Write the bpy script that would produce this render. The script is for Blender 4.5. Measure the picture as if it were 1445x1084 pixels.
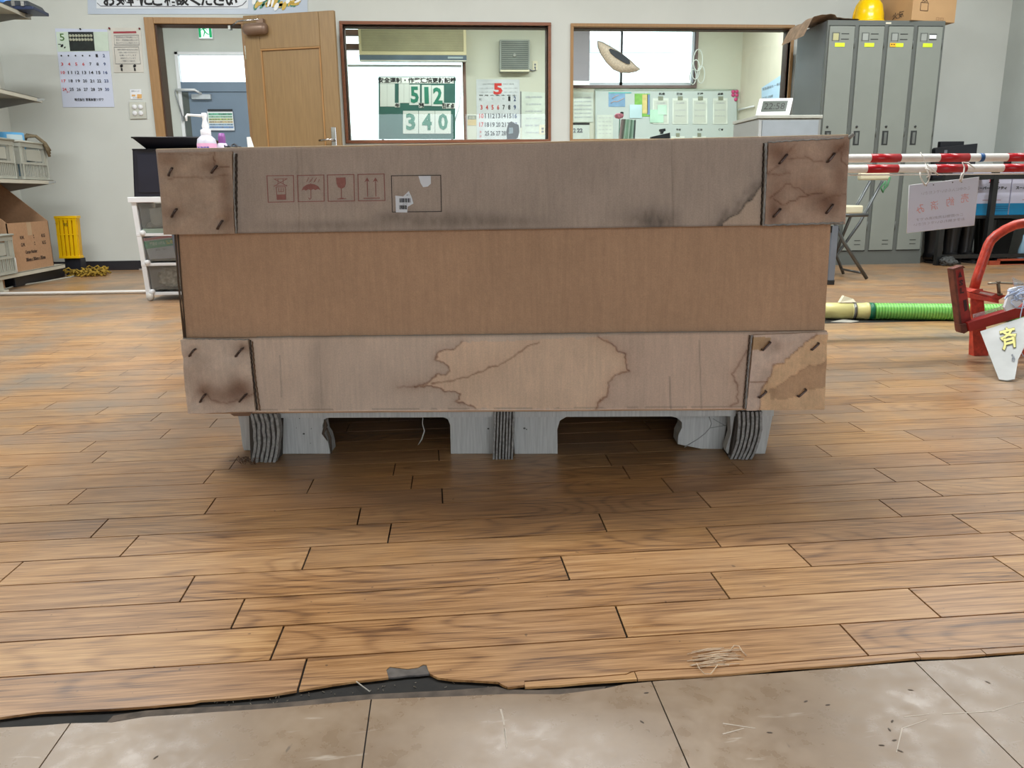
import bpy, math, random
import numpy as np
from mathutils import Vector, Matrix, noise as mnoise
random.seed(7); rng = np.random.default_rng(7)
for o in list(bpy.data.objects): bpy.data.objects.remove(o)
SC = bpy.context.scene; COL = SC.collection

# ------------------------------------------------------------ camera
FPX, YAW, PIT, ROL, CH = 1127.363, math.radians(4.85619), math.radians(13.37508), math.radians(-.59987), .57
def cam_axes():
    cy, sy, cp, sp, cr, sr = math.cos(YAW), math.sin(YAW), math.cos(PIT), math.sin(PIT), math.cos(ROL), math.sin(ROL)
    f = Vector((sy*cp, cy*cp, -sp)); rt = Vector((cy, -sy, 0)); up = rt.cross(f)
    return rt*cr + up*sr, -rt*sr + up*cr, f
RX, UX, FX = cam_axes(); CAM = Vector((0, 0, CH))
cd = bpy.data.cameras.new('camera'); co = bpy.data.objects.new('camera', cd); COL.objects.link(co)
cd.sensor_width = 36; cd.lens = FPX/1445*36; cd.clip_start = .02; cd.clip_end = 200
m = Matrix.Identity(4)
for i in range(3): m[i][0], m[i][1], m[i][2], m[i][3] = RX[i], UX[i], -FX[i], CAM[i]
co.matrix_world = m; SC.camera = co
def ray(px, py): return FX*FPX + RX*(px-722.5) - UX*(py-542)
def P(px, py, Y):                      # point of the place seen at this pixel, at depth Y
    d = ray(px, py); return CAM + d*(Y/d.y)
def G(px, py, Z=0):                    # point on the horizontal plane Z
    d = ray(px, py); return CAM + d*((Z-CH)/d.z)
def PX(px, py, X):
    d = ray(px, py); return CAM + d*(X/d.x)

# ------------------------------------------------------------ light
w = bpy.data.worlds.new('sky'); SC.world = w; w.use_nodes = True
bg = w.node_tree.nodes['Background']; bg.inputs[0].default_value = (.86, .93, 1, 1); bg.inputs[1].default_value = 3.7
def area(loc, sx, sy, power, rot=(0, 0, 0), color=(.98, 1, .985)):
    l = bpy.data.lights.new('ceiling_lamp_light', 'AREA'); l.shape = 'RECTANGLE'; l.size = sx; l.size_y = sy; l.energy = power; l.color = color
    o = bpy.data.objects.new('ceiling_lamp_light', l); COL.objects.link(o); o.location = loc; o.rotation_euler = rot
for x in (-2.2, .6, 3.4):
    for y, e_ in ((3.05, 74), (4.7, 44)): area((x, y, 3.05), 1.25, .24, e_)
area((.6, 8.3, 2.62), 2.2, .3, 56); area((2.6, 8.3, 2.62), 1.2, .3, 44)
area((-2.6, 9.2, 3.0), .9, .6, 70)
SC.view_settings.view_transform = 'Standard'; SC.view_settings.look = 'None'
SC.view_settings.exposure = 0.0; SC.view_settings.gamma = 1; SC.view_settings.use_curve_mapping = False

# ------------------------------------------------------------ helpers
def lin(c): 
    c = c/255; return c/12.92 if c <= .04045 else ((c+.055)/1.055)**2.4
def L3(rgb): return (lin(rgb[0]), lin(rgb[1]), lin(rgb[2]), 1)
class NT:
    def __init__(s, mt): s.t = mt.node_tree; s.n = s.t.nodes; s.l = s.t.links; s.b = s.n['Principled BSDF']; s.out = s.n['Material Output']
    def _set(s, sock, v):
        if isinstance(v, bpy.types.NodeSocket): s.l.new(v, sock)
        elif v is not None: sock.default_value = v
    def math(s, op, a, b=None, c=None):
        n = s.n.new('ShaderNodeMath'); n.operation = op
        for i, v in enumerate((a, b, c)):
            if v is not None: s._set(n.inputs[i], v)
        return n.outputs[0]
    def xyz(s, x, y, z):
        n = s.n.new('ShaderNodeCombineXYZ')
        for i, v in enumerate((x, y, z)): s._set(n.inputs[i], v)
        return n.outputs[0]
    def sep(s, v): n = s.n.new('ShaderNodeSeparateXYZ'); s._set(n.inputs[0], v); return n.outputs
    def noise(s, vec, scale=5, detail=2, rough=.5, dist=0):
        n = s.n.new('ShaderNodeTexNoise'); s._set(n.inputs['Vector'], vec); n.inputs['Scale'].default_value = scale
        n.inputs['Detail'].default_value = detail; n.inputs['Roughness'].default_value = rough; n.inputs['Distortion'].default_value = dist
        return n.outputs['Fac']
    def ramp(s, fac, stops):
        n = s.n.new('ShaderNodeValToRGB'); s._set(n.inputs[0], fac); e = n.color_ramp.elements
        while len(e) < len(stops): e.new(.5)
        for q, (p, c) in zip(e, stops): q.position = p; q.color = c if len(c) == 4 else (*c, 1)
        return n.outputs[0]
    def rng(s, v, a, b, c, d):
        n = s.n.new('ShaderNodeMapRange'); s._set(n.inputs[0], v)
        for i, q in enumerate((a, b, c, d)): n.inputs[i+1].default_value = q
        return n.outputs[0]
    def mix(s, fac, a, b, mode='MIX'):
        n = s.n.new('ShaderNodeMix'); n.data_type = 'RGBA'; n.blend_type = mode
        s._set(n.inputs[0], fac); s._set(n.inputs[6], a); s._set(n.inputs[7], b); return n.outputs[2]
    def geo(s): return s.n.new('ShaderNodeNewGeometry').outputs['Position']
    def bump(s, h, st=.2, dist=.002):
        n = s.n.new('ShaderNodeBump'); s._set(n.inputs['Height'], h); n.inputs['Strength'].default_value = st; n.inputs['Distance'].default_value = dist
        s.l.new(n.outputs[0], s.b.inputs['Normal'])
def M(name, rgb, rough=.6, metal=0, var=.12, scale=6, spec=.5, bump=0, bscale=200, alpha=1, emit=0, stretch=(1, 1, 1)):
    mt = bpy.data.materials.new(name); mt.use_nodes = True; k = NT(mt); b = k.b
    g = k.geo(); s_ = k.sep(g); v = k.xyz(k.math('MULTIPLY', s_[0], stretch[0]), k.math('MULTIPLY', s_[1], stretch[1]), k.math('MULTIPLY', s_[2], stretch[2]))
    n = k.noise(v, scale, 3)
    c = L3(rgb); lo = tuple(q*(1-var) for q in c[:3])+(1,); hi = tuple(min(1, q*(1+var)) for q in c[:3])+(1,)
    k.l.new(k.ramp(n, ((.3, lo), (.7, hi))), b.inputs['Base Color'])
    b.inputs['Roughness'].default_value = rough; b.inputs['Metallic'].default_value = metal
    b.inputs['Specular IOR Level'].default_value = spec; b.inputs['Alpha'].default_value = alpha
    if emit: b.inputs['Emission Color'].default_value = c; b.inputs['Emission Strength'].default_value = emit
    if bump: k.bump(k.noise(v, bscale, 2), bump, .001)
    return mt
def clear(name, tint=(1, 1, 1), rough=0, fac=1.0, white=0, wcol=(.9, .95, 1)):
    mt = bpy.data.materials.new(name); mt.use_nodes = True; k = NT(mt); n = k.n
    t = n.new('ShaderNodeBsdfTransparent'); t.inputs[0].default_value = (*tint, 1)
    gl = n.new('ShaderNodeBsdfGlossy'); gl.inputs['Roughness'].default_value = rough
    fr = n.new('ShaderNodeFresnel'); fr.inputs[0].default_value = 1.5
    mx = n.new('ShaderNodeMixShader'); k.l.new(k.math('MULTIPLY', fr.outputs[0], fac), mx.inputs[0]); k.l.new(t.outputs[0], mx.inputs[1]); k.l.new(gl.outputs[0], mx.inputs[2])
    last = mx.outputs[0]
    if white:
        d = n.new('ShaderNodeBsdfDiffuse'); d.inputs[0].default_value = (*wcol, 1)
        m2 = n.new('ShaderNodeMixShader'); m2.inputs[0].default_value = white; k.l.new(last, m2.inputs[1]); k.l.new(d.outputs[0], m2.inputs[2]); last = m2.outputs[0]
    k.l.new(last, k.out.inputs[0]); return mt

_txt = {}
def text_geo(body, bold=0.0):
    key = (body, bold)
    if key in _txt: return _txt[key]
    c = bpy.data.curves.new('t', 'FONT'); c.body = body; c.resolution_u = 2; c.offset = bold
    o = bpy.data.objects.new('t', c); COL.objects.link(o)
    dg = bpy.context.evaluated_depsgraph_get(); dg.update()
    me = bpy.data.meshes.new_from_object(o.evaluated_get(dg))
    V = [(v.co.x, v.co.y) for v in me.vertices]; F = [list(p.vertices) for p in me.polygons]
    bpy.data.objects.remove(o); bpy.data.curves.remove(c); bpy.data.meshes.remove(me)
    xs = [v[0] for v in V]; ys = [v[1] for v in V]
    r = (V, F, min(xs), max(xs), min(ys), max(ys)); _txt[key] = r; return r

class MB:
    def __init__(s): s.v = []; s.f = []; s.m = []; s.sm = []
    def add(s, V, F, mi=0, sm=False):
        k = len(s.v); s.v += [tuple(q) for q in V]; s.f += [[k+i for i in f] for f in F]; s.m += [mi]*len(F); s.sm += [sm]*len(F); return s
    def box(s, a, b, mi=0):
        x0, y0, z0 = (min(a[i], b[i]) for i in range(3)); x1, y1, z1 = (max(a[i], b[i]) for i in range(3))
        return s.add([(x0,y0,z0),(x1,y0,z0),(x1,y1,z0),(x0,y1,z0),(x0,y0,z1),(x1,y0,z1),(x1,y1,z1),(x0,y1,z1)],
            [(3,2,1,0),(4,5,6,7),(0,1,5,4),(1,2,6,5),(2,3,7,6),(3,0,4,7)], mi)
    def hexa(s, f4, b4, mi=0):          # front quad and back quad (any 8 corners)
        return s.add(list(f4)+list(b4), [(0,1,2,3),(7,6,5,4),(0,4,5,1),(1,5,6,2),(2,6,7,3),(3,7,4,0)], mi)
    def prism(s, poly, vec, mi=0):      # polygon extruded along vec
        n = len(poly); v = Vector(vec); A = [Vector(p) for p in poly]
        s.add(A + [p+v for p in A], [list(range(n)), list(range(2*n-1, n-1, -1))] + [(i, i+n, (i+1) % n+n, (i+1) % n) for i in range(n)], mi); return s
    def tube(s, pts, r, n=8, mi=0, closed=False, cap=True):
        pts = [Vector(p) for p in pts]; N = len(pts); V = []; F = []
        rr = r if isinstance(r, (list, tuple)) else [r]*N; prev = None
        for i, p in enumerate(pts):
            t = (pts[(i+1) % N]-pts[i-1]) if closed else (pts[min(i+1, N-1)]-pts[max(i-1, 0)])
            t = t.normalized() if t.length > 1e-9 else Vector((0, 0, 1))
            if prev is None: u = t.orthogonal().normalized()
            else: u = prev - t*prev.dot(t); u = u.normalized() if u.length > 1e-6 else t.orthogonal().normalized()
            prev = u; w_ = t.cross(u)
            for k in range(n): a = 2*math.pi*k/n; V.append(p+(u*math.cos(a)+w_*math.sin(a))*rr[i])
        for i in range(N if closed else N-1):
            for k in range(n): j = (i+1) % N; F.append((i*n+k, i*n+(k+1) % n, j*n+(k+1) % n, j*n+k))
        if cap and not closed: F += [list(range(n-1, -1, -1)), list(range((N-1)*n, N*n))]
        return s.add(V, F, mi, True)
    def lathe(s, prof, c, axis=(0, 0, 1), n=20, mi=0, sy=1):
        ax = Vector(axis).normalized(); u = ax.orthogonal().normalized(); w_ = ax.cross(u); c = Vector(c); V = []; F = []
        for (r, h) in prof:
            for k in range(n): a = 2*math.pi*k/n; V.append(c+ax*h+u*(r*math.cos(a))+w_*(r*math.sin(a)*sy))
        for i in range(len(prof)-1):
            for k in range(n): F.append((i*n+k, i*n+(k+1) % n, (i+1)*n+(k+1) % n, (i+1)*n+k))
        return s.add(V, F, mi, True)
    def text(s, body, c, wd, ht, right=(1, 0, 0), up=(0, 0, 1), bold=0.0, mi=0):
        V, F, x0, x1, y0, y1 = text_geo(body, bold); r = Vector(right).normalized(); u = Vector(up).normalized(); c = Vector(c)
        if ht is None: ht = wd*(y1-y0)/(x1-x0)
        if wd is None: wd = ht*(x1-x0)/(y1-y0)
        return s.add([c+r*(((x-x0)/(x1-x0)-.5)*wd)+u*(((y-y0)/(y1-y0)-.5)*ht) for x, y in V], F, mi)
    def grid(s, fn, nu, nv, mi=0, sm=True):
        V = [fn(i/nu, j/nv) for j in range(nv+1) for i in range(nu+1)]
        return s.add(V, [(j*(nu+1)+i, j*(nu+1)+i+1, (j+1)*(nu+1)+i+1, (j+1)*(nu+1)+i) for j in range(nv) for i in range(nu)], mi, sm)
def inv(root): return Matrix.Rotation(-root.rotation_euler.z, 4, 'Z') @ Matrix.Translation(-root.location)
def rootof(o):
    while o.parent: o = o.parent
    return o
def part(name, mb, mats, parent=None, world=True, bev=0, label=None, kind=None):
    me = bpy.data.meshes.new(name)
    V = mb.v
    if parent is not None and world: T = inv(rootof(parent)); V = [T @ Vector(p) for p in V]
    me.from_pydata([tuple(p) for p in V], [], mb.f)
    if not isinstance(mats, (list, tuple)): mats = [mats]
    for q in mats: me.materials.append(q)
    me.polygons.foreach_set('material_index', mb.m); me.polygons.foreach_set('use_smooth', mb.sm); me.update()
    o = bpy.data.objects.new(name, me); COL.objects.link(o)
    if parent is not None: o.parent = parent
    if bev: b = o.modifiers.new('b', 'BEVEL'); b.width = bev; b.segments = 2; b.limit_method = 'ANGLE'; b.angle_limit = .7
    if label: o['label'] = label
    if kind: o['kind'] = kind
    return o
def tag(o, label, cat, group=None):
    o['label'] = label; o['category'] = cat
    if group: o['group'] = group
    return o
def thing(name, label, cat, loc=(0, 0, 0), rotz=0, group=None):
    o = bpy.data.objects.new(name, None); COL.objects.link(o); o.location = loc; o.rotation_euler = (0, 0, rotz); o.empty_display_size = .05
    return tag(o, label, cat, group)
def one(name, mb, mats, label, cat, group=None, bev=0): return tag(part(name, mb, mats, bev=bev), label, cat, group)
def struct(name, mb, mats, parent=None, bev=0): return part(name, mb, mats, parent, kind='structure' if parent is None else None, bev=bev)
def fix_normals(o):
    import bmesh
    bm = bmesh.new(); bm.from_mesh(o.data); bmesh.ops.recalc_face_normals(bm, faces=bm.faces); bm.to_mesh(o.data); bm.free()

# ------------------------------------------------------------ materials
WALL = M('plaster', (204, 208, 203), .85, var=.03, scale=2.5, bump=.15, bscale=260)
CEIL = M('ceiling_board', (150, 150, 146), .9, var=.02)
OFFW = M('office_plaster', (206, 208, 194), .85, var=.03, scale=2)
DKBASE = M('dark_vinyl_base', (38, 38, 44), .5)
FRAMEB = M('brown_window_frame', (128, 78, 50), .45, var=.15, scale=8, stretch=(1, 1, 12))
FRAMEO = M('oak_trim', (160, 124, 82), .45, var=.1, scale=8, stretch=(8, 8, 1))
DOORW = M('oak_door', (148, 120, 82), .42, var=.09, scale=7, stretch=(9, 9, .8))
DARKREV = M('dark_reveal', (70, 48, 36), .6)
GLASS = clear('window_glass', (.96, 1, .985))
STEELG = M('grey_painted_steel', (150, 154, 152), .38, var=.03)
LOCK = M('locker_paint', (132, 138, 132), .42, var=.03)
LOCKD = M('locker_frame_paint', (96, 101, 98), .4, var=.03)
LOCKSIDE = M('locker_side_paint', (104, 110, 114), .25, var=.04)
DOORG = M('grey_steel_door', (112, 130, 150), .5, var=.03)
ALU = M('aluminium', (190, 192, 196), .3, metal=.8, var=.04)
CHROME = M('chrome', (210, 210, 212), .15, metal=1, var=.03)
WHITEP = M('white_plastic', (232, 234, 238), .4, var=.02)
PAPER = M('white_paper', (232, 236, 242), .8, var=.02)
CREAMP = M('cream_plastic', (222, 216, 190), .45, var=.03)
BLACKP = M('black_plastic', (28, 30, 38), .45, var=.1)
BLACK = M('black_rubber', (22, 23, 25), .5, var=.2)
BLACKM = M('black_metal', (26, 27, 28), .4, var=.1)
INK = M('black_ink', (28, 28, 32), .7)
GREYINK = M('grey_ink', (120, 124, 132), .7)
PALEINK = M('pale_grey_ink', (178, 182, 196), .7)
PALERED = M('pale_red_ink', (226, 168, 166), .7)
REDINK = M('red_ink', (206, 60, 56), .7)
BLUEINK = M('blue_ink', (50, 70, 120), .7)
KRAFT = M('kraft_board', (172, 136, 104), .85, var=.07, scale=60)
YELLOW = M('yellow_plastic', (236, 190, 10), .35, var=.04)
REDP = M('red_paint', (186, 62, 44), .42, var=.3, scale=55)
RUST = M('rusty_dark_steel', (104, 52, 40), .6, var=.4, scale=40)
WHITEPOLE = M('white_pole_paint', (232, 230, 226), .3, var=.03, scale=20)
REDPOLE = M('red_pole_tape', (176, 22, 34), .3, var=.06, scale=20)
GREENINK = M('green_ink', (36, 120, 96), .7)
BOARDG = M('green_board', (44, 92, 84), .6, var=.1)
SHELFM = M('shelf_enamel', (196, 194, 180), .4, var=.05)

def wood_nodes(k, seed, pos, far=False):
    s = k.sep(pos); x = k.math('ADD', s[0], k.math('MULTIPLY', seed, 9.7)); y = k.math('ADD', k.math('SUBTRACT', s[1], k.math('MULTIPLY', s[0], .012)), k.math('MULTIPLY', seed, 5.3))
    fine = k.noise(k.xyz(k.math('MULTIPLY', x, 5), k.math('MULTIPLY', y, 150), seed), 1, 4, .65)
    broad = k.noise(k.xyz(k.math('MULTIPLY', x, 2.6), k.math('MULTIPLY', y, 22), seed), 1, 3, .55)
    warp = k.noise(k.xyz(k.math('MULTIPLY', x, 2.0), k.math('MULTIPLY', y, 9), k.math('MULTIPLY', seed, 3)), 1, 1, .4)
    rings = k.math('SINE', k.math('ADD', k.math('MULTIPLY', warp, 95), k.math('MULTIPLY', y, 170)))
    rings = k.math('POWER', k.rng(rings, -1, 1, 0, 1), 4.0)
    pore = k.noise(k.xyz(k.math('MULTIPLY', x, 14), k.math('MULTIPLY', y, 420), seed), 1, 2, .6)
    v = k.math('ADD', k.math('ADD', k.math('MULTIPLY', fine, .52), k.math('MULTIPLY', pore, .38)), k.math('MULTIPLY', broad, .14))
    v = k.math('SUBTRACT', v, k.math('MULTIPLY', rings, k.rng(k.noise(k.xyz(k.math('MULTIPLY', x, 1.3), k.math('MULTIPLY', seed, 11), 0), 1, 0), .40, .60, .01, .085)))
    tone = k.math('ADD', v, k.math('MULTIPLY', k.math('SUBTRACT', k.math('FRACT', k.math('MULTIPLY', seed, 17.31)), .5), .08))
    base = k.ramp(tone, ((.34, L3((106, 74, 46))), (.44, L3((164, 125, 82))), (.54, L3((194, 154, 108))), (.66, L3((218, 182, 136)))))
    red = k.mix(k.math('FRACT', k.math('MULTIPLY', seed, 7.77)), L3((240, 226, 216)), L3((255, 242, 218)))
    base = k.mix(1, base, red, 'MULTIPLY')
    dirt_shade = k.noise(pos, 3.2, 4, .6)
    base = k.mix(k.math('MULTIPLY', k.rng(dirt_shade, .40, .68, .16, .62), k.rng(s[1], .9, 2.3, .12, 1.5)), base, L3((128, 116, 103)))  # dirt noise; the depth ramp paints the greyer, dimmer light of the far floor
    sp = k.noise(pos, 90, 1, .5)
    base = k.mix(k.rng(sp, .76, .8, 0, .55), base, L3((60, 44, 36)))
    return base, fine, dirt_shade
def wood_material(far):
    mt = bpy.data.materials.new('wood_print_vinyl_far' if far else 'wood_print_vinyl'); mt.use_nodes = True; k = NT(mt)
    pos = k.geo(); s = k.sep(pos)
    if far:
        row = k.math('DIVIDE', k.math('SUBTRACT', k.math('SUBTRACT', s[1], k.math('MULTIPLY', s[0], .012)), .844), .0838)
        ri = k.math('FLOOR', row); fr = k.math('FRACT', row)
        offs = k.math('FRACT', k.math('MULTIPLY', ri, .381)); col = k.math('ADD', k.math('DIVIDE', s[0], .452), offs)
        ci = k.math('FLOOR', col); fc = k.math('FRACT', col)
        wn = k.n.new('ShaderNodeTexWhiteNoise'); wn.noise_dimensions = '2D'; k.l.new(k.xyz(ri, ci, 0), wn.inputs['Vector']); seed = wn.outputs['Value']
    else:
        a = k.n.new('ShaderNodeAttribute'); a.attribute_type = 'OBJECT'; a.attribute_name = 'seed'; seed = a.outputs['Fac']
    base, fine, dirt_shade = wood_nodes(k, seed, pos)
    if far:
        l1 = k.math('LESS_THAN', fr, .045); l2 = k.math('LESS_THAN', fc, .006); ln = k.math('MAXIMUM', l1, l2)
        base = k.mix(k.math('MULTIPLY', ln, .75), base, L3((52, 38, 30)))
    k.l.new(base, k.b.inputs['Base Color'])
    k.l.new(k.math('ADD', k.rng(fine, .3, .7, .27, .36), k.rng(dirt_shade, .4, .7, 0, .12)), k.b.inputs['Roughness'])
    k.b.inputs['Specular IOR Level'].default_value = .5
    k.bump(fine, .12, .0006); return mt
WOOD = wood_material(False); WOODFAR = wood_material(True)
def tile_material():
    mt = bpy.data.materials.new('beige_floor_tile'); mt.use_nodes = True; k = NT(mt); pos = k.geo(); s = k.sep(pos)
    n1 = k.noise(pos, 5, 5, .6, .8); n2 = k.noise(pos, 28, 4, .65)
    c = k.ramp(k.math('ADD', k.math('MULTIPLY', n1, .65), k.math('MULTIPLY', n2, .35)), ((.3, L3((136, 114, 92))), (.5, L3((149, 126, 102))), (.7, L3((162, 139, 114)))))
    sc = k.noise(k.xyz(k.math('MULTIPLY', s[0], 70), k.math('MULTIPLY', s[1], 26), 0), 1, 2, .5)
    c = k.mix(k.rng(sc, .74, .78, 0, .6), c, L3((78, 66, 56)))
    sc2 = k.noise(k.xyz(k.math('MULTIPLY', s[0], 12), k.math('MULTIPLY', s[1], 60), 4), 1, 3, .6, .5)
    c = k.mix(k.rng(sc2, .66, .74, 0, .5), c, L3((214, 202, 188)))
    k.l.new(c, k.b.inputs['Base Color']); k.l.new(k.rng(n2, .3, .7, .22, .40), k.b.inputs['Roughness'])
    k.bump(n1, .15, .003); return mt
TILE = tile_material()
ADH = M('black_adhesive', (26, 24, 22), .8, var=.5, scale=40, bump=.6, bscale=90)
ADHG = M('grey_adhesive_crust', (92, 80, 70), .8, var=.4, scale=50, bump=.5, bscale=120)
BACKG = M('grey_vinyl_backing', (98, 92, 88), .8, var=.3, scale=60, bump=.5, bscale=150)

# ------------------------------------------------------------ the floor
D = 6.8
fl = struct('floor', MB().box((-3.4, .5, -.12), (4.9, 12, -.0045)).box((-3.4, -3.2, -.12), (4.9, .5, -.02)), ADH)
NEARROWS = 20
def rowline(k, x): return .844 + .0838*k + .012*x
y_far = rowline(NEARROWS, 0)
struct('vinyl_sheet', MB().add([(-3.4, rowline(NEARROWS, -3.4), 0), (4.9, rowline(NEARROWS, 4.9), 0), (4.9, 11.6, 0), (-3.4, 11.6, 0)], [(0, 1, 2, 3)])
       .add([(-3.4, rowline(NEARROWS, -3.4), -.003), (4.9, rowline(NEARROWS, 4.9), -.003), (4.9, 11.6, -.003), (-3.4, 11.6, -.003)], [(3, 2, 1, 0)]), WOODFAR, fl)
def gp(pts, z=0): return [G(x, y, z) for x, y in pts]
edge = [(-60, 1017), (0, 1013), (52.6, 1005.7), (110, 1003), (157.8, 1001), (215, 997), (273, 991.5), (282, 989), (330, 986), (380, 981.5), (421, 974.7), (470, 966.5), (498.4, 962.3), (525, 959.5), (548, 956.7),
        (545, 946), (550, 941.5), (562, 943), (575, 944.5), (590, 942.5), (597, 938.5), (602, 939), (604, 946), (607, 951.5), (617.4, 956.7), (636.8, 959.5), (660, 960.5), (703, 963), (709, 967), (717, 970.5), (740, 967.5)]
seam = [(740, 961.5), (790, 957.5), (840, 955), (884, 951.3), (890, 948.5), (902, 946.5), (960, 944), (1000, 942.5), (1100, 935.5), (1180, 929), (1294.7, 920.3), (1370, 916.5), (1445, 911.8), (1560, 905)]
vedge2 = [(740, 969.7), (790, 967), (830, 963), (899.4, 958.6), (960, 955.5), (1030, 951), (1100, 944.2), (1180, 939), (1294.7, 928.2), (1345, 927), (1400, 922.5), (1445, 919.4), (1560, 912)]
lower = [(-70, 1034), (0, 1027), (60, 1024), (95, 1021), (158, 1019.6), (205, 1011.8), (290, 1006), (380, 1000), (450, 994), (523, 987), (580, 985), (637, 983), (717, 979.5), (790, 980), (852, 972), (880, 966), (924, 961.5), (1000, 956), (1100, 949.7), (1180, 943), (1298, 933.5), (1370, 930), (1445, 924), (1560, 916)]
def interp(poly, x):
    for (a, b), (c, d) in zip(poly, poly[1:]):
        if a <= x <= c: return b + (d-b)*(x-a)/(c-a)
    return poly[-1][1] if x > poly[-1][0] else poly[0][1]
def plank(poly, seed):
    o = part('plank', MB().prism([(p[0], p[1], -.003) for p in poly], (0, 0, .003)), WOOD, fl); fix_normals(o); o['seed'] = seed
GAP = .0014
def cutx(poly, xa, xb):                 # part of a world polyline between two X values
    out = []
    for a, b in zip(poly, poly[1:]):
        for p in (a,):
            if xa < p.x < xb: out.append(p)
        for xc in (xa, xb):
            if a.x < xc <= b.x: out.append(a + (b-a)*((xc-a.x)/(b.x-a.x)))
    out.sort(key=lambda p: p.x) if False else None
    return out
W0 = [Vector((-2.3, .815, 0))]+gp(edge); WS = gp(seam)+[Vector((2.7, .876, 0))]; WV = gp(vedge2)+[Vector((2.7, .864, 0))]
def clip_poly(line, xa, xb):
    res = []
    inside = lambda p: xa <= p.x <= xb
    for a, b in zip(line, line[1:]):
        if inside(a): res.append(a)
        cr = []
        for xc in (xa, xb):
            if (a.x-xc)*(b.x-xc) < 0: cr.append((xc-a.x)/(b.x-a.x))
        for t in sorted(cr): res.append(a+(b-a)*t)
    if inside(line[-1]): res.append(line[-1])
    return res
row0 = W0 + WS
j0 = [-2.2, -1.6, -.9, -.186, .52, .95, 1.6, 2.6]
for a, b in zip(j0, j0[1:]):
    lowp = clip_poly(row0, a+GAP, b-GAP)
    xs0, xs1 = lowp[0].x, lowp[-1].x
    plank([(p.x, p.y+.0008) for p in lowp] + [(xs1, rowline(1, xs1)-GAP), (xs0, rowline(1, xs0)-GAP)], random.random())
# the narrow strip past the seam
def wx(px, py): return G(px, py).x
cuts = [WV[0].x, wx(899.4, 958), wx(1296, 925), wx(1388, 920), 1.5, 2.6]
for a, b in zip(cuts, cuts[1:]):
    up_ = clip_poly(WS, a+.0006, b-.0006); dn = clip_poly(WV, a+.0006, b-.0006)
    plank([(p.x, p.y) for p in dn] + [(p.x, p.y-.0012) for p in reversed(up_)], random.random())
joints = {1: [-.69, -.232, .228, .666, 1.12], 2: [-.76, -.301, .398, .86, 1.3], 3: [-.85, -.394, .178, .56, .952], 4: [-.69, -.234, .444, .90, 1.35], 5: [-.54, -.106, .27, .808, 1.26],
          6: [-.62, -.165, .483, .94, 1.39], 7: [-.90, -.452, -.013, .436, .894], 8: [-1.19, -.73, -.28, -.076, .37, .61, 1.064], 9: [-.95, -.501, -.116, .35, .843, 1.29], 10: [-1.37, -.92, -.47, -.02, .43, .66, 1.109],
          11: [-1.24, -.787, -.34, .11, .56, 1.01], 12: [-1.3, -.847, -.4, .05, .5, .95, 1.4], 13: [-1.15, -.697, -.25, .2, .65, 1.1, 1.55]}
for k in range(1, NEARROWS):
    xl, xr = (-2.0, 2.3) if k > 8 else (-1.75, 2.2)
    js = joints.get(k)
    if js is None: o_ = (k*.381) % 1; js = [(i-o_)*.452 for i in range(-4, 7)]
    js = list(js)
    while js[0] > xl: js.insert(0, js[0]-.45)
    while js[-1] < xr: js.append(js[-1]+.45)
    js = [-2.3] + [q for q in js if q > -2.2]; js = [q for q in js if q < 2.65] + [2.75]
    for a, b in zip(js, js[1:]):
        g = GAP if k < 8 else GAP*.8
        sk = .002*math.sin(k*1.7)
        plank([(a+g, rowline(k, a)+g), (b-g, rowline(k, b)+g), (b-g+sk, rowline(k+1, b)-g), (a+g+sk, rowline(k+1, a)-g)], random.random())
# side filler of near rows, outside the picture
struct('vinyl_margin', MB().box((-3.4, .83, -.003), (-2.30, rowline(NEARROWS, 0)-.03, -.0003)).box((2.75, .88, -.003), (4.9, rowline(NEARROWS, 0)+.02, -.0003)), WOODFAR, fl)
# tiles
LW = [Vector((-2.4, .806, -.0025))]+gp(lower, -.0025)+[Vector((2.7, .868, -.0025))]; tx = [-2.106, -1.771, -1.436, -1.101, -.766, -.431, -.098, .236, .572, .907, 1.242, 1.577, 1.912, 2.247, 2.58]
for a, b in zip(tx, tx[1:]):
    top = clip_poly(LW, a+.0008, b-.0008)
    if len(top) < 2: continue
    x0_, x1_ = top[0].x, top[-1].x
    for (ya, yb) in ((.5, None), (.165, .4985), (-.17, .1635)):
        pts = [(x0_, ya, -.006), (x1_, ya, -.006)] + ([(p.x, p.y, -.006) for p in reversed(top)] if yb is None else [(x1_, yb, -.006), (x0_, yb, -.006)])
        o = part('tile', MB().prism(pts, (0, 0, .0035)), TILE, fl); fix_normals(o)
struct('concrete_apron', MB().box((-3.4, -3.2, -.02), (4.9, -.18, -.004)).box((-3.4, -.17, -.02), (-2.11, .82, -.004)).box((2.585, -.17, -.02), (4.9, .86, -.004)), TILE, fl)
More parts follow.
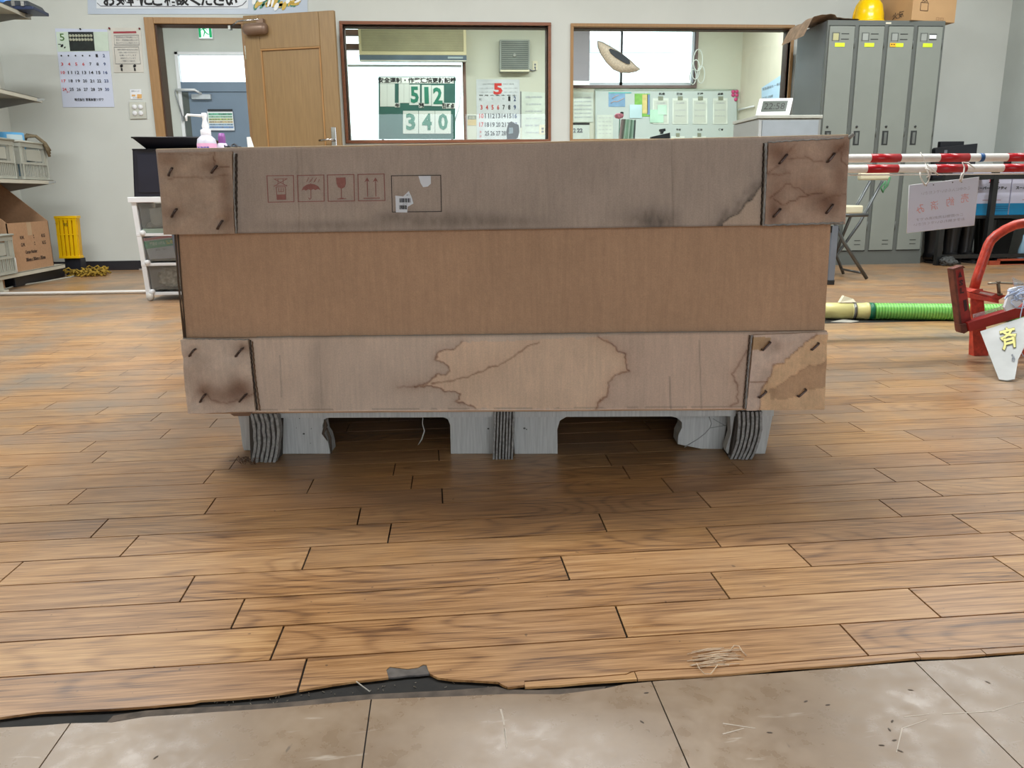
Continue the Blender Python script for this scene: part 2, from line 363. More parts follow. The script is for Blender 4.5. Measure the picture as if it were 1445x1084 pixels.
# crusty strip of old adhesive and torn backing
def strip(up_, dn, z, th, mat, name, lab=None):
    pts = [(p.x, p.y, z) for p in gp(dn, z+th)] + [(p.x, p.y, z) for p in reversed(gp(up_, z+th))]
    o = part(name, MB().prism(pts, (0, 0, th)), mat, fl, label=lab); fix_normals(o); return o
strip([(160, 1010), (205, 1003), (250, 1000), (330, 996), (380, 993), (430, 989), (470, 984), (523, 980), (580, 977), (640, 974), (700, 969), (716, 973), (760, 974), (820, 971), (855, 969)],
      [(150, 1020), (205, 1012), (290, 1006.5), (380, 1000.5), (450, 994.5), (523, 987.5), (580, 985.5), (637, 983.5), (717, 980), (790, 981), (852, 973)], -.0044, .0016, ADHG, 'adhesive_crust', 'grey brown crust of old adhesive')
strip([(545, 946), (550, 941.5), (562, 943), (575, 944.5), (590, 942.5), (597, 938.5), (602, 939), (604.5, 946)], [(547, 956.5), (560, 955.5), (575, 953.5), (590, 952.8), (606, 951)], -.003, .0022, BACKG, 'torn_backing', 'torn grey backing of the vinyl')
# frayed scrap on the vinyl and a few bits of litter
fs = MB()
for i in range(26):
    t0 = random.random(); a = G(972+random.uniform(-3, 30), 921+i*.85+random.uniform(-2, 2)-.0, .001); b = G(1000+random.uniform(10, 50), 916+i*.85+random.uniform(-3, 3), .001)
    fs.tube([a, (a+b)/2+Vector((0, random.uniform(-.001, .001), .0016)), b], .0005, 4)
fs.tube([G(983, 936, .002), G(987, 944, .003), G(994, 951, .003), G(1003, 951, .003), G(1010, 942, .003), G(1013, 938, .002)], .0006, 5)
fs.tube([G(1030, 918, .002), G(1036, 911, .004), G(1043, 912, .004), G(1047, 919, .003), G(1053, 925, .001)], .0007, 5)
tag(part('frayed_scrap', fs, M('frayed_fibre', (224, 200, 172), .8)), 'frayed pale fibres scuffed up near the torn vinyl edge, right of centre', 'scrap')['kind'] = 'stuff'
lt = MB().tube([G(503, 962, -.0005), G(512, 969, .0005), G(522, 976, -.001)], .0008, 5)
one('straw', lt, M('pale_straw', (190, 184, 172), .7), 'short pale straw stuck out of the torn vinyl gap', 'straw')
random.seed(31); db = MB()
for i in range(34):
    c = G(random.uniform(470, 740), 0, 0) if False else G((x_ := random.uniform(300, 745)), interp([(300, 997), (420, 985), (523, 972), (600, 965), (700, 970), (745, 975)], x_)+random.uniform(-5, 6), -.0035)
    a_ = random.random()*3; l_ = random.uniform(.001, .004); db.tube([c, c+Vector((l_*math.cos(a_), l_*math.sin(a_), random.uniform(0, .001)))], random.uniform(.0003, .0006), 4)
tag(part('litter_bits', db, M('litter_grey', (120, 112, 100), .9, var=.4, scale=300)), 'specks of grit and fibre in the dark gap of the torn vinyl', 'litter')['kind'] = 'stuff'
# dark scuffs pressed in the tiles
sf = MB()
for (x, y) in ((820, 952), (906, 1019), (912, 978), (1285, 974), (1394, 963), (220, 1069), (1086, 1034), (1270, 1060), (1262, 1045), (1259, 1018), (1255, 1030), (1244, 1052), (1137, 990), (1168, 995)):
    c = G(x, y, -.0024); a_ = random.random()*3
    sf.prism([c+Vector((math.cos(t)*.0032*math.cos(a_)-math.sin(t)*.0012*math.sin(a_), math.cos(t)*.0032*math.sin(a_)+math.sin(t)*.0012*math.cos(a_), 0)) for t in [i*math.pi/3 for i in range(6)]], (0, 0, .0002))
part('scuff_marks', sf, M('scuff', (84, 72, 62), .8), fl, kind='stuff')
ch = MB()
for (x0_, y0_, x1_, y1_) in ((706, 1001, 709, 1012), (707, 1001, 710, 1012), (710, 1012, 712, 1024), (712, 1028, 715, 1050), (709, 1012, 711, 1024), (711, 1028, 714, 1050), (714, 1050, 715, 1056), (1273, 1028, 1265, 1062), (1273, 1028, 1308, 1016), (1276, 1012, 1311, 1008), (1330, 1008, 1400, 1004), (1400, 1004, 1445, 990), (1020, 1021, 1066, 1028), (1020, 1036, 1050, 1028)):
    a, b = G(x0_, y0_, -.0024), G(x1_, y1_, -.0024); n_ = (b-a).cross(Vector((0, 0, 1))).normalized()*.0007
    ch.prism([a-n_, b-n_*.6, b+n_*.6, a+n_], (0, 0, .00015))
part('scratch_marks', ch, M('pale_scratch', (206, 194, 180), .7), fl, kind='stuff')

# ------------------------------------------------------------ walls
T = .14
wb = MB()
DX0, DX1, DZ = -2.14, -1.49, 1.865      # clear opening of the doorway
wb.box((-3.4, D, 0), (DX0, D+T, 3.1)).box((DX0, D, DZ), (-.72, D+T, 3.1)).box((DX1, D, 0), (-.72, D+T, DZ))
W1 = (-.72, .895, 1.005, 1.87); W2 = (1.10, 2.90, 1.005, 1.865)
wb.box((-.72, D, 0), (W2[1], D+T, W1[2])).box((-.72, D, W1[3]), (W2[1], D+T, 3.1)).box((W1[1], D, W1[2]), (W2[0], D+T, W1[3])).box((W2[1], D, 0), (4.9, D+T, 3.1))
struct('wall_back', wb, WALL)
struct('wall_left', MB().box((-3.42, -3.2, 0), (-3.30, D, 3.1)), WALL)
struct('wall_right', MB().box((4.785, -3.2, 0), (4.93, D, 3.1)), M('right_plaster', (186, 192, 188), .85, var=.03))
struct('wall_front', MB().box((-3.4, -3.2, 2.15), (4.9, -3.06, 3.1)).box((-3.4, -3.2, 0), (-1.3, -3.06, 2.15)).box((2.7, -3.2, 0), (4.9, -3.06, 2.15)).box((.3, -3.2, 0), (.55, -3.06, 2.15)), M('shutter_wall', (150, 148, 142), .8))
struct('ceiling', MB().box((-3.42, -3.2, 3.1), (4.93, D+T, 3.2)), CEIL)
struct('baseboard_back', MB().box((-3.30, D-.006, 0), (DX0-.07, D-.0005, .075)).box((-1.40, D-.006, 0), (2.8, D-.0005, .075)), DKBASE)
struct('trim_1', MB().box((-2.45, D-.05, .0), (-1.9, D-.02, .012)), M('metal_strip', (200, 200, 200), .3, metal=.7))
struct('ground', MB().add([(-30, -40, -.03), (30, -40, -.03), (30, -3.2, -.03), (-30, -3.2, -.03)], [(0, 1, 2, 3)]), M('yard_asphalt', (150, 148, 144), .9))
# window frames in the wall
def wframe(name, W, mat):
    x0, x1, z0, z1 = W; f = .024
    b = MB().box((x0-f, D-.018, z0-f), (x1+f, D+T, z0)).box((x0-f, D-.018, z1), (x1+f, D+T, z1+f)).box((x0-f, D-.018, z0), (x0, D+T, z1)).box((x1, D-.018, z0), (x1+f, D+T, z1))
    o = struct(name, b, mat, bev=.003)
    struct('reveal', MB().box((x0, D+.04, z1-.006), (x1, D+T, z1)).box((x0, D+.04, z0), (x0+.006, D+T, z1-.006)).box((x1-.006, D+.04, z0), (x1, D+T, z1-.006)), DARKREV, o)
    struct('pane', MB().box((x0+.006, D+.075, z0), (x1-.006, D+.08, z1-.006)), GLASS, o)
    return o
wframe('window_1', W1, FRAMEB); wframe('window_2', W2, FRAMEO)
# doorway casing (oak outside, dark inside)
dj = MB().box((DX0-.072, D-.02, 0), (DX0, D+.05, DZ+.045)).box((DX0-.0, D-.02, DZ), (DX1+.055, D+.05, DZ+.045)).box((DX1, D-.02, 0), (DX1+.055, D+.05, DZ))
o = struct('door_1', dj, FRAMEO, bev=.003)
struct('stop', MB().box((DX0, D+.0, 0), (DX0+.012, D+T, DZ)).box((DX0, D, DZ-.003), (DX1, D+T, DZ)), DARKREV, o)
# open door leaf
lr = thing('door_leaf', 'open oak wooden door with recessed panel, folded back towards the inner window', 'door', (-1.452, D-.035, 0))
ang = math.atan2(-.215, .70); lr.rotation_euler = (0, 0, ang)
LWd, LHt = .745, 1.915
b = MB().box((0, -.032, .01), (.125, 0, LHt)).box((LWd-.125, -.032, .01), (LWd, 0, LHt)).box((.125, -.032, LHt-.245), (LWd-.125, 0, LHt)).box((.125, -.032, .01), (LWd-.125, 0, .25))
part('leaf_frame', b, DOORW, lr, world=False, bev=.004)
part('door_panel', MB().box((.125, -.024, .25), (LWd-.125, -.006, LHt-.245)), DOORW, lr, world=False)
b = MB(); 
for (x0, x1, z0, z1) in ((.125, LWd-.125, LHt-.257, LHt-.245), (.125, .137, .25, LHt-.257), (LWd-.137, LWd-.125, .25, LHt-.257), (.125, LWd-.125, .25, .262)): b.box((x0, -.036, z0), (x1, -.022, z1))
part('panel_moulding', b, M('oak_moulding', (170, 128, 80), .4), lr, world=False, bev=.003)
cl = part('door_closer', MB().lathe([(0, 0), (.030, .0), (.042, .02), (.044, .07), (.042, .16), (.034, .185), (0, .187)], (.02, -.062, LHt-.105), (1, 0, 0), 16).box((.13, -.07, LHt-.10), (.185, -.03, LHt-.035)), M('closer_bronze', (140, 116, 100), .35, metal=.3), lr, world=False)
part('closer_arm', MB().tube([(.15, -.07, LHt-.04), (-.02, -.075, LHt-.046), (-.14, .03, LHt-.05)], .006, 6).box((-.15, .0, LHt-.085), (-.13, .03, LHt-.035)), CHROME, cl, world=False)
hd = part('lever_plate', MB().box((LWd-.075, -.040, .885), (LWd-.035, -.032, 1.085)), CHROME, lr, world=False, bev=.003)
part('lever_handle', MB().tube([(LWd-.055, -.035, .99), (LWd-.055, -.085, .99), (LWd-.075, -.09, .99), (LWd-.155, -.09, .985)], .009, 8), CHROME, hd, world=False)
part('hinge', MB().box((-.004, -.036, 1.60), (.004, 0, 1.70)), CHROME, lr, world=False)

# ------------------------------------------------------------ rooms beyond: office and entry passage
OY = 9.8
struct('wall_office_right', MB().box((3.60, D+T, 0), (3.70, OY, 2.72)), M('office_side_plaster', (210, 206, 190), .85, var=.03))
W3 = (-1.02, .30, .85, 2.235); W4 = (1.55, 3.03, 1.80, 2.46)
ob = MB().box((-1.2, OY, 0), (W3[0], OY+T, 2.75)).box((W3[0], OY, 0), (W3[1], OY+T, W3[2])).box((W3[0], OY, 2.62), (W3[1], OY+T, 2.75)).box((W3[1], OY, 0), (W4[0], OY+T, 2.75))
ob.box((W4[0], OY, 0), (W4[1], OY+T, W4[2])).box((W4[0], OY, W4[3]), (W4[1], OY+T, 2.75)).box((W4[1], OY, 0), (3.7, OY+T, 2.75))
struct('wall_office_back', ob, OFFW)
struct('wall_office_left', MB().box((-1.3, D+T, 0), (-1.2, 11.5, 2.75)), OFFW)
struct('ceiling_office', MB().box((-1.3, D+T, 2.72), (3.7, OY+T, 2.8)), OFFW)
f = MB(); x0, x1, z0, z1 = W3
for q in ((x0, x1, 2.18, 2.24), (x0, x1, 2.33, 2.39), (x0, x1, 2.60, 2.62), (x0, x1, z0-.03, z0+.02)): f.box((q[0], OY-.02, q[2]), (q[1], OY+.06, q[3]))
f.box((x1, OY-.02, z0), (x1+.035, OY+.06, 2.62)).box((x0-.03, OY-.02, z0), (x0, OY+.06, 2.62))
o = struct('window_3', f, M('brown_metal', (122, 92, 80), .5)); struct('pane', MB().box((x0, OY+.03, z0), (x1, OY+.035, 2.6)), GLASS, o)
f = MB(); x0, x1, z0, z1 = W4
for q in ((x0-.03, x1+.03, z0-.03, z0), (x0-.03, x1+.03, z1, z1+.03), (x1, x1+.03, z0, z1), (x0-.03, x0, z0, z1)): f.box((q[0], OY-.02, q[2]), (q[1], OY+.06, q[3]))
o = struct('window_4', f, M('purple_brown_metal', (112, 94, 92), .5))
sash = MB()
for (a, b_) in ((x0, 2.17), (2.15, x1)):
    for q in ((a, b_, z0, z0+.035), (a, b_, z1-.06, z1), (a, a+.025, z0, z1), (b_-.03, b_, z0, z1)): sash.box((q[0], OY+.02, q[2]), (q[1], OY+.05, q[3]))
struct('sash', sash, M('aluminium_sash', (196, 202, 212), .35, metal=.5), o); struct('pane', MB().box((x0, OY+.034, z0), (x1, OY+.038, z1)), GLASS, o)  # sash lightened to put the window's bloom into its colour
# fence outside that window and blind
one('fence_rail', MB().box((.5, 12.2, 2.55), (5.4, 12.26, 2.72)).box((.5, 12.2, -.02), (.58, 12.26, 2.72)).box((5.3, 12.2, -.02), (5.38, 12.26, 2.72)), M('fence_white', (214, 222, 230), .6), 'pale rail across the sky outside the far high window', 'rail')
struct('ground_far', MB().add([(-12, 11.7, -.03), (14, 11.7, -.03), (14, 40, -.03), (-12, 40, -.03)], [(0, 1, 2, 3)]), M('far_yard', (170, 168, 164), .9))
struct('floor_office', MB().box((3.7, OY+T, -.1), (3.71, OY+T+.01, -.09)), ADH)
bpy.data.objects.remove(bpy.data.objects['floor_office'])
# passage behind the doorway
PY = 11.5
struct('wall_passage_left', MB().box((-3.62, D+T, 0), (-3.52, PY, 3.1)), WALL)
pb = MB().box((-3.6, PY, 0), (-3.40, PY+T, 3.1)).box((-3.40, PY, 2.42), (-1.2, PY+T, 3.1)).box((-2.2, PY, 0), (-1.2, PY+T, 2.42))
struct('wall_passage_back', pb, WALL)
struct('ceiling_passage', MB().box((-3.6, D+T, 3.1), (-1.2, PY+T, 3.18)), CEIL)
EX0, EX1 = -3.40, -2.2
fr = MB().box((EX0, PY-.03, 0), (EX0+.04, PY+.08, 2.42)).box((EX1-.04, PY-.03, 0), (EX1, PY+.08, 2.42)).box((EX0, PY-.03, 2.39), (EX1, PY+.08, 2.42))
o = struct('door_2', fr, WHITEP)
struct('transom_bar', MB().box((EX0+.04, PY-.02, 1.93), (EX1-.04, PY+.06, 2.05)), DOORG, o)
struct('pane', MB().box((EX0+.04, PY+.02, 2.05), (EX1-.04, PY+.03, 2.39)), GLASS, o)
struct('steel_leaf', MB().box((EX0+.12, PY, 0), (EX1-.04, PY+.05, 1.929)), DOORG, o, bev=.003)
struct('hinge_strip', MB().box((EX0+.04, PY+.0, 0), (EX0+.12, PY+.04, 1.93)), M('dark_gasket', (84, 92, 90), .6), o)
struct('closer', MB().box((EX0+.17, PY-.06, 1.83), (EX0+.42, PY-.001, 1.895)), M('silver_closer', (186, 192, 200), .35, metal=.5), o, bev=.006)
struct('closer_arm', MB().tube([(EX0+.30, PY-.06, 1.90), (EX0+.26, PY-.2, 1.93), (EX0-.03, PY-.04, 1.95)], .016, 6), WHITEP, o)
struct('door_stay', MB().tube([(EX0-.03, PY-.03, 1.96), (EX0-.03, PY-.06, 1.92), (EX0+.03, PY-.05, 1.60)], .009, 6).box((EX0+.02, PY-.07, 1.56), (EX0+.045, PY-.03, 1.62)), M('grey_stay', (150, 154, 158), .4, metal=.4), o)
cc = P(290, 22+22, 0+PY)
# exit sign
es = thing('exit_sign', 'green and white emergency exit sign with running figure above the grey door', 'exit sign', (-2.975, PY-.03, 2.665))
part('housing', MB().box((-3.065, PY-.055, 2.575), (-2.885, PY, 2.755)), WHITEP, es, bev=.004)
part('face', MB().box((-3.057, PY-.058, 2.583), (-2.893, PY-.055, 2.747)), M('sign_glow_white', (226, 255, 248), .5, emit=.8), es)
g = MB(); zc = 2.665
g.box((-3.057, PY-.0605, 2.59), (-3.028, PY-.058, 2.738)).box((-2.925, PY-.0605, 2.59), (-2.893, PY-.058, 2.738)).box((-3.028, PY-.0605, 2.728), (-2.925, PY-.058, 2.738))
g.lathe([(0, 0), (.011, 0), (.011, .003), (0, .003)], (-3.008, PY-.061, 2.712), (0, 1, 0), 10)
for a, b_, r in (((-3.0, 2.70), (-2.975, 2.66), .011), ((-3.0, 2.695), (-3.028, 2.678), .005), ((-2.99, 2.70), (-2.955, 2.69), .005), ((-2.955, 2.69), (-2.945, 2.67), .005), ((-2.975, 2.66), (-2.95, 2.632), .008), ((-2.95, 2.632), (-2.928, 2.63), .006), ((-2.978, 2.66), (-2.99, 2.628), .008), ((-2.99, 2.628), (-3.0, 2.60), .006)):
    g.tube([(a[0], PY-.0595, a[1]), (b_[0], PY-.0595, b_[1])], r*.9, 6)
part('pictogram', g, M('exit_green', (0, 160, 96), .5, emit=.5), es)
# poster on steel door
def sheet(name, label, cat, px4, Y, mat=PAPER, th=.002, group=None):    # flat notice, four pixel corners at depth Y
    pts = [P(x, y, Y) for x, y in px4]; r = thing(name, label, cat, (sum(p.x for p in pts)/4, Y, min(p.z for p in pts)), group=group)
    part('paper', MB().prism(pts, (0, th, 0)), mat, r); return r
def rect(px0, py0, px1, py1): return [(px0, py0), (px1, py0), (px1, py1), (px0, py1)]
def qbox(b, px0, py0, px1, py1, Y, mi=0, th=.001):
    pts = [P(x, y, Y) for x, y in rect(px0, py0, px1, py1)]; b.prism(pts, (0, th, 0), mi); return b
pd = sheet('door_poster', 'pastel striped notice with dark top strip on the grey steel door', 'notice', [(292, 157), (328, 157), (331, 184), (294, 184)], PY-.03)
b = MB(); qbox(b, 293, 154, 328, 157.5, PY-.034)
part('clip_strip', b, BLACKP, pd)
for i, (cname, col, t_) in enumerate((('green', (120, 200, 170), 'あいさつ・安全確認の徹底'), ('mint', (160, 214, 180), '入室の前に手指の消毒'), ('lime', (206, 220, 130), '整理整頓 清掃 清潔'), ('tan', (214, 196, 150), '換気をお願いします'), ('blue', (160, 196, 224), '体調の確認と検温'), ('deep_blue', (120, 160, 214), 'ご協力をお願いします'))):
    y = 161+i*3.7; b = MB(); qbox(b, 294+i*.3, y-1.3, 327.5+i*.4, y+1.4, PY-.032); part('stripe', b, M(cname+'_print', col, .7), pd)
    c0 = P(311+i*.3, y, PY-.0335)
    part('lettering', MB().text(t_, c0, .3, .02, bold=.01), INK if i == 0 else GREYINK, pd)

# ------------------------------------------------------------ the crate
YAWC = -math.radians(6.3)
o_ = P(715, 583, 1.655)
CR = thing('cardboard_crate', 'large stained cardboard crate with stapled lid and tray bands, on a pallet in the middle', 'crate', (o_.x, o_.y, .0), YAWC)
cu = Vector((math.cos(YAWC), math.sin(YAWC), 0)); cw = Vector((-math.sin(YAWC), math.cos(YAWC), 0)); CRL = Vector((o_.x, o_.y, 0))
def C(px, py, w_=0.0):                  # pixel -> local point on crate plane y = w_
    d = ray(px, py); t = ((CRL-CAM).dot(cw)+w_)/d.dot(cw); p = CAM + d*t - CRL
    return Vector((p.dot(cu), w_, p.z))
def Cz(px, py, w_, z): p = C(px, py, w_); p.z = z; return p
def seg_dist(X, Y, pl):
    d = np.full(X.shape, 1e9)
    for (x0, y0), (x1, y1) in zip(pl, pl[1:]):
        L = (x1-x0)**2+(y1-y0)**2+1e-9; t = np.clip(((X-x0)*(x1-x0)+(Y-y0)*(y1-y0))/L, 0, 1)
        d = np.minimum(d, np.hypot(X-x0-t*(x1-x0), Y-y0-t*(y1-y0)))
    return d
def inside(X, Y, poly):
    r = np.zeros(X.shape, bool); n = len(poly)
    for i in range(n):
        x0, y0 = poly[i]; x1, y1 = poly[(i+1) % n]
        if y0 == y1: continue
        c = ((y0 > Y) != (y1 > Y)) & (X < (x1-x0)*(Y-y0)/(y1-y0)+x0); r ^= c
    return r
def vnoise(X, Y, s, seed=0):
    n = 64; r = np.random.default_rng(seed).random((n, n)); a = (X/s) % n; b_ = (Y/s) % n
    i = a.astype(int); j = b_.astype(int); u = a-i; v = b_-j; u = u*u*(3-2*u); v = v*v*(3-2*v); i1 = (i+1) % n; j1 = (j+1) % n
    return (r[i, j]*(1-u)+r[i1, j]*u)*(1-v)+(r[i, j1]*(1-u)+r[i1, j1]*u)*v
def fbm(X, Y, s, seed=0, o=3): return sum(vnoise(X, Y, s/2**k, seed+k)/2**k for k in range(o))/sum(1/2**k for k in range(o))
def board_mat(name):
    mt = bpy.data.materials.new(name); mt.use_nodes = True; k = NT(mt); a = k.n.new('ShaderNodeVertexColor'); a.layer_name = 'ink'
    pos = k.geo(); s = k.sep(pos); n1 = k.noise(pos, 420, 2); n2 = k.noise(k.xyz(k.math('MULTIPLY', s[0], 260), s[1], k.math('MULTIPLY', s[2], 12)), 1, 2)
    f = k.math('ADD', k.rng(n1, .3, .7, .93, 1.07), k.rng(n2, .3, .7, -.035, .035))
    k.l.new(k.mix(1, a.outputs['Color'], k.xyz(f, f, f), 'MULTIPLY'), k.b.inputs['Base Color'])
    k.b.inputs['Roughness'].default_value = .85; k.b.inputs['Specular IOR Level'].default_value = .25
    k.bump(n2, .12, .0008); return mt
BOARD = board_mat('printed_kraft_board')
def painted(name, parent, corners, wdepth, nu, nv, paint, relief=None, back=None, mat=BOARD, label=None):
    """front face through four pixel corners (TL,TR,BR,BL) as a fine grid with its own colours, closed as a slab back to depth `back`"""
    TL, TR, BR, BL = [C(x, y, wdepth) for x, y in corners]
    U, Vv = np.meshgrid(np.linspace(0, 1, nu+1), np.linspace(0, 1, nv+1))
    def bil(a, b_, c, d): return (1-U)*(1-Vv)*a+U*(1-Vv)*b_+U*Vv*c+(1-U)*Vv*d
    (x0, y0), (x1, y1), (x2, y2), (x3, y3) = corners
    X, Y = bil(x0, x1, x2, x3), bil(y0, y1, y2, y3)
    lx = bil(TL.x, TR.x, BR.x, BL.x); lz = bil(TL.z, TR.z, BR.z, BL.z); ly = np.full(lx.shape, wdepth)
    if relief is not None: ly = ly - relief(X, Y, U, Vv)
    N = (nu+1)*(nv+1); verts = np.stack([lx.ravel(), ly.ravel(), lz.ravel()], 1)
    idx = np.arange(N).reshape(nv+1, nu+1); F = np.stack([idx[:-1, :-1], idx[1:, :-1], idx[1:, 1:], idx[:-1, 1:]], -1).reshape(-1, 4).tolist()
    rgb = np.clip(paint(X, Y), 0, 255)/255.; li = np.where(rgb <= .04045, rgb/12.92, ((rgb+.055)/1.055)**2.4)
    mb = MB(); mb.v = [tuple(p) for p in verts.tolist()]; mb.f = F; mb.m = [0]*len(F); mb.sm = [True]*len(F)
    cols = np.concatenate([li.reshape(-1, 3), np.ones((N, 1))], 1)
    if back is not None:
        ring = [idx[0, i] for i in range(nu+1)]+[idx[j, nu] for j in range(1, nv+1)]+[idx[nv, i] for i in range(nu-1, -1, -1)]+[idx[j, 0] for j in range(nv-1, 0, -1)]
        k0 = N; n = len(ring); edgec = cols[ring]*np.array([.92, .9, .88, 1])
        mb.v += [tuple(verts[q]) for q in ring]+[(verts[q][0], back, verts[q][2]) for q in ring]
        mb.f += [(k0+i, k0+(i+1) % n, k0+n+(i+1) % n, k0+n+i) for i in range(n)]+[[k0+n+i for i in range(n)]]
        mb.m += [0]*(n+1); mb.sm += [False]*(n+1); cols = np.concatenate([cols, edgec, edgec])
    o = part(name, mb, mat, parent, world=False, label=label)
    at = o.data.color_attributes.new('ink', 'FLOAT_COLOR', 'POINT'); at.data.foreach_set('color', cols.astype(np.float32).ravel())
    return o
def sc_(pts, s, ox, oy): return [(ox+x/s, oy+y/s) for x, y in pts]
def tone(shape, rgb): return np.ones(shape+(3,))*np.array(rgb, float)
def mul(c, f): return c*f[..., None]
LIDC, BODYC, TRAYC = (184, 167, 153), (190, 154, 124), (214, 192, 172)  # tray tone raised to carry light bounced off the floor; lower flaps likewise
def paint_lid(X, Y):
    c = tone(X.shape, LIDC); c = mul(c, .95+.1*fbm(X, Y, 60, 1)); c = mul(c, .97+.06*fbm(X, Y*.2, 4, 5))
    jx, jy = X+8*(fbm(X, Y, 9, 11)-.5), Y+8*(fbm(X, Y, 9, 14)-.5)
    pl = [(1020, 322), (1030, 308), (1042, 304), (1050, 296), (1053, 289), (1062, 282), (1068, 274), (1078, 262)]
    d = seg_dist(jx, jy, pl); poly = pl+[(1090, 262), (1090, 330), (1020, 330)]; ins = inside(jx, jy, poly)
    c = np.where(ins[..., None], c*np.array([1.05, 1.03, 1.0]), mul(c, 1-.34*np.exp(-(d/9)**1.3)*(.35+1.3*fbm(X+Y*.5, Y*.3, 6, 3))))
    c = mul(c, 1-.3*np.exp(-(d/1.1)**2))
    for (x, y, a, b_, s) in ((935, 312, 22, 16, .26), (905, 308, 30, 14, .14), (640, 310, 70, 12, .16), (470, 318, 90, 8, .12), (720, 312, 60, 8, .10), (560, 306, 25, 8, .14)):
        c = mul(c, 1-s*np.exp(-((X-x)/a)**2-((Y-y)/b_)**2)*(.4+1.2*fbm(X, Y*.35, 5, 9)))
    for x, s in ((953, .12), (424, .10), (430, .05), (1003, .05)): c = mul(c, 1-s*np.exp(-((X-x-.02*(Y-260))/.9)**2)*(.4+fbm(X, Y, 12, 2)))
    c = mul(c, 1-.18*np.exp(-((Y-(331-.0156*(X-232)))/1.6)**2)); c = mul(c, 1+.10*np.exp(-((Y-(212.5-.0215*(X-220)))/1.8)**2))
    return c
def paint_body(X, Y):
    c = tone(X.shape, BODYC); c = mul(c, .96+.08*fbm(X, Y, 90, 21)); c = mul(c, .965+.07*fbm(X, Y*.08, 3.5, 22)); c = mul(c, .97+.06*fbm(X, Y, 5, 23)); return c
S1 = sc_([(440, 135), (410, 165), (390, 185), (350, 175), (320, 185), (295, 205), (285, 235), (330, 250), (365, 275), (370, 300), (345, 322), (300, 320), (265, 345), (230, 375), (165, 390), (210, 388), (262, 388), (310, 400), (340, 420), (400, 420), (430, 440), (425, 470), (402, 480), (440, 492), (470, 500), (520, 522)], 4.1286, 550, 450)
S1b = sc_([(165, 390), (110, 392), (60, 395)], 4.1286, 550, 450)
S2 = sc_([(262, 374), (390, 355), (480, 330), (580, 295), (610, 275), (650, 272), (700, 245), (770, 200), (840, 150), (890, 132)], 4.1286, 550, 450)
S3 = sc_([(1230, 108), (1290, 130), (1330, 165), (1345, 190), (1390, 205), (1395, 250), (1400, 290), (1410, 300), (1370, 315), (1330, 325), (1310, 350), (1290, 380), (1285, 430), (1285, 450), (1250, 470), (1230, 495), (1218, 524)], 4.1286, 550, 450)
S4 = sc_([(848, 225), (820, 270), (800, 320), (765, 355), (780, 385), (800, 430), (795, 490), (800, 525), (760, 550)], 4.1286, 850, 440)
BRN = np.array([.8, 1.05, 1.15])
def stain(c, X, Y, pl, poly, inner, amp=5, line=.34, halo=.12, seed=31, hw=6):
    jx, jy = X+amp*(fbm(X, Y, 7, seed)-.5), Y+amp*(fbm(X, Y, 7, seed+3)-.5); d = seg_dist(jx, jy, pl)
    if poly is not None:
        ins = inside(jx, jy, poly); c = np.where(ins[..., None], c*np.array(inner), c*(1-(halo*np.exp(-d/hw))[..., None]*BRN))
    else: c = c*(1-(halo*np.exp(-d/hw))[..., None]*BRN)
    return c*(1-(line*(.6+.8*fbm(X, Y, 14, seed+9))*np.exp(-(d/.95)**2))[..., None]*BRN)
def paint_tray(X, Y):
    c = tone(X.shape, TRAYC); c = mul(c, .95+.1*fbm(X, Y, 60, 41)); c = mul(c, .97+.06*fbm(X, Y*.2, 4, 45))
    c = stain(c, X, Y, S1, S1+list(reversed([(x, y) for x, y in S3])), (1.05, 1.015, .97))
    c = stain(c, X, Y, S1b, None, None, line=.15, halo=.1); c = stain(c, X, Y, S2, None, None, line=.28, halo=.03)
    c = stain(c, X, Y, S3, None, None, line=.30, halo=.10, seed=50)
    rt = X > 890; c = np.where((inside(X, Y, S3+[(1100, 600), (1100, 440)]))[..., None], c*np.array([.98, .955, .945]), c)
    c = stain(c, X, Y, S4, None, None, line=.22, halo=.1, seed=60)
    for x, y0, y1, s in ((398, 500, 560, .16), (991, 480, 577, .16), (948, 530, 577, .22), (455, 480, 577, .06)): c = mul(c, 1-s*np.exp(-((X-x-.03*(Y-520))/.9)**2)*((Y > y0) & (Y < y1)))
    c = mul(c, 1-.16*np.exp(-((X-452)/14)**2)*(.2+.6*fbm(X, Y, 20, 3)))
    bt = 583-.0067*(X-268); c = mul(c, 1+.12*np.exp(-((Y-(bt-1.2))/1.0)**2)-.25*np.exp(-((Y-(bt-3.6))/.8)**2)*(fbm(X, Y, 30, 8) > .45))  # highlight on the bottom fold painted in, with a dark line above
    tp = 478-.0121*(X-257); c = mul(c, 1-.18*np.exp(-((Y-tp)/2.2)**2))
    return c
BK = 1.05
painted('lid_band', CR, [(220, 211), (1199, 191), (1192.5, 316.5), (232, 331)], 0.0, 620, 84, paint_lid,
        relief=lambda X, Y, U, V: .004*(fbm(X, Y, 80, 4)-.5)+.0012*np.sin(X/150.)-.0012*np.exp(-((X-953)/2.5)**2)-.001*np.exp(-((X-424)/2.5)**2), back=BK)
painted('box_wall', CR, [(247, 318), (1173, 305), (1162.5, 478), (262.5, 486)], 0.016, 300, 40, paint_body,
        relief=lambda X, Y, U, V: .003*(fbm(X, Y, 160, 6)-.5), back=BK-.016)
painted('tray_band', CR, [(257, 478), (1167, 467), (1162, 577), (268, 583)], 0.004, 620, 76, paint_tray,
        relief=lambda X, Y, U, V: .004*(fbm(X, Y, 70, 7)-.5)+.001*np.sin(X/90.), back=BK)
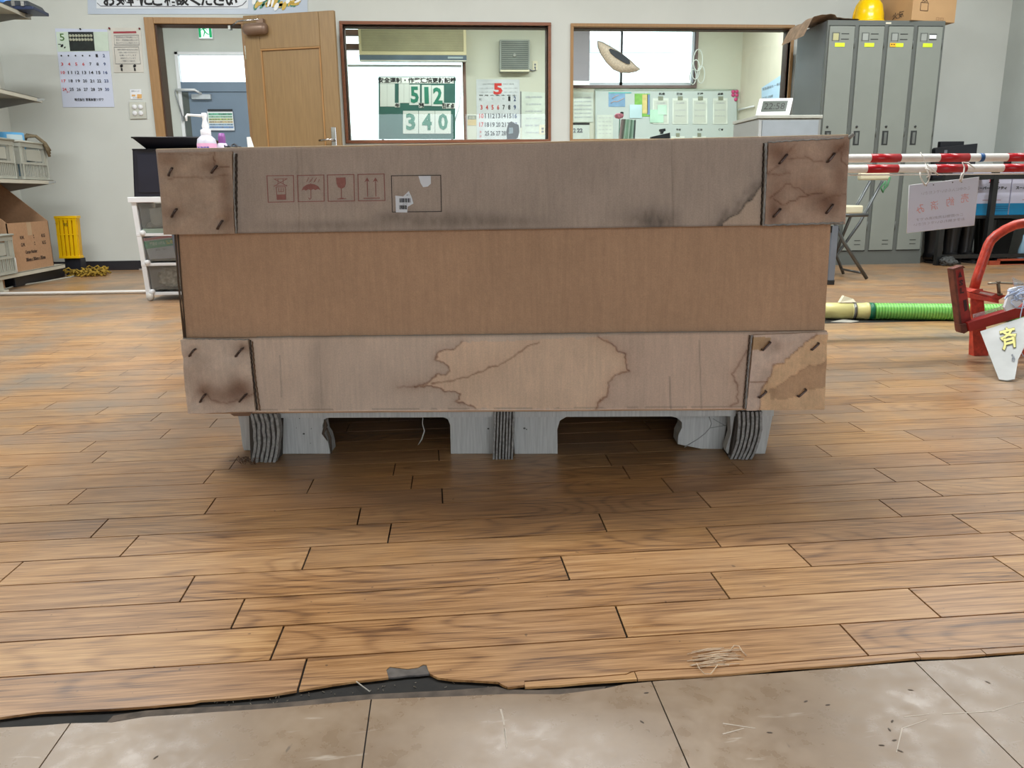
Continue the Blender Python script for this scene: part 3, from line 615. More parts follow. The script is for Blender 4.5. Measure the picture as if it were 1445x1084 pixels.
# pale folded rims
part('lid_rim', MB().tube([C(221, 211.2, .002), C(722, 202, .001), C(1197, 190.6, .002)], .0016, 6), M('pale_rim', (214, 190, 156), .8), CR, world=False, label='pale worn rim of the lid')
part('tray_rim', MB().tube([C(268, 583.2, .004), C(560, 581, .003), C(880, 579, .003), C(1162, 577.2, .004)], .0017, 6), M('pale_tray_rim', (198, 158, 124), .8), CR, world=False)
b = MB(); tp = lambda x: 478-.0121*(x-257)
pts_ = [C(x, tp(x)-.6+random.uniform(-.5, .5), .008) for x in range(362, 1060, 8)]
part('torn_rim', b.tube(pts_, .0013, 5), M('grey_torn_paper', (150, 142, 132), .9), CR, world=False, label='ragged grey top edge of the tray')
part('board_edge', MB().tube([C(247, 331, .006), C(252, 400, .006), C(260, 478, .008)], .0022, 6).tube([C(251, 331, .012), C(256, 400, .012), C(262, 478, .012)], .0018, 6), M('dark_board_edge', (92, 76, 62), .9), CR, world=False, label='dark double edge at the left corner')

def flap_paint(base, dark, extra=None):
    def f(X, Y):
        c = tone(X.shape, base); c = mul(c, .93+.14*fbm(X, Y, 22, 71)); c = mul(c, .96+.08*fbm(X, Y, 5, 72))
        for (x, y, s, a, b_) in dark: c = c*(1-(s*np.exp(-((X-x)/a)**2-((Y-y)/b_)**2))[..., None]*np.array([.8, 1, 1.1]))  # shade of creases and staple dents painted into the flap colour
        if extra: c = extra(c, X, Y)
        return c
    return f
def dents(staples, amp=.004):
    def f(X, Y, U, V):
        h = .002*(fbm(X, Y, 26, 81)-.3)
        e = np.minimum(np.minimum(U, 1-U), np.minimum(V, 1-V))
        h = h + .0035*(fbm(X+Y, (X-Y)*.4, 18, 83)-.5)
        for (x0, y0), (x1, y1) in staples:
            d = seg_dist(X, Y, [(x0, y0), (x1, y1)]); h = h - amp*np.exp(-(d/9)**2)
        return .0085 + h*1.9 + .0015*np.clip(e*12, 0, 1)
    return f
stTL = [sc_(p, 3.284, 210, 180) for p in ([(90, 220), (105, 190)], [(290, 208), (312, 180)], [(105, 412), (125, 380)], [(317, 468), (337, 435)])]
stTR = [sc_(p, 7.225, 1060, 180) for p in ([(300, 360), (365, 280)], [(790, 345), (852, 268)], [(238, 905), (300, 835)], [(775, 870), (835, 790)])]
stBL = [sc_(p, 4.5156, 240, 440) for p in ([(122, 282), (150, 245)], [(418, 283), (455, 238)], [(190, 575), (215, 535)], [(442, 572), (478, 532)])]
stBR = [sc_(p, 7.227, 1040, 450) for p in ([(268, 318), (340, 245)], [(770, 315), (835, 255)], [(235, 803), (298, 748)], [(635, 792), (705, 730)])]
def exTL(c, X, Y):
    for pl, s in (([(240, 252), (270, 249), (300, 250), (326, 246)], .16), ([(304, 215), (304, 236), (326, 236)], .25), ([(225, 217), (300, 218)], .1)): c = stain(c, X, Y, pl, None, None, line=s, halo=.05, seed=90)
    return c
def exTR(c, X, Y):
    q = lambda p: sc_(p, 7.225, 1060, 180)
    for pl, s in ((q([(180, 720), (280, 640), (350, 570), (450, 610), (560, 680)]), .22), (q([(230, 720), (300, 780), (400, 750), (500, 700), (640, 665), (720, 665)]), .25), (q([(370, 315), (550, 310), (620, 340), (720, 350)]), .22), (q([(170, 480), (280, 470), (370, 450)]), .18), (q([(900, 240), (905, 330), (960, 390)]), .2), (q([(160, 470), (300, 350), (440, 165)]), .18), (q([(780, 330), (850, 260), (940, 150)]), .2), (q([(700, 740), (790, 700), (960, 680)]), .1)):
        c = stain(c, X, Y, pl, None, None, line=s, halo=.07, seed=93)
    return c
def exBL(c, X, Y):
    q = lambda p: sc_(p, 4.5156, 240, 440)
    c = stain(c, X, Y, q([(215, 500), (270, 540), (330, 570), (400, 572), (470, 545), (545, 515)]), None, None, line=.2, halo=.12, seed=95, hw=9); return c
def exBR(c, X, Y):
    q = lambda p: sc_(p, 7.227, 1040, 450)
    A = q([(800, 150), (740, 195), (690, 230), (640, 275), (590, 310), (550, 345), (520, 385), (480, 390), (470, 430), (400, 435), (360, 450), (335, 510), (330, 580), (290, 630), (250, 680), (230, 760), (215, 930)])
    B = q([(900, 400), (850, 450), (780, 465), (720, 455), (680, 500), (620, 520), (560, 560), (500, 600), (420, 650), (330, 700)])
    c = stain(c, X, Y, A, A+q([(1000, 930), (1000, 140)]), (1.04, .98, .86), line=.3, halo=.06, seed=96)
    c = stain(c, X, Y, B, B+q([(330, 800), (450, 810), (600, 790), (640, 720), (760, 700), (900, 690)]), (.88, .86, .86), line=.12, halo=.0, seed=97)
    c = stain(c, X, Y, q([(120, 632), (300, 630)]), None, None, line=.3, halo=.0, amp=1)
    return np.where(inside(X, Y, q([(130, 180), (340, 180), (320, 270), (280, 310), (140, 310)]))[..., None], c*np.array([.9, .84, .72]), c)
fTL = painted('corner_flap', CR, [(226, 216), (329, 214), (333, 329.5), (233, 331)], -.001, 56, 60, flap_paint((186, 162, 142), [(240, 224, .2, 16, 10), (320, 262, .2, 8, 24), (325, 305, .22, 10, 22), (300, 234, .18, 14, 8), (250, 300, .14, 20, 8)], exTL), dents(stTL), back=0, label='upper left stapled corner flap, wrinkled')
fTR = painted('corner_flap', CR, [(1083, 200), (1196, 193), (1190, 315), (1077, 317)], -.001, 60, 64, flap_paint((188, 160, 140), [(1095, 215, .3, 16, 14), (1185, 207, .25, 16, 10), (1090, 300, .3, 10, 22), (1165, 285, .3, 20, 16), (1140, 262, .1, 28, 22), (1182, 250, .2, 10, 22), (1095, 262, .1, 12, 14)], exTR), dents(stTR), back=0, label='upper right stapled corner flap, water stained and creased')
fBL = painted('corner_flap', CR, [(257, 478.5), (352, 478), (362, 579), (267, 583)], .003, 52, 56, flap_paint((210, 190, 172), [(340, 545, .36, 16, 14), (320, 555, .24, 24, 12), (345, 490, .22, 12, 8), (292, 548, .22, 14, 12), (275, 520, .08, 20, 20)], exBL), dents(stBL), back=.004, label='lower left stapled corner flap with dark bruise')
fBR = painted('corner_flap', CR, [(1062, 472), (1166, 468), (1161, 576), (1052, 578)], .003, 60, 60, flap_paint((214, 190, 172), [(1095, 488, .12, 10, 8)], exBR), dents(stBR, .003), back=.004, label='lower right stapled corner flap with tan water stain')
STM = M('dark_staple_wire', (96, 82, 78), .3, metal=.8, var=.5, scale=300); EDGEG = M('grey_corrugated_edge', (150, 148, 144), .9, var=.25, scale=120)
for fo, sts in ((fTL, stTL), (fTR, stTR), (fBL, stBL), (fBR, stBR)):
    for a, b_ in sts:
        p, q = C(*a, -.011), C(*b_, -.011); n_ = Vector((0, .009, 0)); d_ = (q-p).normalized()*.002
        part('staple', MB().tube([p+n_-d_*.5, p-d_*.2, p+d_, q-d_, q+d_*.2, q+n_+d_*.5], .0023, 6), STM, fo, world=False)
def wav(pts, n=40, amp=.0006):
    out = []
    for i in range(n+1):
        t = i/n*(len(pts)-1); k = min(int(t), len(pts)-2); p = pts[k].lerp(pts[k+1], t-k)
        out.append(p+Vector((amp*math.sin(i*1.9), amp*math.cos(i*2.3)*.6, amp*math.sin(i*1.3))))
    return out
def edgeband(name, fo, lines, mats):
    for ln, r, mt in lines: part(name, MB().tube(wav([C(*p) for p in ln]), r, 5), mt, fo, world=False)
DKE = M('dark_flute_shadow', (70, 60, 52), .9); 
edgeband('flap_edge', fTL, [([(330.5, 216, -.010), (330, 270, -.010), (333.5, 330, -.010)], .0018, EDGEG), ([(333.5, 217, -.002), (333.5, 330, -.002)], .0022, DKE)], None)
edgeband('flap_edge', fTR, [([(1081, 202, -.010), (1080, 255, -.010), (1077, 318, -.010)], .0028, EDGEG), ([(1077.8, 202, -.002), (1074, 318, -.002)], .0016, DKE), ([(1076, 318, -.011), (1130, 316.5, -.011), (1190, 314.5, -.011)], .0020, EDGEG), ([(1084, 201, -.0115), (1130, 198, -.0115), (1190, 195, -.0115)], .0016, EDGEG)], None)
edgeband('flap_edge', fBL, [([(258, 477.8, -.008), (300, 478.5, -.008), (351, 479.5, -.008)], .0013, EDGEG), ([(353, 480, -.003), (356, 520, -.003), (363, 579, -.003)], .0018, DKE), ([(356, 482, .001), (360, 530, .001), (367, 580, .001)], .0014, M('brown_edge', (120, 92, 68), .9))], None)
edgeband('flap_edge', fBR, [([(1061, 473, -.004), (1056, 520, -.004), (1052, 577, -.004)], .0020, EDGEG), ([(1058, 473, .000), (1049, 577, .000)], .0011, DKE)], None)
part('torn_corner', MB().tube([C(1196, 196, -.002), C(1200, 193, -.012), C(1204, 190, -.014), C(1203, 187.5, -.012)], [.003, .0042, .0036, .0015], 6), EDGEG, CR, world=False, label='frayed paper curl at the top right corner')
part('bent_tab', MB().prism([C(325, 584, .001), C(356, 582, .001), C(352, 587, -.002), C(330, 587.5, -.002)], (0, .004, 0)), M('brown_tab', (128, 96, 74), .9), CR, world=False)
# print: handling marks (red), address frame, sticker remnants
PINK = M('faded_red_print', (158, 106, 98), .85, var=.1, scale=200); BLK = M('black_frame_print', (48, 42, 42), .8)
def line(mb, pts, wpx, y_=-.0012, closed=False):
    pts = pts+[pts[0]] if closed else pts
    for (x0, y0), (x1, y1) in zip(pts, pts[1:]):
        dx, dy = x1-x0, y1-y0; L = math.hypot(dx, dy)+1e-9; nx, ny = -dy/L*wpx/2, dx/L*wpx/2; ex, ey = dx/L*wpx*.45, dy/L*wpx*.45
        mb.prism([C(x0-ex+nx, y0-ey+ny, y_), C(x1+ex+nx, y1+ey+ny, y_), C(x1+ex-nx, y1+ey-ny, y_), C(x0-ex-nx, y0-ey-ny, y_)], (0, .0006, 0))
def fillp(mb, pts, y_=-.0012): mb.prism([C(x, y, y_) for x, y in pts], (0, .0006, 0))
s5 = lambda p: sc_(p, 5.352, 370, 235)
def mark(fn): 
    mb = MB(); fn(mb); o = part('handling_mark', mb, PINK, CR, world=False); fix_normals(o); return o
def mk1(m_):
    line(m_, s5([(35, 70), (235, 68), (240, 266), (45, 270)]), 1.1, closed=True)
    line(m_, s5([(88, 95), (188, 92)]), .8); line(m_, s5([(92, 145), (185, 142)]), .8); line(m_, s5([(90, 95), (188, 148)]), .8); line(m_, s5([(186, 93), (88, 150)]), .8); line(m_, s5([(118, 96), (118, 130)]), .7); line(m_, s5([(158, 96), (158, 130)]), .7)
    line(m_, s5([(105, 155), (175, 153), (178, 248), (112, 250)]), .9, closed=True); fillp(m_, s5([(110, 212), (178, 210), (178, 250), (113, 250)])); line(m_, s5([(125, 165), (125, 190), (160, 190), (158, 162)]), .7); line(m_, s5([(142, 165), (142, 190)]), .7)
def mk2(m_):
    line(m_, s5([(265, 68), (465, 64), (468, 262), (272, 266)]), 1.1, closed=True)
    fillp(m_, s5([(297, 182), (310, 155), (335, 138), (365, 130), (395, 135), (425, 152), (440, 178), (420, 170), (400, 178), (385, 170), (367, 180), (348, 172), (330, 182), (315, 175)]))
    line(m_, s5([(366, 130), (368, 175)]), .9); line(m_, s5([(367, 178), (368, 240), (360, 248), (350, 238)]), .9)
    for x in (335, 365, 395): line(m_, s5([(x, 115), (x+15, 85)]), .6)
    for x in (345, 378, 410): line(m_, s5([(x+10, 120), (x+22, 98)]), .5)
def mk3(m_):
    line(m_, s5([(492, 64), (692, 60), (697, 260), (498, 263)]), 1.1, closed=True)
    fillp(m_, s5([(558, 84), (628, 82), (631, 130), (622, 155), (604, 166), (592, 166), (572, 155), (561, 130)]))
    line(m_, s5([(597, 165), (598, 240)]), 1.0); line(m_, s5([(570, 246), (630, 243)]), 1.0); line(m_, s5([(585, 240), (612, 239)]), .7)
def mk4(m_):
    line(m_, s5([(722, 60), (920, 56), (927, 257), (727, 260)]), 1.1, closed=True)
    for x in (792, 855):
        line(m_, s5([(x, 100), (x+4, 225)]), 1.0); fillp(m_, s5([(x-20, 118), (x, 82), (x+18, 116), (x, 106)]))
    line(m_, s5([(768, 241), (885, 238)]), 1.2)
for fn in (mk1, mk2, mk3, mk4): mark(fn)
mb = MB(); line(mb, s5([(975, 70), (1348, 66), (1354, 340), (982, 344)]), .9, closed=True); fix_normals(part('address_frame', mb, BLK, CR, world=False))
st = MB(); fillp(st, s5([(1180, 72), (1273, 71), (1274, 130), (1250, 152), (1215, 157), (1195, 125)]), -.002); fix_normals(part('sticker_remnant', st, PAPER, CR, world=False, label='torn white sticker remnant'))
st = MB(); fillp(st, s5([(1005, 220), (1065, 226), (1107, 185), (1130, 235), (1142, 280), (1098, 305), (1095, 348), (1010, 346)]), -.002); so = part('sticker_remnant', st, PAPER, CR, world=False, label='torn white barcode sticker remnant'); fix_normals(so)
st = MB(); x = 1036
random.seed(3)
while x < 1118:
    ww = random.choice((3, 5, 8)); fillp(st, s5([(x, 240), (x+ww, 240), (x+ww+1, 272), (x+1, 272)]), -.0028)
    if x < 1085: fillp(st, s5([(x, 293), (x+ww, 293), (x+ww+1, 324), (x+1, 324)]), -.0028)
    x += ww+random.choice((3, 4))
fix_normals(part('barcode', st, INK, so, world=False))
part('lettering', MB().text('A6 2', C(*s5([(1100, 215)])[0], -.003), .006, .0028).text('60-90', C(*s5([(1078, 283)])[0], -.003), .009, .0018), INK, so, world=False)

# ------------------------------------------------------------ the pallet under the crate
PALW = M('white_faced_board', (188, 188, 184), .85, var=.12, scale=10, bump=.3, bscale=14, stretch=(26, 26, 1.5))
PALE = M('grey_board_layer', (142, 140, 136), .9, var=.3, scale=150)
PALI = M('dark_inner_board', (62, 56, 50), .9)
PA = thing('cardboard_pallet', 'crushed grey-white cardboard pallet with laminated runners under the crate', 'pallet', (CRL.x, CRL.y, 0), YAWC)
ZTR = min(C(268, 583, .004).z, C(1162, 577, .004).z); zt = ZTR-.011
def wz(py, px=710):                     # depth w where the floor is seen at this pixel
    p = G(px, py) - CRL; return p.dot(cw)
WP = .05
xl, xr = C(352, 583, .03).x, C(1092, 583, .03).x
def lp(px, py, w_):
    p = C(px, py, w_); p.z = min(max(0.0, p.z), ZTR-.001); return p
part('top_sheet', MB().box((xl-.01, .03, zt-.002-.006), (xr, BK-.02, ZTR-.0005)), PALW, PA, world=False)
def panel(pts, w_, name='front_panel', depth=.055, mat=PALW, lab=None):
    P3 = [lp(x, y, w_) for x, y in pts]; bot = min(p.z for p in P3)
    for p in P3:
        if bot < .03 and p.z < bot+.004: p.z = 0.0004
    o = part(name, MB().prism(P3, (0, depth, 0)), mat, PA, world=False, label=lab, bev=.0012); fix_normals(o); return o
wl = wz(641, 430); wm = wz(641, 660); wm2 = wz(641, 757); wr = wz(634, 995)
panel([(390, 582), (470, 582), (466, 588), (459, 592), (455, 600), (457, 612), (461, 618), (464, 628), (466, 641), (398, 642), (393, 628), (391, 608)], wl, lab='front panel with a torn dark right edge')
panel([(600, 582), (700, 582), (700, 641), (636, 641), (635, 600), (632, 592), (622, 587.5), (600, 586.5)], wm)
panel([(722, 582), (820, 582), (815, 586), (800, 588), (790, 594), (786.5, 606), (787, 641), (726, 641)], wm2)
panel([(930, 582), (1036, 580), (1035, 600), (1028, 618), (1022, 637), (990, 634), (956, 627), (957, 614), (962, 604), (962, 596), (955, 590), (940, 586)], wr, lab='crushed front panel leaning to the right')
panel([(462, 582), (640, 582), (640, 586), (462, 587)], wm, 'tunnel_lintel'); panel([(780, 582), (960, 581), (960, 584.5), (780, 586)], wm2, 'tunnel_lintel')
panel([(335, 584), (356, 583), (357, 645), (345, 645), (342, 630), (339, 604)], .085, 'side_panel', .3)
panel([(1070, 580), (1092, 580), (1080, 640), (1066, 640)], wz(641, 1085), 'side_panel', .3)
part('rear_light_block', MB().box((xl, BK-.06, 0), (xr, BK-.05, zt)), PALI, PA, world=False)  # added dark board, blocks light coming through the tunnels from behind
part('tunnel_light_block', MB().box((xl+.02, .12, 0), (xl+.026, BK-.06, zt)), PALI, PA, world=False); part('tunnel_light_block', MB().box((xr-.026, .12, 0), (xr-.02, BK-.06, zt)), PALI, PA, world=False)  # added dark boards, keep side light out of the tunnels
b = MB()
for (x, y, r_) in ((422.7, 590.6, 1.1), (418.3, 604, .8), (428.7, 612.3, 2.2), (439.3, 605, 1.0), (438.2, 625.6, .9), (689, 605, 2.0), (740, 604.5, 2.4), (743, 606, 1.4)):
    c0 = lp(x, y, (wl if x < 500 else wm if x < 700 else wm2)-.0005); r_ *= .0012; b.prism([c0+Vector((r_*math.cos(t), 0, r_*.7*math.sin(t))) for t in [q*math.pi/4 for q in range(8)]], (0, -.0006, 0))
part('puncture_marks', b, M('puncture_dark', (78, 76, 72), .9), PA, world=False, kind='stuff')
part('crease', MB().tube([lp(1001, 588, wr-.0008), lp(1004, 598, wr-.0012), lp(1002, 604, wr-.001), lp(995, 612, wr-.0012), lp(985, 620, wr-.001), lp(966, 631, wr-.0008)], .0011, 5).tube([lp(1002, 604, wr-.001), lp(1020, 601, wr-.001), lp(1035, 600, wr-.0008)], .0009, 5).tube([lp(1006, 591, wr-.0008), lp(1022, 600, wr-.0008)], .0008, 5), M('crease_shadow', (158, 158, 154), .9), PA, world=False)
part('torn_edge', MB().tube([lp(458, 592, wl-.002), lp(460, 600, wl-.003), lp(456, 612, wl-.003), lp(462, 622, wl-.002)], [.002, .0045, .0035, .001], 6).tube([lp(461, 604, wl-.002), lp(466, 618, wl), lp(468, 640, wl+.002)], [.002, .003, .0015], 6), M('dark_torn_board', (84, 72, 60), .9), PA, world=False)
random.seed(11)
def runner(tops, bots, w0, n, bulge, seed):
    rr = random.Random(seed); (xt0, xt1), (xb0, xb1) = tops, bots
    wv = wz(bulge[1], (xb0+xb1)/2)
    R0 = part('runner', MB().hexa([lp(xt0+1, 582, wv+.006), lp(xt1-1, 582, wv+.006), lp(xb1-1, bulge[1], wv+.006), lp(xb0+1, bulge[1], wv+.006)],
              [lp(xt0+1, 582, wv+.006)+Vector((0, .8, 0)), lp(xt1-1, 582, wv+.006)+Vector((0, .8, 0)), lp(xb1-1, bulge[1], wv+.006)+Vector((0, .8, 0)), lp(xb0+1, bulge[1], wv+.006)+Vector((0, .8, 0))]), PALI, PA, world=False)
    for i in range(n):
        t = (i+.5)/n; pts = []
        for j in range(9):
            s = j/8; xa = xt0+(xt1-xt0)*t; xb = xb0+(xb1-xb0)*t
            x = xa+(xb-xa)*s**bulge[2] + bulge[0]*math.sin(s*math.pi) + rr.uniform(-1, 1)*bulge[3]*(s > 0) ; y = 581+(bulge[1]-581)*s
            p = lp(x, y, wv+rr.uniform(-.002, .002)); pts.append(p)
        pts[-1].z = .0005
        hw = (xt1-xt0)/n*.30/1127*1.66
        V = []; 
        for p in pts: V += [p+Vector((-hw, 0, 0)), p+Vector((hw, 0, 0)), p+Vector((-hw, .02, 0)), p+Vector((hw, .02, 0))]
        F = []
        for j in range(8):
            a = j*4; F += [(a, a+1, a+5, a+4), (a+2, a+6, a+7, a+3), (a, a+4, a+6, a+2), (a+1, a+3, a+7, a+5)]
        part('board_layer', MB().add(V, F), PALE, R0, world=False)
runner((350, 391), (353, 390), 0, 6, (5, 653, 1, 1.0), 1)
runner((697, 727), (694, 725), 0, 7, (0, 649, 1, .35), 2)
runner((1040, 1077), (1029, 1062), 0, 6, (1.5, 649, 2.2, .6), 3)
panel([(1030, 582), (1041, 582), (1042, 600), (1034, 622), (1036, 648), (1026, 640), (1024, 634), (1031, 612)], wz(644, 1030), 'folded_wing', .03)
b = MB()
random.seed(5)
for i in range(22):
    a = G(350+random.uniform(-10, 12), 654+random.uniform(-6, 2), .002); q = a+Vector((random.uniform(-.02, .02), random.uniform(-.01, .008), random.uniform(0, .012))); b.tube([a, (a+q)/2+Vector((0, 0, .006)), q+Vector((random.uniform(-.01, .01), 0, -.001))], .0007, 4)
tag(part('fibre_tuft', b, M('brown_fibre', (104, 78, 60), .9)), 'tuft of brown torn fibres at the left foot of the pallet', 'fibres')['kind'] = 'stuff'
part('hanging_shred', MB().tube([lp(597, 586, wm+.03), lp(596, 598, wm+.03), lp(599, 608, wm+.03), lp(595, 620, wm+.03), lp(590, 628, wm+.03)], [.0012, .001, .0016, .002, .0005], 5), PALW, PA, world=False)

# ------------------------------------------------------------ notices on the back wall
YB = D-.004
bn = sheet('wall_banner', 'pale blue banner with black Japanese lettering above the doorway, cut by the frame', 'banner', [(122, -42), (434, -42), (434, 20), (124, 20)], YB, M('banner_blue', (186, 198, 214), .35, var=.02))
b = MB(); qbox(b, 136, -36, 350, 12, YB-.002); part('white_field', b, M('banner_white', (216, 222, 230), .35), bn)
b = MB()
for i, ch_ in enumerate('お気軽にご相談ください！'): b.text(ch_, P(154+i*17.2, -1.5, YB-.004), 15.2*D/FPX, 16.0*D/FPX, bold=.03) if ch_ != '！' else b.text(ch_, P(327, -2, YB-.004), .012, .09, bold=.02)
part('lettering', b, INK, bn)
b = MB(); line_y = YB-.003
b.tube([P(137, 4, line_y), P(142, 8.5, line_y), P(200, 9, line_y), P(335, 9.5, line_y), P(342, 7, line_y), P(348, 1, line_y)], .003, 5); part('border_line', b, GREYINK, bn)
random.seed(8)
for nm, col, n in (('green', (40, 130, 100), 34), ('gold', (206, 170, 60), 26), ('white', (240, 244, 246), 14)):
    b = MB()
    for i in range(n):
        a_ = random.uniform(0, 6.28); x = 390+random.uniform(-34, 34)*(.9 if nm != 'white' else 1); y = -4+random.uniform(-6, 14)-abs(x-390)*.06; c = P(x, y, YB-.0035-(.001 if nm == 'gold' else .002 if nm == 'white' else 0))
        r1, r2 = random.uniform(.02, .045), random.uniform(.008, .016)
        b.prism([c+Vector((math.cos(t)*r1*math.cos(a_*.2)-math.sin(t)*r2*math.sin(a_*.2), 0, math.cos(t)*r1*math.sin(a_*.2)+math.sin(t)*r2*math.cos(a_*.2))) for t in [k*math.pi/4 for k in range(8)]], (0, -.0006, 0))
    part('printed_garland', b, M(nm+'_banner_print', col, .4), bn, kind='stuff')
# wall calendar
cal = sheet('wall_calendar', 'white May wall calendar with green top strip and dark photo, left of the doorway', 'calendar', [(77.5, 40), (151, 41.5), (161.5, 151), (89, 151.5)], YB, M('calendar_paper', (204, 212, 232), .7, var=.01))
def q4(pts, Y, th=.001): return MB().prism([P(x, y, Y) for x, y in pts], (0, -th, 0))
part('header_strip', q4([(79, 45), (152, 45), (154, 72), (81.5, 73)], YB-.001), M('pale_green_print', (198, 214, 200), .7), cal)
part('photograph', q4([(96, 45), (131.5, 45), (134, 71.5), (99, 72)], YB-.003), M('dark_green_photo', (24, 32, 30), .5, var=.5, scale=30), cal)
b = MB()
for i in range(8): b.lathe([(0, 0), (.011, 0), (.011, .002), (0, .002)], P(99+i*4.2, 50.5, YB-.006), (0, -1, 0), 8); b.lathe([(0, 0), (.011, 0), (.011, .002), (0, .002)], P(99.5+i*4.2, 56, YB-.006), (0, -1, 0), 8)
part('photo_detail', b, M('pale_photo_detail', (176, 180, 160), .7), cal)
part('month_numeral', MB().text('5', P(87.5, 52.5, YB-.003), .034, .052, bold=.01), M('olive_ink', (70, 110, 50), .7), cal)
part('bird_print', MB().lathe([(0, 0), (.014, 0), (.014, .001), (0, .001)], P(87.5, 64.5, YB-.003), (0, -1, 0), 8, sy=.6).lathe([(0, 0), (.008, 0), (.008, .001), (0, .001)], P(91.5, 67, YB-.003), (0, -1, 0), 8, sy=.6).box(P(82, 62, YB-.003), P(86, 63, YB-.004)), INK, cal)
kb, kr, kl = MB(), MB(), MB()
def calpos(r, c_): return (86.5+c_*10.0+r*1.15, 78.5+r*11.9)
for r in range(5):
    for c_ in range(7):
        n = r*7+c_-4
        if n < 1: 
            kb.text('・', P(*calpos(r, c_), YB-.003), .012, .012); continue
        t = str(n); tgt = kr if (c_ == 0 or n in (4, 5, 6)) else kl if c_ == 6 else kb
        if n > 31: continue
        tgt.text(t, P(*calpos(r, c_), YB-.003), .014*len(t)+.002, .022, bold=.015)
kr.text('31', P(96, 129.6, YB-.003), .02, .014)
kb.text('株式会社 営業本部ツガワ', P(125.5, 140.5, YB-.003), .215, .022, bold=.02)
part('day_numbers', kb, INK, cal, kind='stuff'); part('holiday_numbers', kr, REDINK, cal, kind='stuff'); part('saturday_numbers', kl, BLUEINK, cal, kind='stuff')
part('pin', MB().lathe([(0, 0), (.006, 0), (.006, .008), (0, .01)], P(113.5, 41, YB-.002), (0, -1, 0), 8), INK, cal)
# laminated notice
no = sheet('laminated_notice', 'laminated notice with red heading and small print, between calendar and doorway', 'notice', [(156, 39), (198.5, 39.5), (203, 102), (161, 102.5)], YB, M('laminated_paper', (206, 204, 196), .3))
part('heading', q4([(160, 44.5), (192, 44), (192.5, 46.8), (160, 47.2)], YB-.001), M('dark_red_print', (160, 60, 70), .6), no)
b = MB()
for i, t in enumerate(('新型感染症の予防対策について', '手洗い・手指消毒をお願いします', '咳エチケットにご協力ください')): b.text(t, P(179+i*.4, 52.5+i*4, YB-.003), .165, .013)
for i, t in enumerate(('発熱や風邪の症状がある方は', '入室をご遠慮いただきますよう', 'お願いいたします', '換気を行っています', 'ご理解とご協力を')): b.text(t, P(180+i*.3, 70+i*4, YB-.003), .15-.012*i, .012)
part('lettering', b, GREYINK, no)
b = MB()
for y0, y1 in ((50, 63.5), (66.5, 90)):
    pp = [P(161, y0, YB-.003), P(195.5, y0-.6, YB-.003), P(198.5 if y0 > 60 else 196.5, y1, YB-.003), P(163 if y0 > 60 else 161.5, y1, YB-.003)]; b.tube(pp, .0015, 4, closed=True)
part('box_outline', b, GREYINK, no)
b = MB()
for x in (171.5, 190): b.lathe([(0, 0), (.013, 0), (.013, .002), (0, .002)], P(x, 93, YB-.002), (0, -1, 0), 10, sy=.75); b.box(P(x-1, 96, YB-.002), P(x+1.5, 100, YB-.004))
part('figure_print', b, INK, no)
part('pin', MB().lathe([(0, 0), (.007, 0), (.007, .008), (0, .01)], P(154.5, 40, YB-.002), (0, -1, 0), 8).lathe([(0, 0), (.007, 0), (.007, .008), (0, .01)], P(197, 40.5, YB-.002), (0, -1, 0), 8), M('dark_red_pin', (110, 24, 36), .4), no)
# switch plate + label
sp_ = thing('light_switch', 'square grey switch plate with four round buttons left of the doorway', 'light switch', P(195, 168, YB))
part('plate', q4([(182.5, 144), (205.5, 144), (207.5, 167.5), (184, 168)], YB-.0, .008), M('switch_grey', (196, 198, 188), .45), sp_, bev=.002)
for x, y in ((190, 151), (198.5, 151), (190.5, 160), (199, 160)): part('button', MB().lathe([(0, .011), (.016, .011), (.018, .008), (.018, 0)], P(x, y, YB-.006), (0, -1, 0), 14), WHITEP, sp_)
ls = sheet('switch_label', 'small white and orange label sticker above the light switch', 'label', [(183, 126), (199, 126), (200.5, 140), (184.5, 140)], YB)
part('orange_fields', MB().prism([P(186, 133.5, YB-.001), P(191, 133.5, YB-.001), P(191, 136, YB-.001), P(186, 136, YB-.001)], (0, -.001, 0)).prism([P(193.5, 133, YB-.001), P(200, 133, YB-.001), P(200, 139, YB-.001), P(193.5, 139, YB-.001)], (0, -.001, 0)), M('orange_print', (224, 176, 110), .7), ls)
part('lettering', MB().text('照明スイッチ', P(191, 128.8, YB-.002), .06, .012).text('入口 奥', P(192, 138, YB-.002), .05, .012), GREYINK, ls)

# ------------------------------------------------------------ left shelf rack and what it carries
SXF, SXB, SYE, SYN = -2.77, -3.27, 6.2, 3.6       # front edge, wall side, far end, near end
rk = thing('shelf_rack', 'pale steel shelf rack with four boards along the left wall', 'shelf rack', (SXB, SYE, 0))
SH = [1.772, 1.230, .673, .075]; TOPZ = [z+.028 for z in SH]
for i, z in enumerate(SH):
    b = MB().box((SXB, SYN, z+.022), (SXF, SYE, z+.028)).box((SXF-.006, SYN, z), (SXF, SYE, z+.028)).box((SXB, SYE-.006, z), (SXF, SYE, z+.028)).box((SXB+.02, SYN, z+.008), (SXB+.03, SYE, z+.022))
    part('shelf_board', b, SHELFM, rk, bev=.0015)
for y in (3.7, 4.95, 6.12):
    b = MB().box((SXB-.03, y-.02, .0), (SXB, y+.02, 2.3)); part('upright', b, SHELFM, rk)
    for z in SH[:3]:
        part('bracket', MB().prism([(SXB, y, z+.02), (SXF+.05, y, z+.02), (SXF+.05, y, z+.008), (SXB, y, z-.09)], (0, .004, 0)), STEELG, rk)
part('shelf_foot', MB().box((SXF-.05, 5.30, 0), (SXF-.02, 5.36, SH[3])).box((SXF-.05, 5.30, 0), (SXF+.01, 5.36, .01)), SHELFM, rk)
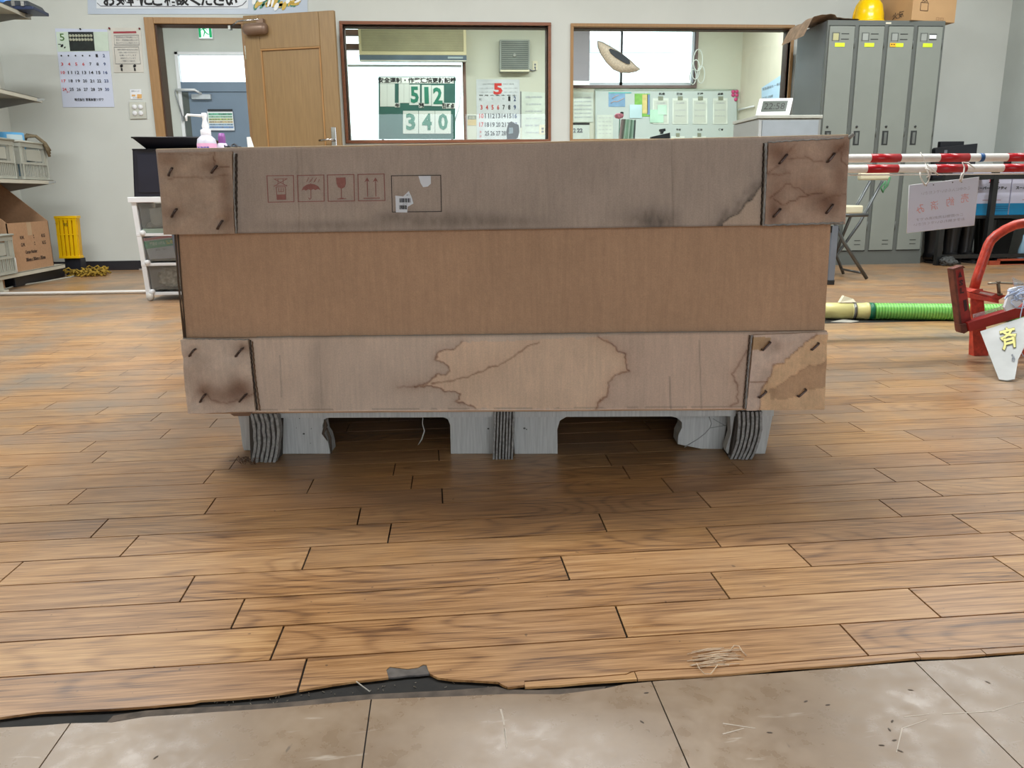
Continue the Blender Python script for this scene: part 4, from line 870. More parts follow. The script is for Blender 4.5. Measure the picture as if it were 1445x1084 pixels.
for y in (4.2, 5.1, 5.95): 
    one('base_block', MB().box((SXB+.03, y-.36, 0), (SXF-.06, y+.36, SH[3]-.004)), (BLACKP if y != 5.1 else KRAFT), {4.2: 'black block under the near end of the bottom shelf', 5.1: 'brown board block under the bottom shelf, between two black ones', 5.95: 'black block under the far end of the bottom shelf'}[y], 'block', bev=.004)
one('floor_cable', MB().tube([G(-20, 416, .004), G(20, 404, .004), G(60, 398, .004), (SXF+.02, 6.2, .004), (SXF-.02, 6.5, .004)], .006, 6), M('pale_cable', (170, 170, 160), .5), 'pale cable lying along the foot of the left shelf rack', 'cable')

SLOT = M('basket_slot_shadow', (52, 54, 52), .9); BASKG = M('grey_basket_plastic', (170, 172, 162), .5, var=.03)
def basket(name, label, x0, x1, y0, y1, z, h, mat=BASKG):
    r = thing(name, label, 'basket', ((x0+x1)/2, (y0+y1)/2, z), group=None); t = .005; tp_ = .012
    def wall(fn, L, n):                  # lattice wall: bars with open slots
        b = MB()
        fn(b, 0, L, 0, .018); fn(b, 0, L, h*.40, h*.46); fn(b, 0, L, h*.86, h)
        for i in range(n+1): q = i*L/n; fn(b, max(0, q-.0045), min(L, q+.0045), .018, h*.40)
        fn(b, 0, L*.12, h*.46, h*.86); fn(b, L*.88, L, h*.46, h*.86); fn(b, L*.22, L*.78, h*.50, h*.80)
        for q in (.15, .18, .81, .84): fn(b, L*q, L*q+.004, h*.46, h*.86)
        return b
    tf = lambda s: tp_*(1-s/h)
    for nm, fn, L in (('basket_side', lambda b, a, c, s, e: b.box((x1-tp_*(1-s/h)-t, y0+a, z+s), (x1-tp_*(1-s/h), y0+c, z+e)), y1-y0),
                      ('basket_end', lambda b, a, c, s, e: b.box((x0+a, y0+tf(s), z+s), (x0+c, y0+tf(s)+t, z+e)), x1-x0),
                      ('basket_end', lambda b, a, c, s, e: b.box((x0+a, y1-tf(s)-t, z+s), (x0+c, y1-tf(s), z+e)), x1-x0)):
        part(nm, wall(fn, L, max(4, int(L/.022))), mat, r)
    part('basket_side', MB().box((x0, y0, z), (x0+t, y1, z+h)), mat, r); part('base', MB().box((x0+.01, y0+.01, z), (x1-.01, y1-.01, z+.006)), mat, r)
    part('rim', MB().tube([(x0, y0, z+h), (x1+.004, y0, z+h), (x1+.004, y1, z+h), (x0, y1, z+h)], .007, 6, closed=True), mat, r)
    return r
z3, z4 = TOPZ[2]+.001, TOPZ[3]+.001
basket('storage_basket', 'grey slotted basket on the third shelf, at the far end by the wall', -3.16, -2.775, 5.80, 6.17, z3, .245)
basket('storage_basket', 'grey slotted basket on the third shelf, second from the far end', -3.16, -2.775, 5.26, 5.72, z3, .245)
basket('storage_basket', 'grey slotted basket low on the bottom shelf in front of the brown cartons', -2.975, -2.745, 5.04, 5.47, z4, .245)
def blob(name, label, cat, c, r3, mat, seed=0, amp=.25, n=2, group=None, flat=True):
    import bmesh
    bm = bmesh.new(); bmesh.ops.create_icosphere(bm, subdivisions=n+1, radius=1)
    for v in bm.verts:
        d = 1+amp*(mnoise.noise(v.co*1.6+Vector((seed*3.1, seed, 0)))+.5*mnoise.noise(v.co*4+Vector((0, seed*2, 0))))
        v.co = Vector((v.co.x*r3[0]*d, v.co.y*r3[1]*d, max(v.co.z*d, -.96)*r3[2]))
    me = bpy.data.meshes.new(name); bm.to_mesh(me); bm.free(); me.materials.append(mat)
    zmin = min(v.co.z for v in me.vertices)
    for v in me.vertices: v.co.z -= zmin
    o = bpy.data.objects.new(name, me); COL.objects.link(o); o.location = c
    if label: tag(o, label, cat, group)
    return o
PLBAG = M('crinkled_clear_bag', (196, 186, 172), .22, var=.25, scale=30); BRBAG = M('brown_bag', (150, 124, 100), .45, var=.25, scale=25)
blob('plastic_bag', 'crumpled beige bag heaped in the second basket of the third shelf', 'bag', (-2.93, 5.55, z3+.03), (.12, .14, .15), PLBAG, 1)
rl_ = thing('tape_roll', 'light blue tape roll lying in the far grey basket', 'tape roll', (-2.90, 5.92, z3+.20))
part('film', MB().lathe([(.095, 0), (.095, .105), (.06, .105), (.06, 0)], (-2.90, 5.92, z3+.20), n=28), M('sky_blue_film', (96, 168, 216), .35), rl_)
part('paper_label', MB().grid(lambda u, v: Vector((-2.90+.097*math.cos(-1.2+u*1.1), 5.92+.097*math.sin(-1.2+u*1.1), z3+.215+.075*v)), 8, 1), M('pale_label', (196, 216, 222), .6), rl_)
one('box_block', MB().box((-3.05, 5.83, z3+.012), (-2.84, 6.05, z3+.195)), M('blue_grey_packet', (110, 140, 160), .6), 'blue grey packet inside the far basket under the tape roll', 'packet', bev=.004)
b = MB()
for i in range(3):
    b.tube([(-2.90+.01*i, 6.00+.02*i, z3+.20), (-2.84, 6.02+.02*i, z3+.285+.01*i), (-2.80, 6.08+.01*i, z3+.295), (-2.765, 6.12+.012*i, z3+.25), (-2.752, 6.15+.01*i, z3+.16+.02*i)], .010, 6)
b.tube([(-2.95, 5.98, z3+.19), (-2.93, 6.05, z3+.30), (-2.86, 6.08, z3+.24), (-2.9, 5.99, z3+.2)], .012, 6)
one('webbing_strap', b, M('olive_strap', (120, 108, 84), .8, var=.3, scale=60), 'olive brown strap spilling over the end of the far basket', 'strap')

# second shelf: black tray with yellow thing, white card, white glove over the edge
z2 = TOPZ[1]+.001
tr = thing('parts_tray', 'black open tray holding a yellow tool on the second shelf', 'tray', (-2.98, 5.5, z2))
part('tray_wall', MB().box((-3.18, 5.13, z2), (-2.86, 5.78, z2+.008)).box((-3.18, 5.77, z2), (-2.86, 5.78, z2+.13)).box((-3.18, 5.13, z2), (-3.17, 5.78, z2+.15)).prism([(-2.86, 5.43, z2), (-2.86, 5.78, z2), (-2.86, 5.78, z2+.13), (-2.86, 5.43, z2+.03)], (.006, 0, 0)), BLACKP, tr)
one('hand_tool', MB().lathe([(0, 0), (.028, .01), (.034, .06), (.026, .15), (.018, .2), (0, .21)], (-2.815, 5.42, z2+.036), (.1, 1, 0), 14), YELLOW, 'yellow handled tool lying at the shelf edge beside the black tray', 'tool')
one('white_card', MB().prism([(-2.96, 5.88, z2), (-2.96, 6.06, z2), (-2.98, 6.06, z2+.13), (-2.98, 5.88, z2+.13)], (-.004, 0, 0)), M('ivory_card', (214, 214, 204), .7), 'ivory card standing on the second shelf at its far end', 'card')
gl_ = blob('work_glove', 'black and white glove hanging over the edge of the second shelf', 'glove', (-2.748, 5.40, z2-.14), (.03, .05, .085), M('glove_fabric', (70, 74, 78), .8, var=.7, scale=60), 5, .35)
# top shelf
z1 = TOPZ[0]+.001
blob('plastic_bag', 'bulging clear bag of brown parts on the top shelf, far one', 'bag', (-3.0, 5.80, z1), (.13, .19, .13), M('clear_bag_parts', (142, 122, 96), .3, var=.5, scale=28), 2)
blob('plastic_bag', 'yellow green bag on the top shelf at the frame edge', 'bag', (-2.99, 5.34, z1), (.13, .18, .10), M('yellow_bag', (168, 150, 70), .35, var=.5, scale=22), 3)
tl = thing('toolbox', 'low navy and black case sticking out over the end of the top shelf', 'case', (-2.85, 6.1, z1))
part('case_body', MB().box((-3.1, 6.02, z1), (-2.665, 6.24, z1+.022)), M('navy_case', (40, 52, 84), .4), tl, bev=.004)
part('case_lid', MB().hexa([(-3.1, 6.02, z1+.022), (-2.68, 6.02, z1+.022), (-2.70, 6.03, z1+.056), (-3.1, 6.03, z1+.062)], [(-3.1, 6.24, z1+.022), (-2.68, 6.24, z1+.022), (-2.70, 6.23, z1+.056), (-3.1, 6.23, z1+.062)]), M('black_case_lid', (44, 50, 58), .35), tl, bev=.004)
part('blue_pouch', MB().lathe([(0, 0), (.022, .01), (.026, .05), (.018, .09), (0, .1)], (-2.91, 6.05, z1+.052), (1, 0, 0), 12), M('bright_blue', (80, 130, 200), .3), tl)
part('latch', MB().box((-2.74, 6.012, z1+.02), (-2.72, 6.02, z1+.05)), ALU, tl); part('latch', MB().box((-2.80, 6.012, z1+.02), (-2.78, 6.02, z1+.05)), ALU, tl)
one('blue_bin', MB().box((-3.2, 5.5, 1.705), (-2.83, 5.80, 1.771)), M('navy_plastic', (26, 48, 116), .4), 'navy blue drawer bin hung under the top shelf', 'bin', bev=.012)

# open cartons on the bottom shelf
def carton(label, y0, y1, h, hb, text, x0=-3.22, x1=-2.785):
    r = thing('open_carton', label, 'carton', ((x0+x1)/2, (y0+y1)/2, z4)); t = .006
    part('front_side', MB().box((x1-t, y0, z4), (x1, y1, z4+h)), KRAFT, r); part('back_side', MB().box((x0, y0, z4), (x0+t, y1, z4+hb)), KRAFT, r)
    for y in (y0, y1-t): part('end_side', MB().prism([(x1, y, z4), (x1, y, z4+h), (x0+.12, y, z4+hb), (x0, y, z4+hb), (x0, y, z4)], (0, t, 0)), KRAFT, r)
    part('bottom', MB().box((x0+t, y0+t, z4), (x1-t, y1-t, z4+.006)), KRAFT, r)
    part('tape', MB().box((x1, (y0+y1)/2-.03, z4+h*.72), (x1+.001, (y0+y1)/2+.03, z4+h)), M('tan_tape', (178, 150, 118), .35), r)
    if text:
        b = MB(); ym = (y0+y1)/2; L = y1-y0
        for row, zz in (('N.W.', .69), ('G.W.', .54)):
            b.text(row, (x1+.0015, y0+L*.30, z4+h*zz), .055, .024, (0, 1, 0), bold=.03).text(':', (x1+.0015, y0+L*.58, z4+h*zz), .012, .024, (0, 1, 0), bold=.03).text('KG', (x1+.0015, y0+L*.82, z4+h*zz), .05, .024, (0, 1, 0), bold=.03)
        b.text('Carton Number :', (x1+.0015, y0+L*.48, z4+h*.38), .17, .024, (0, 1, .0), bold=.03).text('380mm x 300mm x 305mm', (x1+.0015, y0+L*.56, z4+h*.22), .27, .026, (0, 1, 0), bold=.03)
        part('lettering', b, M('brown_black_ink', (62, 46, 40), .8), r)
    return r
carton('brown carton with sloped open top and black weight lettering, on the bottom shelf', 5.50, 6.06, .315, .60, True)
carton('brown sloped carton on the bottom shelf, cut by the left frame edge', 4.82, 5.46, .315, .56, False, -3.22, -2.985)
one('paper_scrap', MB().prism([(-2.80, 5.20, .33), (-2.80, 5.42, .335), (-2.80, 5.34, .36), (-2.80, 5.28, .365), (-2.80, 5.25, .40), (-2.80, 5.22, .36)], (-.01, 0, 0)), PAPER, 'white scrap sticking up from the low grey basket', 'paper')
one('spray_can', MB().lathe([(0, 0), (.014, 0), (.013, .09), (.010, .10), (0, .102)], (-2.768, 5.488, z4), n=14), WHITEP, 'small white canister at the foot of the lettered carton', 'canister')
# yellow folding crate standing on end
yr = thing('folding_crate', 'bright yellow folded plastic crate standing against the wall', 'crate', (-2.86, 6.62, .0))
yx0, yx1, yy = -2.925, -2.735, 6.42
yz0, yz1 = .105, .44
ya, yb_, yc_, yd = P(77, 305, yy), P(107, 305, yy), P(112.5, 365, yy), P(84, 365, yy); yz0, yz1 = yd.z, ya.z
def yxl(z): t = (z-yz0)/(yz1-yz0); return yd.x+(ya.x-yd.x)*t
def yxr(z): t = (z-yz0)/(yz1-yz0); return yc_.x+(yb_.x-yc_.x)*t
part('crate_rim', MB().box((yxl(yz1)-.004, yy-.008, yz1-.02), (yxr(yz1)+.004, yy+.07, yz1)), YELLOW, yr, bev=.002)
part('crate_rim', MB().box((yxl(yz0), yy-.008, yz0), (yxr(yz0)+.004, yy+.07, yz0+.018)), YELLOW, yr, bev=.002)
for i in range(5):
    t0 = i/5+.012; t1 = i/5+(.15 if i not in (0, 4) else .17); f_ = lambda z, t: yxl(z)+(yxr(z)-yxl(z))*t
    part('rib', MB().hexa([(f_(yz0, t0), yy-.004, yz0+.016), (f_(yz0, t1), yy-.004, yz0+.016), (f_(yz1, t1), yy-.004, yz1-.018), (f_(yz1, t0), yy-.004, yz1-.018)], [(f_(yz0, t0), yy+.03, yz0+.016), (f_(yz0, t1), yy+.03, yz0+.016), (f_(yz1, t1), yy+.03, yz1-.018), (f_(yz1, t0), yy+.03, yz1-.018)]), YELLOW, yr)
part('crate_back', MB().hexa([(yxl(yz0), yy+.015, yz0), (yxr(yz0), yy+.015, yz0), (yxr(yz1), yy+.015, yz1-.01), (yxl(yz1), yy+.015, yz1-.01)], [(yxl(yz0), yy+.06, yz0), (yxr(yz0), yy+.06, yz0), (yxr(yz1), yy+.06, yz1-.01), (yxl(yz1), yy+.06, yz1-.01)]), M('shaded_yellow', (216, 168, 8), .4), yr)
for zf in (.275, .385): part('cross_rib', MB().box((yxl(yz0+zf-.1), yy-.006, yz0+zf-.1), (yxr(yz0+zf-.1), yy+.03, yz0+zf-.092)), YELLOW, yr)
part('crate_mark', MB().text('95', (yx0+.10, yy-.004, yz1-.065), .03, .026, bold=.03), M('grey_mark', (120, 110, 60), .7), yr)
part('crate_mark', MB().text('▽', (yx0+.035, yy-.004, yz1-.062), .02, .02, bold=.02), M('orange_mark', (190, 110, 30), .7), yr)
one('dunnage_block', MB().box((yx0+.05, yy+.01, 0), (yx1-.02, yy+.1, yz0-.0005)), BLACKP, 'dark block propping up the yellow crate', 'block', bev=.004)
# yellow-brown mop heap
b = MB(); random.seed(21)
for i in range(150):
    a = G(random.uniform(100, 150), random.uniform(385, 391), .0); a.y = min(a.y, 6.66); a.z = random.uniform(.004, .035)
    q = a+Vector((random.uniform(-.06, .06), random.uniform(-.04, .04), random.uniform(-.01, .03))); r_ = q+Vector((random.uniform(-.05, .05), random.uniform(-.03, .03), -.02))
    for v in (q, r_): v.z = max(.006, min(v.z, .075)); v.y = min(v.y, 6.70)
    b.tube([a, q, r_], .0065, 5)
mp = part('mop_strands', b, M('ochre_mop_yarn', (150, 122, 40), .9, var=.4, scale=40)); mp['label'] = 'ochre yarn heap of a mop lying at the foot of the back wall'; mp['category'] = 'mop'; mp['kind'] = 'stuff'
one('mop_clamp', MB().box(P(144, 378, 6.72), P(152, 383, 6.75)), M('red_plastic', (196, 40, 44), .4), 'red clip peeking out behind the ochre mop', 'clip', bev=.003)
one('floor_pole', MB().tube([G(-40, 415.5, .012), G(204, 411.5, .012), G(260, 410.5, .012)], .0105, 10), WHITEPOLE, 'long thin white pole lying on the floor at left, running to the cart', 'pole')

# ------------------------------------------------------------ drawer cart, bins, bottles, folding table
CY = 4.70
def cp(px, py, y=CY): return P(px, py, y)
ct = thing('drawer_cart', 'white three drawer cart on casters left of the crate', 'drawer cart', (-1.53, CY+.15, 0))
cx0, cx1 = -1.700, -1.35
levels = [(.555, .565, -1.712), (.352, .372, -1.703), (.185, .20, -1.695), (.042, .058, -1.686)]
def cxl(z): return -1.683-(z-.04)*.046
for z in (.375, .21, .045):
    z1_ = {.375: .565, .21: .375, .045: .21}[z]
    for s_ in (0, 1):
        xa0, xa1 = (cxl(z), cxl(z1_)) if s_ == 0 else (cx1, cx1)
        part('side_post', MB().hexa([(xa0, CY, z), (xa0+.026, CY, z), (xa1+.026, CY, z1_), (xa1, CY, z1_)], [(xa0, CY+.3, z), (xa0+.026, CY+.3, z), (xa1+.026, CY+.3, z1_), (xa1, CY+.3, z1_)]), WHITEP, ct, bev=.002)
    part('rail', MB().box((cxl(z)-.0, CY-.002, z-.014), (cx1+.026, CY+.30, z+.002)), WHITEP, ct, bev=.002)
    part('corner_knob', MB().lathe([(0, 0), (.016, 0), (.016, .02), (0, .02)], (cxl(z)+.036, CY+.015, z+.004), (0, -1, 0), 12), WHITEP, ct)
part('top_frame', MB().box((cxl(.57)-.012, CY-.012, .545), (cx1+.035, CY+.31, .575)), WHITEP, ct, bev=.003)
part('side_sheet', MB().box((cx0+.03, CY+.27, .06), (cx1, CY+.275, .54)), M('frosted_sheet', (196, 198, 194), .3), ct)
CLP = clear('clear_drawer_plastic', (.93, .93, .91), .05, 1.0, white=.10, wcol=(.8, .8, .76))
for z, h in ((.385, .155), (.222, .13), (.062, .13)):
    x_ = cxl(z)+.034
    d = part('drawer', MB().prism([(x_, CY+.012, z), (cx1-.005, CY+.012, z), (cx1-.005, CY+.012, z+h), (x_-.004, CY+.012, z+h)], (0, .003, 0)).box((x_, CY+.015, z), (cx1-.01, CY+.26, z+.003)), CLP, ct)
part('drawer_base', MB().box((cxl(.38)+.034, CY+.006, .378), (cx1, CY+.2, .402)), M('sage_drawer_base', (140, 156, 144), .4), ct)
for x in (-1.672, -1.39):
    w_ = part('caster', MB().lathe([(0, -.012), (.018, -.012), (.021, -.006), (.021, .006), (.018, .012), (0, .012)], (x+.012, CY-.005, .0212), (.25, 1, 0), 18), M('grey_wheel', (206, 202, 196), .5), ct)
    part('caster_fork', MB().box((x-.005, CY+.03, .028), (x+.06, CY+.06, .044)), WHITEP, w_)
# contents of the drawers
one('glass_cup', MB().lathe([(.0, 0), (.035, 0), (.040, .11), (.037, .11), (.033, .004), (0, .004)], (-1.60, CY+.08, .405), n=18), M('milky_cup', (214, 214, 208), .25), 'milky upturned cup in the top drawer of the white cart', 'cup')
one('cloth_bundle', MB().grid(lambda u, v: Vector((-1.655+u*.25, CY+.03+v*.10, .410+.022*math.sin(3.14*v)*(1+.4*math.sin(u*17)))), 20, 6), M('grey_cloth', (186, 184, 176), .8, var=.2, scale=50), 'grey folded cloth lying in the top drawer of the cart', 'cloth')
pk = thing('printed_packet', 'green and white printed packet tilted in the middle drawer of the cart', 'packet', (-1.55, CY+.04, .225))
def pq(b, pts, y): return b.prism([P(x, yy_, y) for x, yy_ in pts], (0, .002, 0))
part('packet_body', pq(MB(), [(202, 336), (246, 331), (250, 364), (211, 366)], CY+.03), M('packet_white', (206, 214, 232), .6), pk)
part('green_band', pq(MB(), [(203.5, 341), (246, 336), (247, 346), (206, 351.5)], CY+.028), M('packet_green', (60, 168, 124), .5), pk)
part('red_band', pq(MB(), [(203, 336.5), (246, 331.5), (246.3, 334.5), (203.4, 340)], CY+.028), M('packet_pink', (214, 150, 160), .5), pk)
part('lettering', MB().text('薬用せっけん', P(222, 343.5, CY+.026), .085, .022, (1, 0, .1), bold=.03), M('packet_pale', (206, 236, 220), .6), pk)
part('lettering', MB().text('徳用', P(239, 341.5, CY+.026), .04, .022, (1, 0, .1), bold=.03), M('packet_yellow', (214, 214, 60), .6), pk)
part('lettering', MB().text('清潔・安心', P(228, 352, CY+.026), .07, .012, (1, 0, .1)), GREYINK, pk)
blob('plastic_bag', 'crumpled clear bag in the bottom drawer of the cart', 'bag', (-1.56, CY+.12, .066), (.085, .06, .055), M('grey_clear_bag', (176, 176, 170), .15, var=.45, scale=45), 7, .5)
blob('snack_bag', 'orange and white wrapper in the bottom drawer of the cart', 'wrapper', (-1.44, CY+.12, .066), (.05, .05, .05), M('orange_wrapper', (206, 160, 96), .25, var=.6, scale=50), 8, .5)
# black bin and tray on the cart
def tapered(name, label, cat, x0, x1, X0, X1, y0, y1, Y0, Y1, z0, z1, mat, th=.006, rim=.008):
    r = thing(name, label, cat, ((x0+x1)/2, (y0+y1)/2, z0))
    B = [(x0, y0, z0), (x1, y0, z0), (x1, y1, z0), (x0, y1, z0)]; Tt = [(X0, Y0, z1), (X1, Y0, z1), (X1, Y1, z1), (X0, Y1, z1)]
    names = ['front_wall', 'right_wall', 'back_wall', 'left_wall']; nrm = [(0, th, 0), (-th, 0, 0), (0, -th, 0), (th, 0, 0)]
    for i in range(4): j = (i+1) % 4; part(names[i], MB().prism([B[i], B[j], Tt[j], Tt[i]], nrm[i]), mat, r)
    part('base', MB().box((x0, y0, z0), (x1, y1, z0+th)), mat, r)
    part('rim', MB().tube(Tt, rim/2, 6, closed=True), mat, r); return r
bb = tapered('storage_bin', 'black bin standing on top of the white drawer cart', 'bin', -1.685, -1.30, -1.655, -1.28, CY+.0, CY+.28, CY-.03, CY+.30, .577, .826, M('black_bin', (30, 34, 48), .4, var=.05))
part('raised_panel', MB().prism([(-1.655, CY-.004, .60), (-1.33, CY-.004, .60), (-1.31, CY-.030, .80), (-1.632, CY-.030, .80)], (0, -.003, 0)), M('black_bin_panel', (36, 40, 56), .4), bb)
tt = tapered('shallow_tray', 'black shallow tray with flared rim on top of the black bin', 'tray', -1.60, -1.32, -1.635, -1.27, CY+.02, CY+.26, CY-.08, CY+.30, .832, .885, M('black_tray', (28, 30, 42), .35, var=.05))
# folding table behind the crate
tb = thing('folding_table', 'table with grey steel tube legs standing behind the crate', 'table', (0, 4.5, 0))
part('table_top', MB().box((-1.36, 4.22, .70), (.30, 4.78, .725)), CREAMP, tb, bev=.006)
LEGM = M('grey_tube_steel', (112, 118, 130), .3, metal=.6)
for x, s in ((-1.34, 1), (.28, -1)):
    part('leg', MB().tube([(x-.03*s, 4.3, .70), (x-.025*s, 4.3, .35), (x, 4.3, .09), (x+.01*s, 4.31, .04), (x+.04*s, 4.33, .014), (x+.09*s, 4.36, .012)], .013, 8), LEGM, tb)
    part('leg', MB().tube([(x-.03*s, 4.72, .70), (x-.025*s, 4.72, .35), (x, 4.72, .09), (x+.02*s, 4.71, .02), (x+.09*s, 4.66, .012)], .013, 8), LEGM, tb)
zt_ = .7255
by, bx = 4.40, -1.187
sb = thing('sanitizer_bottle', 'clear pump bottle with pink and blue label and long white nozzle, behind the crate', 'bottle', (bx, by, zt_))
part('bottle_body', MB().lathe([(0, 0), (.046, 0), (.048, .01), (.048, .115), (.044, .135), (.026, .152), (.018, .158), (0, .158)], (bx, by, zt_), n=24), M('translucent_body', (206, 206, 222), .2), sb)
part('pink_label', MB().lathe([(.0488, .075), (.0488, .112)], (bx, by, zt_), n=24), M('pink_label', (226, 168, 206), .5), sb)
part('blue_label', MB().lathe([(.0486, .028), (.0486, .075)], (bx, by, zt_), n=24), M('pale_blue_label', (206, 216, 236), .5), sb)
part('lettering', MB().text('手指消毒', (bx-.006, by-.0505, zt_+.088), .06, .016, bold=.03), M('label_blue_ink', (50, 70, 160), .5), sb)
part('collar', MB().lathe([(.024, .15), (.026, .155), (.026, .178), (.020, .183), (0, .183)], (bx, by, zt_), n=18), M('white_collar', (230, 228, 236), .3), sb)
part('pump', MB().lathe([(.014, .18), (.017, .20), (.014, .21), (.010, .23), (.013, .245), (.013, .262), (0, .264)], (bx, by, zt_), n=14), M('pump_white', (238, 238, 244), .3), sb)
part('nozzle', MB().tube([(bx, by, zt_+.248), (bx-.045, by-.012, zt_+.250), (bx-.078, by-.02, zt_+.252), (bx-.084, by-.021, zt_+.243), (bx-.084, by-.021, zt_+.222)], [.008, .006, .006, .006, .0045], 8), M('nozzle_white', (236, 238, 246), .3), sb)
sb2 = thing('purple_cap_bottle', 'smaller bottle with purple cap behind the pump bottle', 'bottle', (-1.135, 4.50, zt_))
part('bottle_body', MB().lathe([(0, 0), (.03, 0), (.031, .09), (.022, .12), (0, .122)], (-1.135, 4.50, zt_), n=18), M('pale_bottle', (216, 206, 226), .3), sb2)
part('cap', MB().lathe([(.018, .12), (.019, .15), (.014, .17), (0, .172)], (-1.135, 4.50, zt_), n=16), M('purple_cap', (140, 80, 150), .4), sb2)
b = MB(); random.seed(4)
for i in range(9):
    c0 = Vector((-1.08+random.uniform(-.01, .05), 4.42, zt_+.075)); r0 = random.uniform(.018, .034); ph = random.random()*3
    b.tube([c0+Vector((r0*1.2*math.cos(t+ph), .02*math.sin(2*t+i), r0*math.sin(t)*.9+.01*math.sin(t*2+i))) for t in [k*2*math.pi/12 for k in range(12)]], .0045, 6, closed=True)
b.tube([(-1.12, 4.42, zt_+.02), (-1.11, 4.42, zt_+.08), (-1.09, 4.42, zt_+.1)], .0045, 6).lathe([(0, 0), (.06, 0), (.06, .05), (0, .052)], (-1.06, 4.42, zt_), n=14)
one('cable_bundle', b, BLACKP, 'tangled black cable bundle beside the pump bottle', 'cable')
one('white_clip', MB().prism([P(348, 193.5, 4.4), P(352.5, 193, 4.4), P(358, 210, 4.4), P(352, 230, 4.4)], (0, .02, 0)).box(P(345, 228, 4.4), (P(365, 228, 4.4).x, 4.44, zt_)), WHITEP, 'small white pointed tag standing at the crate top, left of the door handle', 'tag')

# ------------------------------------------------------------ lockers and what is on them
LX0, LX1, LY, LH = 2.876, 3.784, 6.10, 1.79
lk = thing('locker_unit', 'grey steel four door locker against the back wall', 'locker', ((LX0+LX1)/2, LY+.25, 0))
part('carcass', MB().box((LX0, LY+.02, .0), (LX1, LY+.515, LH)), LOCKSIDE, lk, bev=.002)
fb = MB().box((LX0, LY, LH-.035), (LX1, LY+.02, LH)).box((LX0, LY, 0), (LX1, LY+.02, .105)); W_ = (LX1-LX0)
for i in range(5): x = LX0+i*W_/4; fb.box((max(LX0, x-.014), LY, .105), (min(LX1, x+.014), LY+.02, LH-.035))
part('front_frame', fb, LOCKD, lk)
part('maker_badge', MB().box((LX0+W_*.49, LY-.002, LH-.024), (LX0+W_*.535, LY, LH-.012)), M('ivory_badge', (216, 210, 190), .4), lk)
BLKH = M('dark_recess', (46, 50, 50), .6); NEON = M('fluorescent_yellow', (214, 240, 50), .6)
for i in range(4):
    xa, xb = LX0+i*W_/4+.015, LX0+(i+1)*W_/4-.015-.006
    d = part('locker_door', MB().box((xa, LY-.012, .112), (xb, LY+.01, LH-.042)), LOCK, lk, bev=.002)
    part('card_holder', MB().box((xa+.02, LY-.015, 1.645), (xa+.026, LY-.012, 1.70)).box((xa+.07, LY-.015, 1.645), (xa+.076, LY-.012, 1.70)).box((xa+.02, LY-.015, 1.699), (xa+.076, LY-.012, 1.704)).box((xa+.026, LY-.0135, 1.648), (xa+.07, LY-.012, 1.699)), [LOCKD, LOCK][0] if i in (0, 3) else LOCKD, d)
    part('card', MB().box((xa+.027, LY-.0145, 1.650), (xa+.069, LY-.0136, 1.698)), M('card_tone', (176, 174, 130) if i == 0 else (150, 156, 152), .6), d)
    for z in (1.655, 1.692): part('vent_slot', MB().box((xa+.09, LY-.0135, z), (xa+.148, LY-.012, z+.006)), BLKH, d)
    for z in (.155, .185): part('vent_slot', MB().box((xa+.10, LY-.0135, z), (xa+.15, LY-.012, z+.005)), BLKH, d)
    hr = part('handle_recess', MB().box((xa+.02, LY-.0135, .905), (xa+.068, LY-.012, 1.010)), BLKH, d)
    part('handle_plate', MB().box((xa+.034, LY-.018, .915), (xa+.055, LY-.013, .998)), M('handle_steel', (120, 124, 122), .35, metal=.5), hr)
    part('lock', MB().lathe([(0, .006), (.008, .006), (.009, 0)], (xa+.035+.005*i, LY-.013, 1.040), (0, -1, 0), 12), M('lock_dark', (70, 72, 72), .3, metal=.6), d)
    for z in (.30, 1.0, 1.63): part('hinge', MB().tube([(xb+.006, LY-.006, z-.035), (xb+.006, LY-.006, z+.035)], .005, 6), LOCKD, d)
    nt = part('sticky_note', MB().prism([(xa+.045, LY-.0135, 1.605), (xa+.12, LY-.0135, 1.605), (xa+.12, LY-.0135, 1.632), (xa+.045, LY-.0135, 1.632)], (0, -.001, 0)), NEON, d, label='fluorescent yellow name tag')
    if i == 2: part('sticky_note', MB().box((xa+.015, LY-.016, 1.606), (xa+.062, LY-.0148, 1.633)), M('orange_tag', (240, 186, 40), .6), d, label='orange tag with two black marks'); part('tag_mark', MB().box((xa+.024, LY-.0168, 1.618), (xa+.033, LY-.0160, 1.626)).box((xa+.042, LY-.0168, 1.618), (xa+.051, LY-.0160, 1.626)), INK, d)
part('name_plate', MB().box((LX0+W_*.75+.105, LY-.0155, 1.664), (LX0+W_*.75+.158, LY-.0136, 1.690)), PAPER, lk, label='white name plate on the right door')
zl = LH+.0005
hm = thing('safety_helmet', 'yellow safety helmet on top of the lockers', 'helmet', (3.265, 6.25, zl))
part('shell', MB().lathe([(.135, 0), (.138, .012), (.122, .03), (.120, .08), (.108, .135), (.078, .175), (.03, .192), (0, .195)], (3.265, 6.26, zl), n=28, sy=.86), M('helmet_yellow', (240, 196, 10), .22, var=.02), hm)
part('brim', MB().lathe([(.10, .0), (.146, .002), (.142, .012), (.12, .026)], (3.265, 6.26, zl), n=28, sy=.9), M('helmet_brim', (236, 188, 10), .25), hm)
part('ridge', MB().tube([(3.265+.119*math.cos(a_), 6.26, zl+.03+.17*math.sin(a_)) for a_ in [k*math.pi/10 for k in range(11)]], .008, 6), M('helmet_ridge', (236, 190, 14), .25), hm)
cb = thing('closed_carton', 'brown closed carton on top of the lockers, right of the helmet', 'carton', (3.5, 6.3, zl), )
P0, P1, P2 = Vector((3.42, 6.52, zl)), Vector((3.505, 6.08, zl)), Vector((3.90, 6.17, zl))
P3 = P0+P2-P1; H_ = Vector((0, 0, .26))
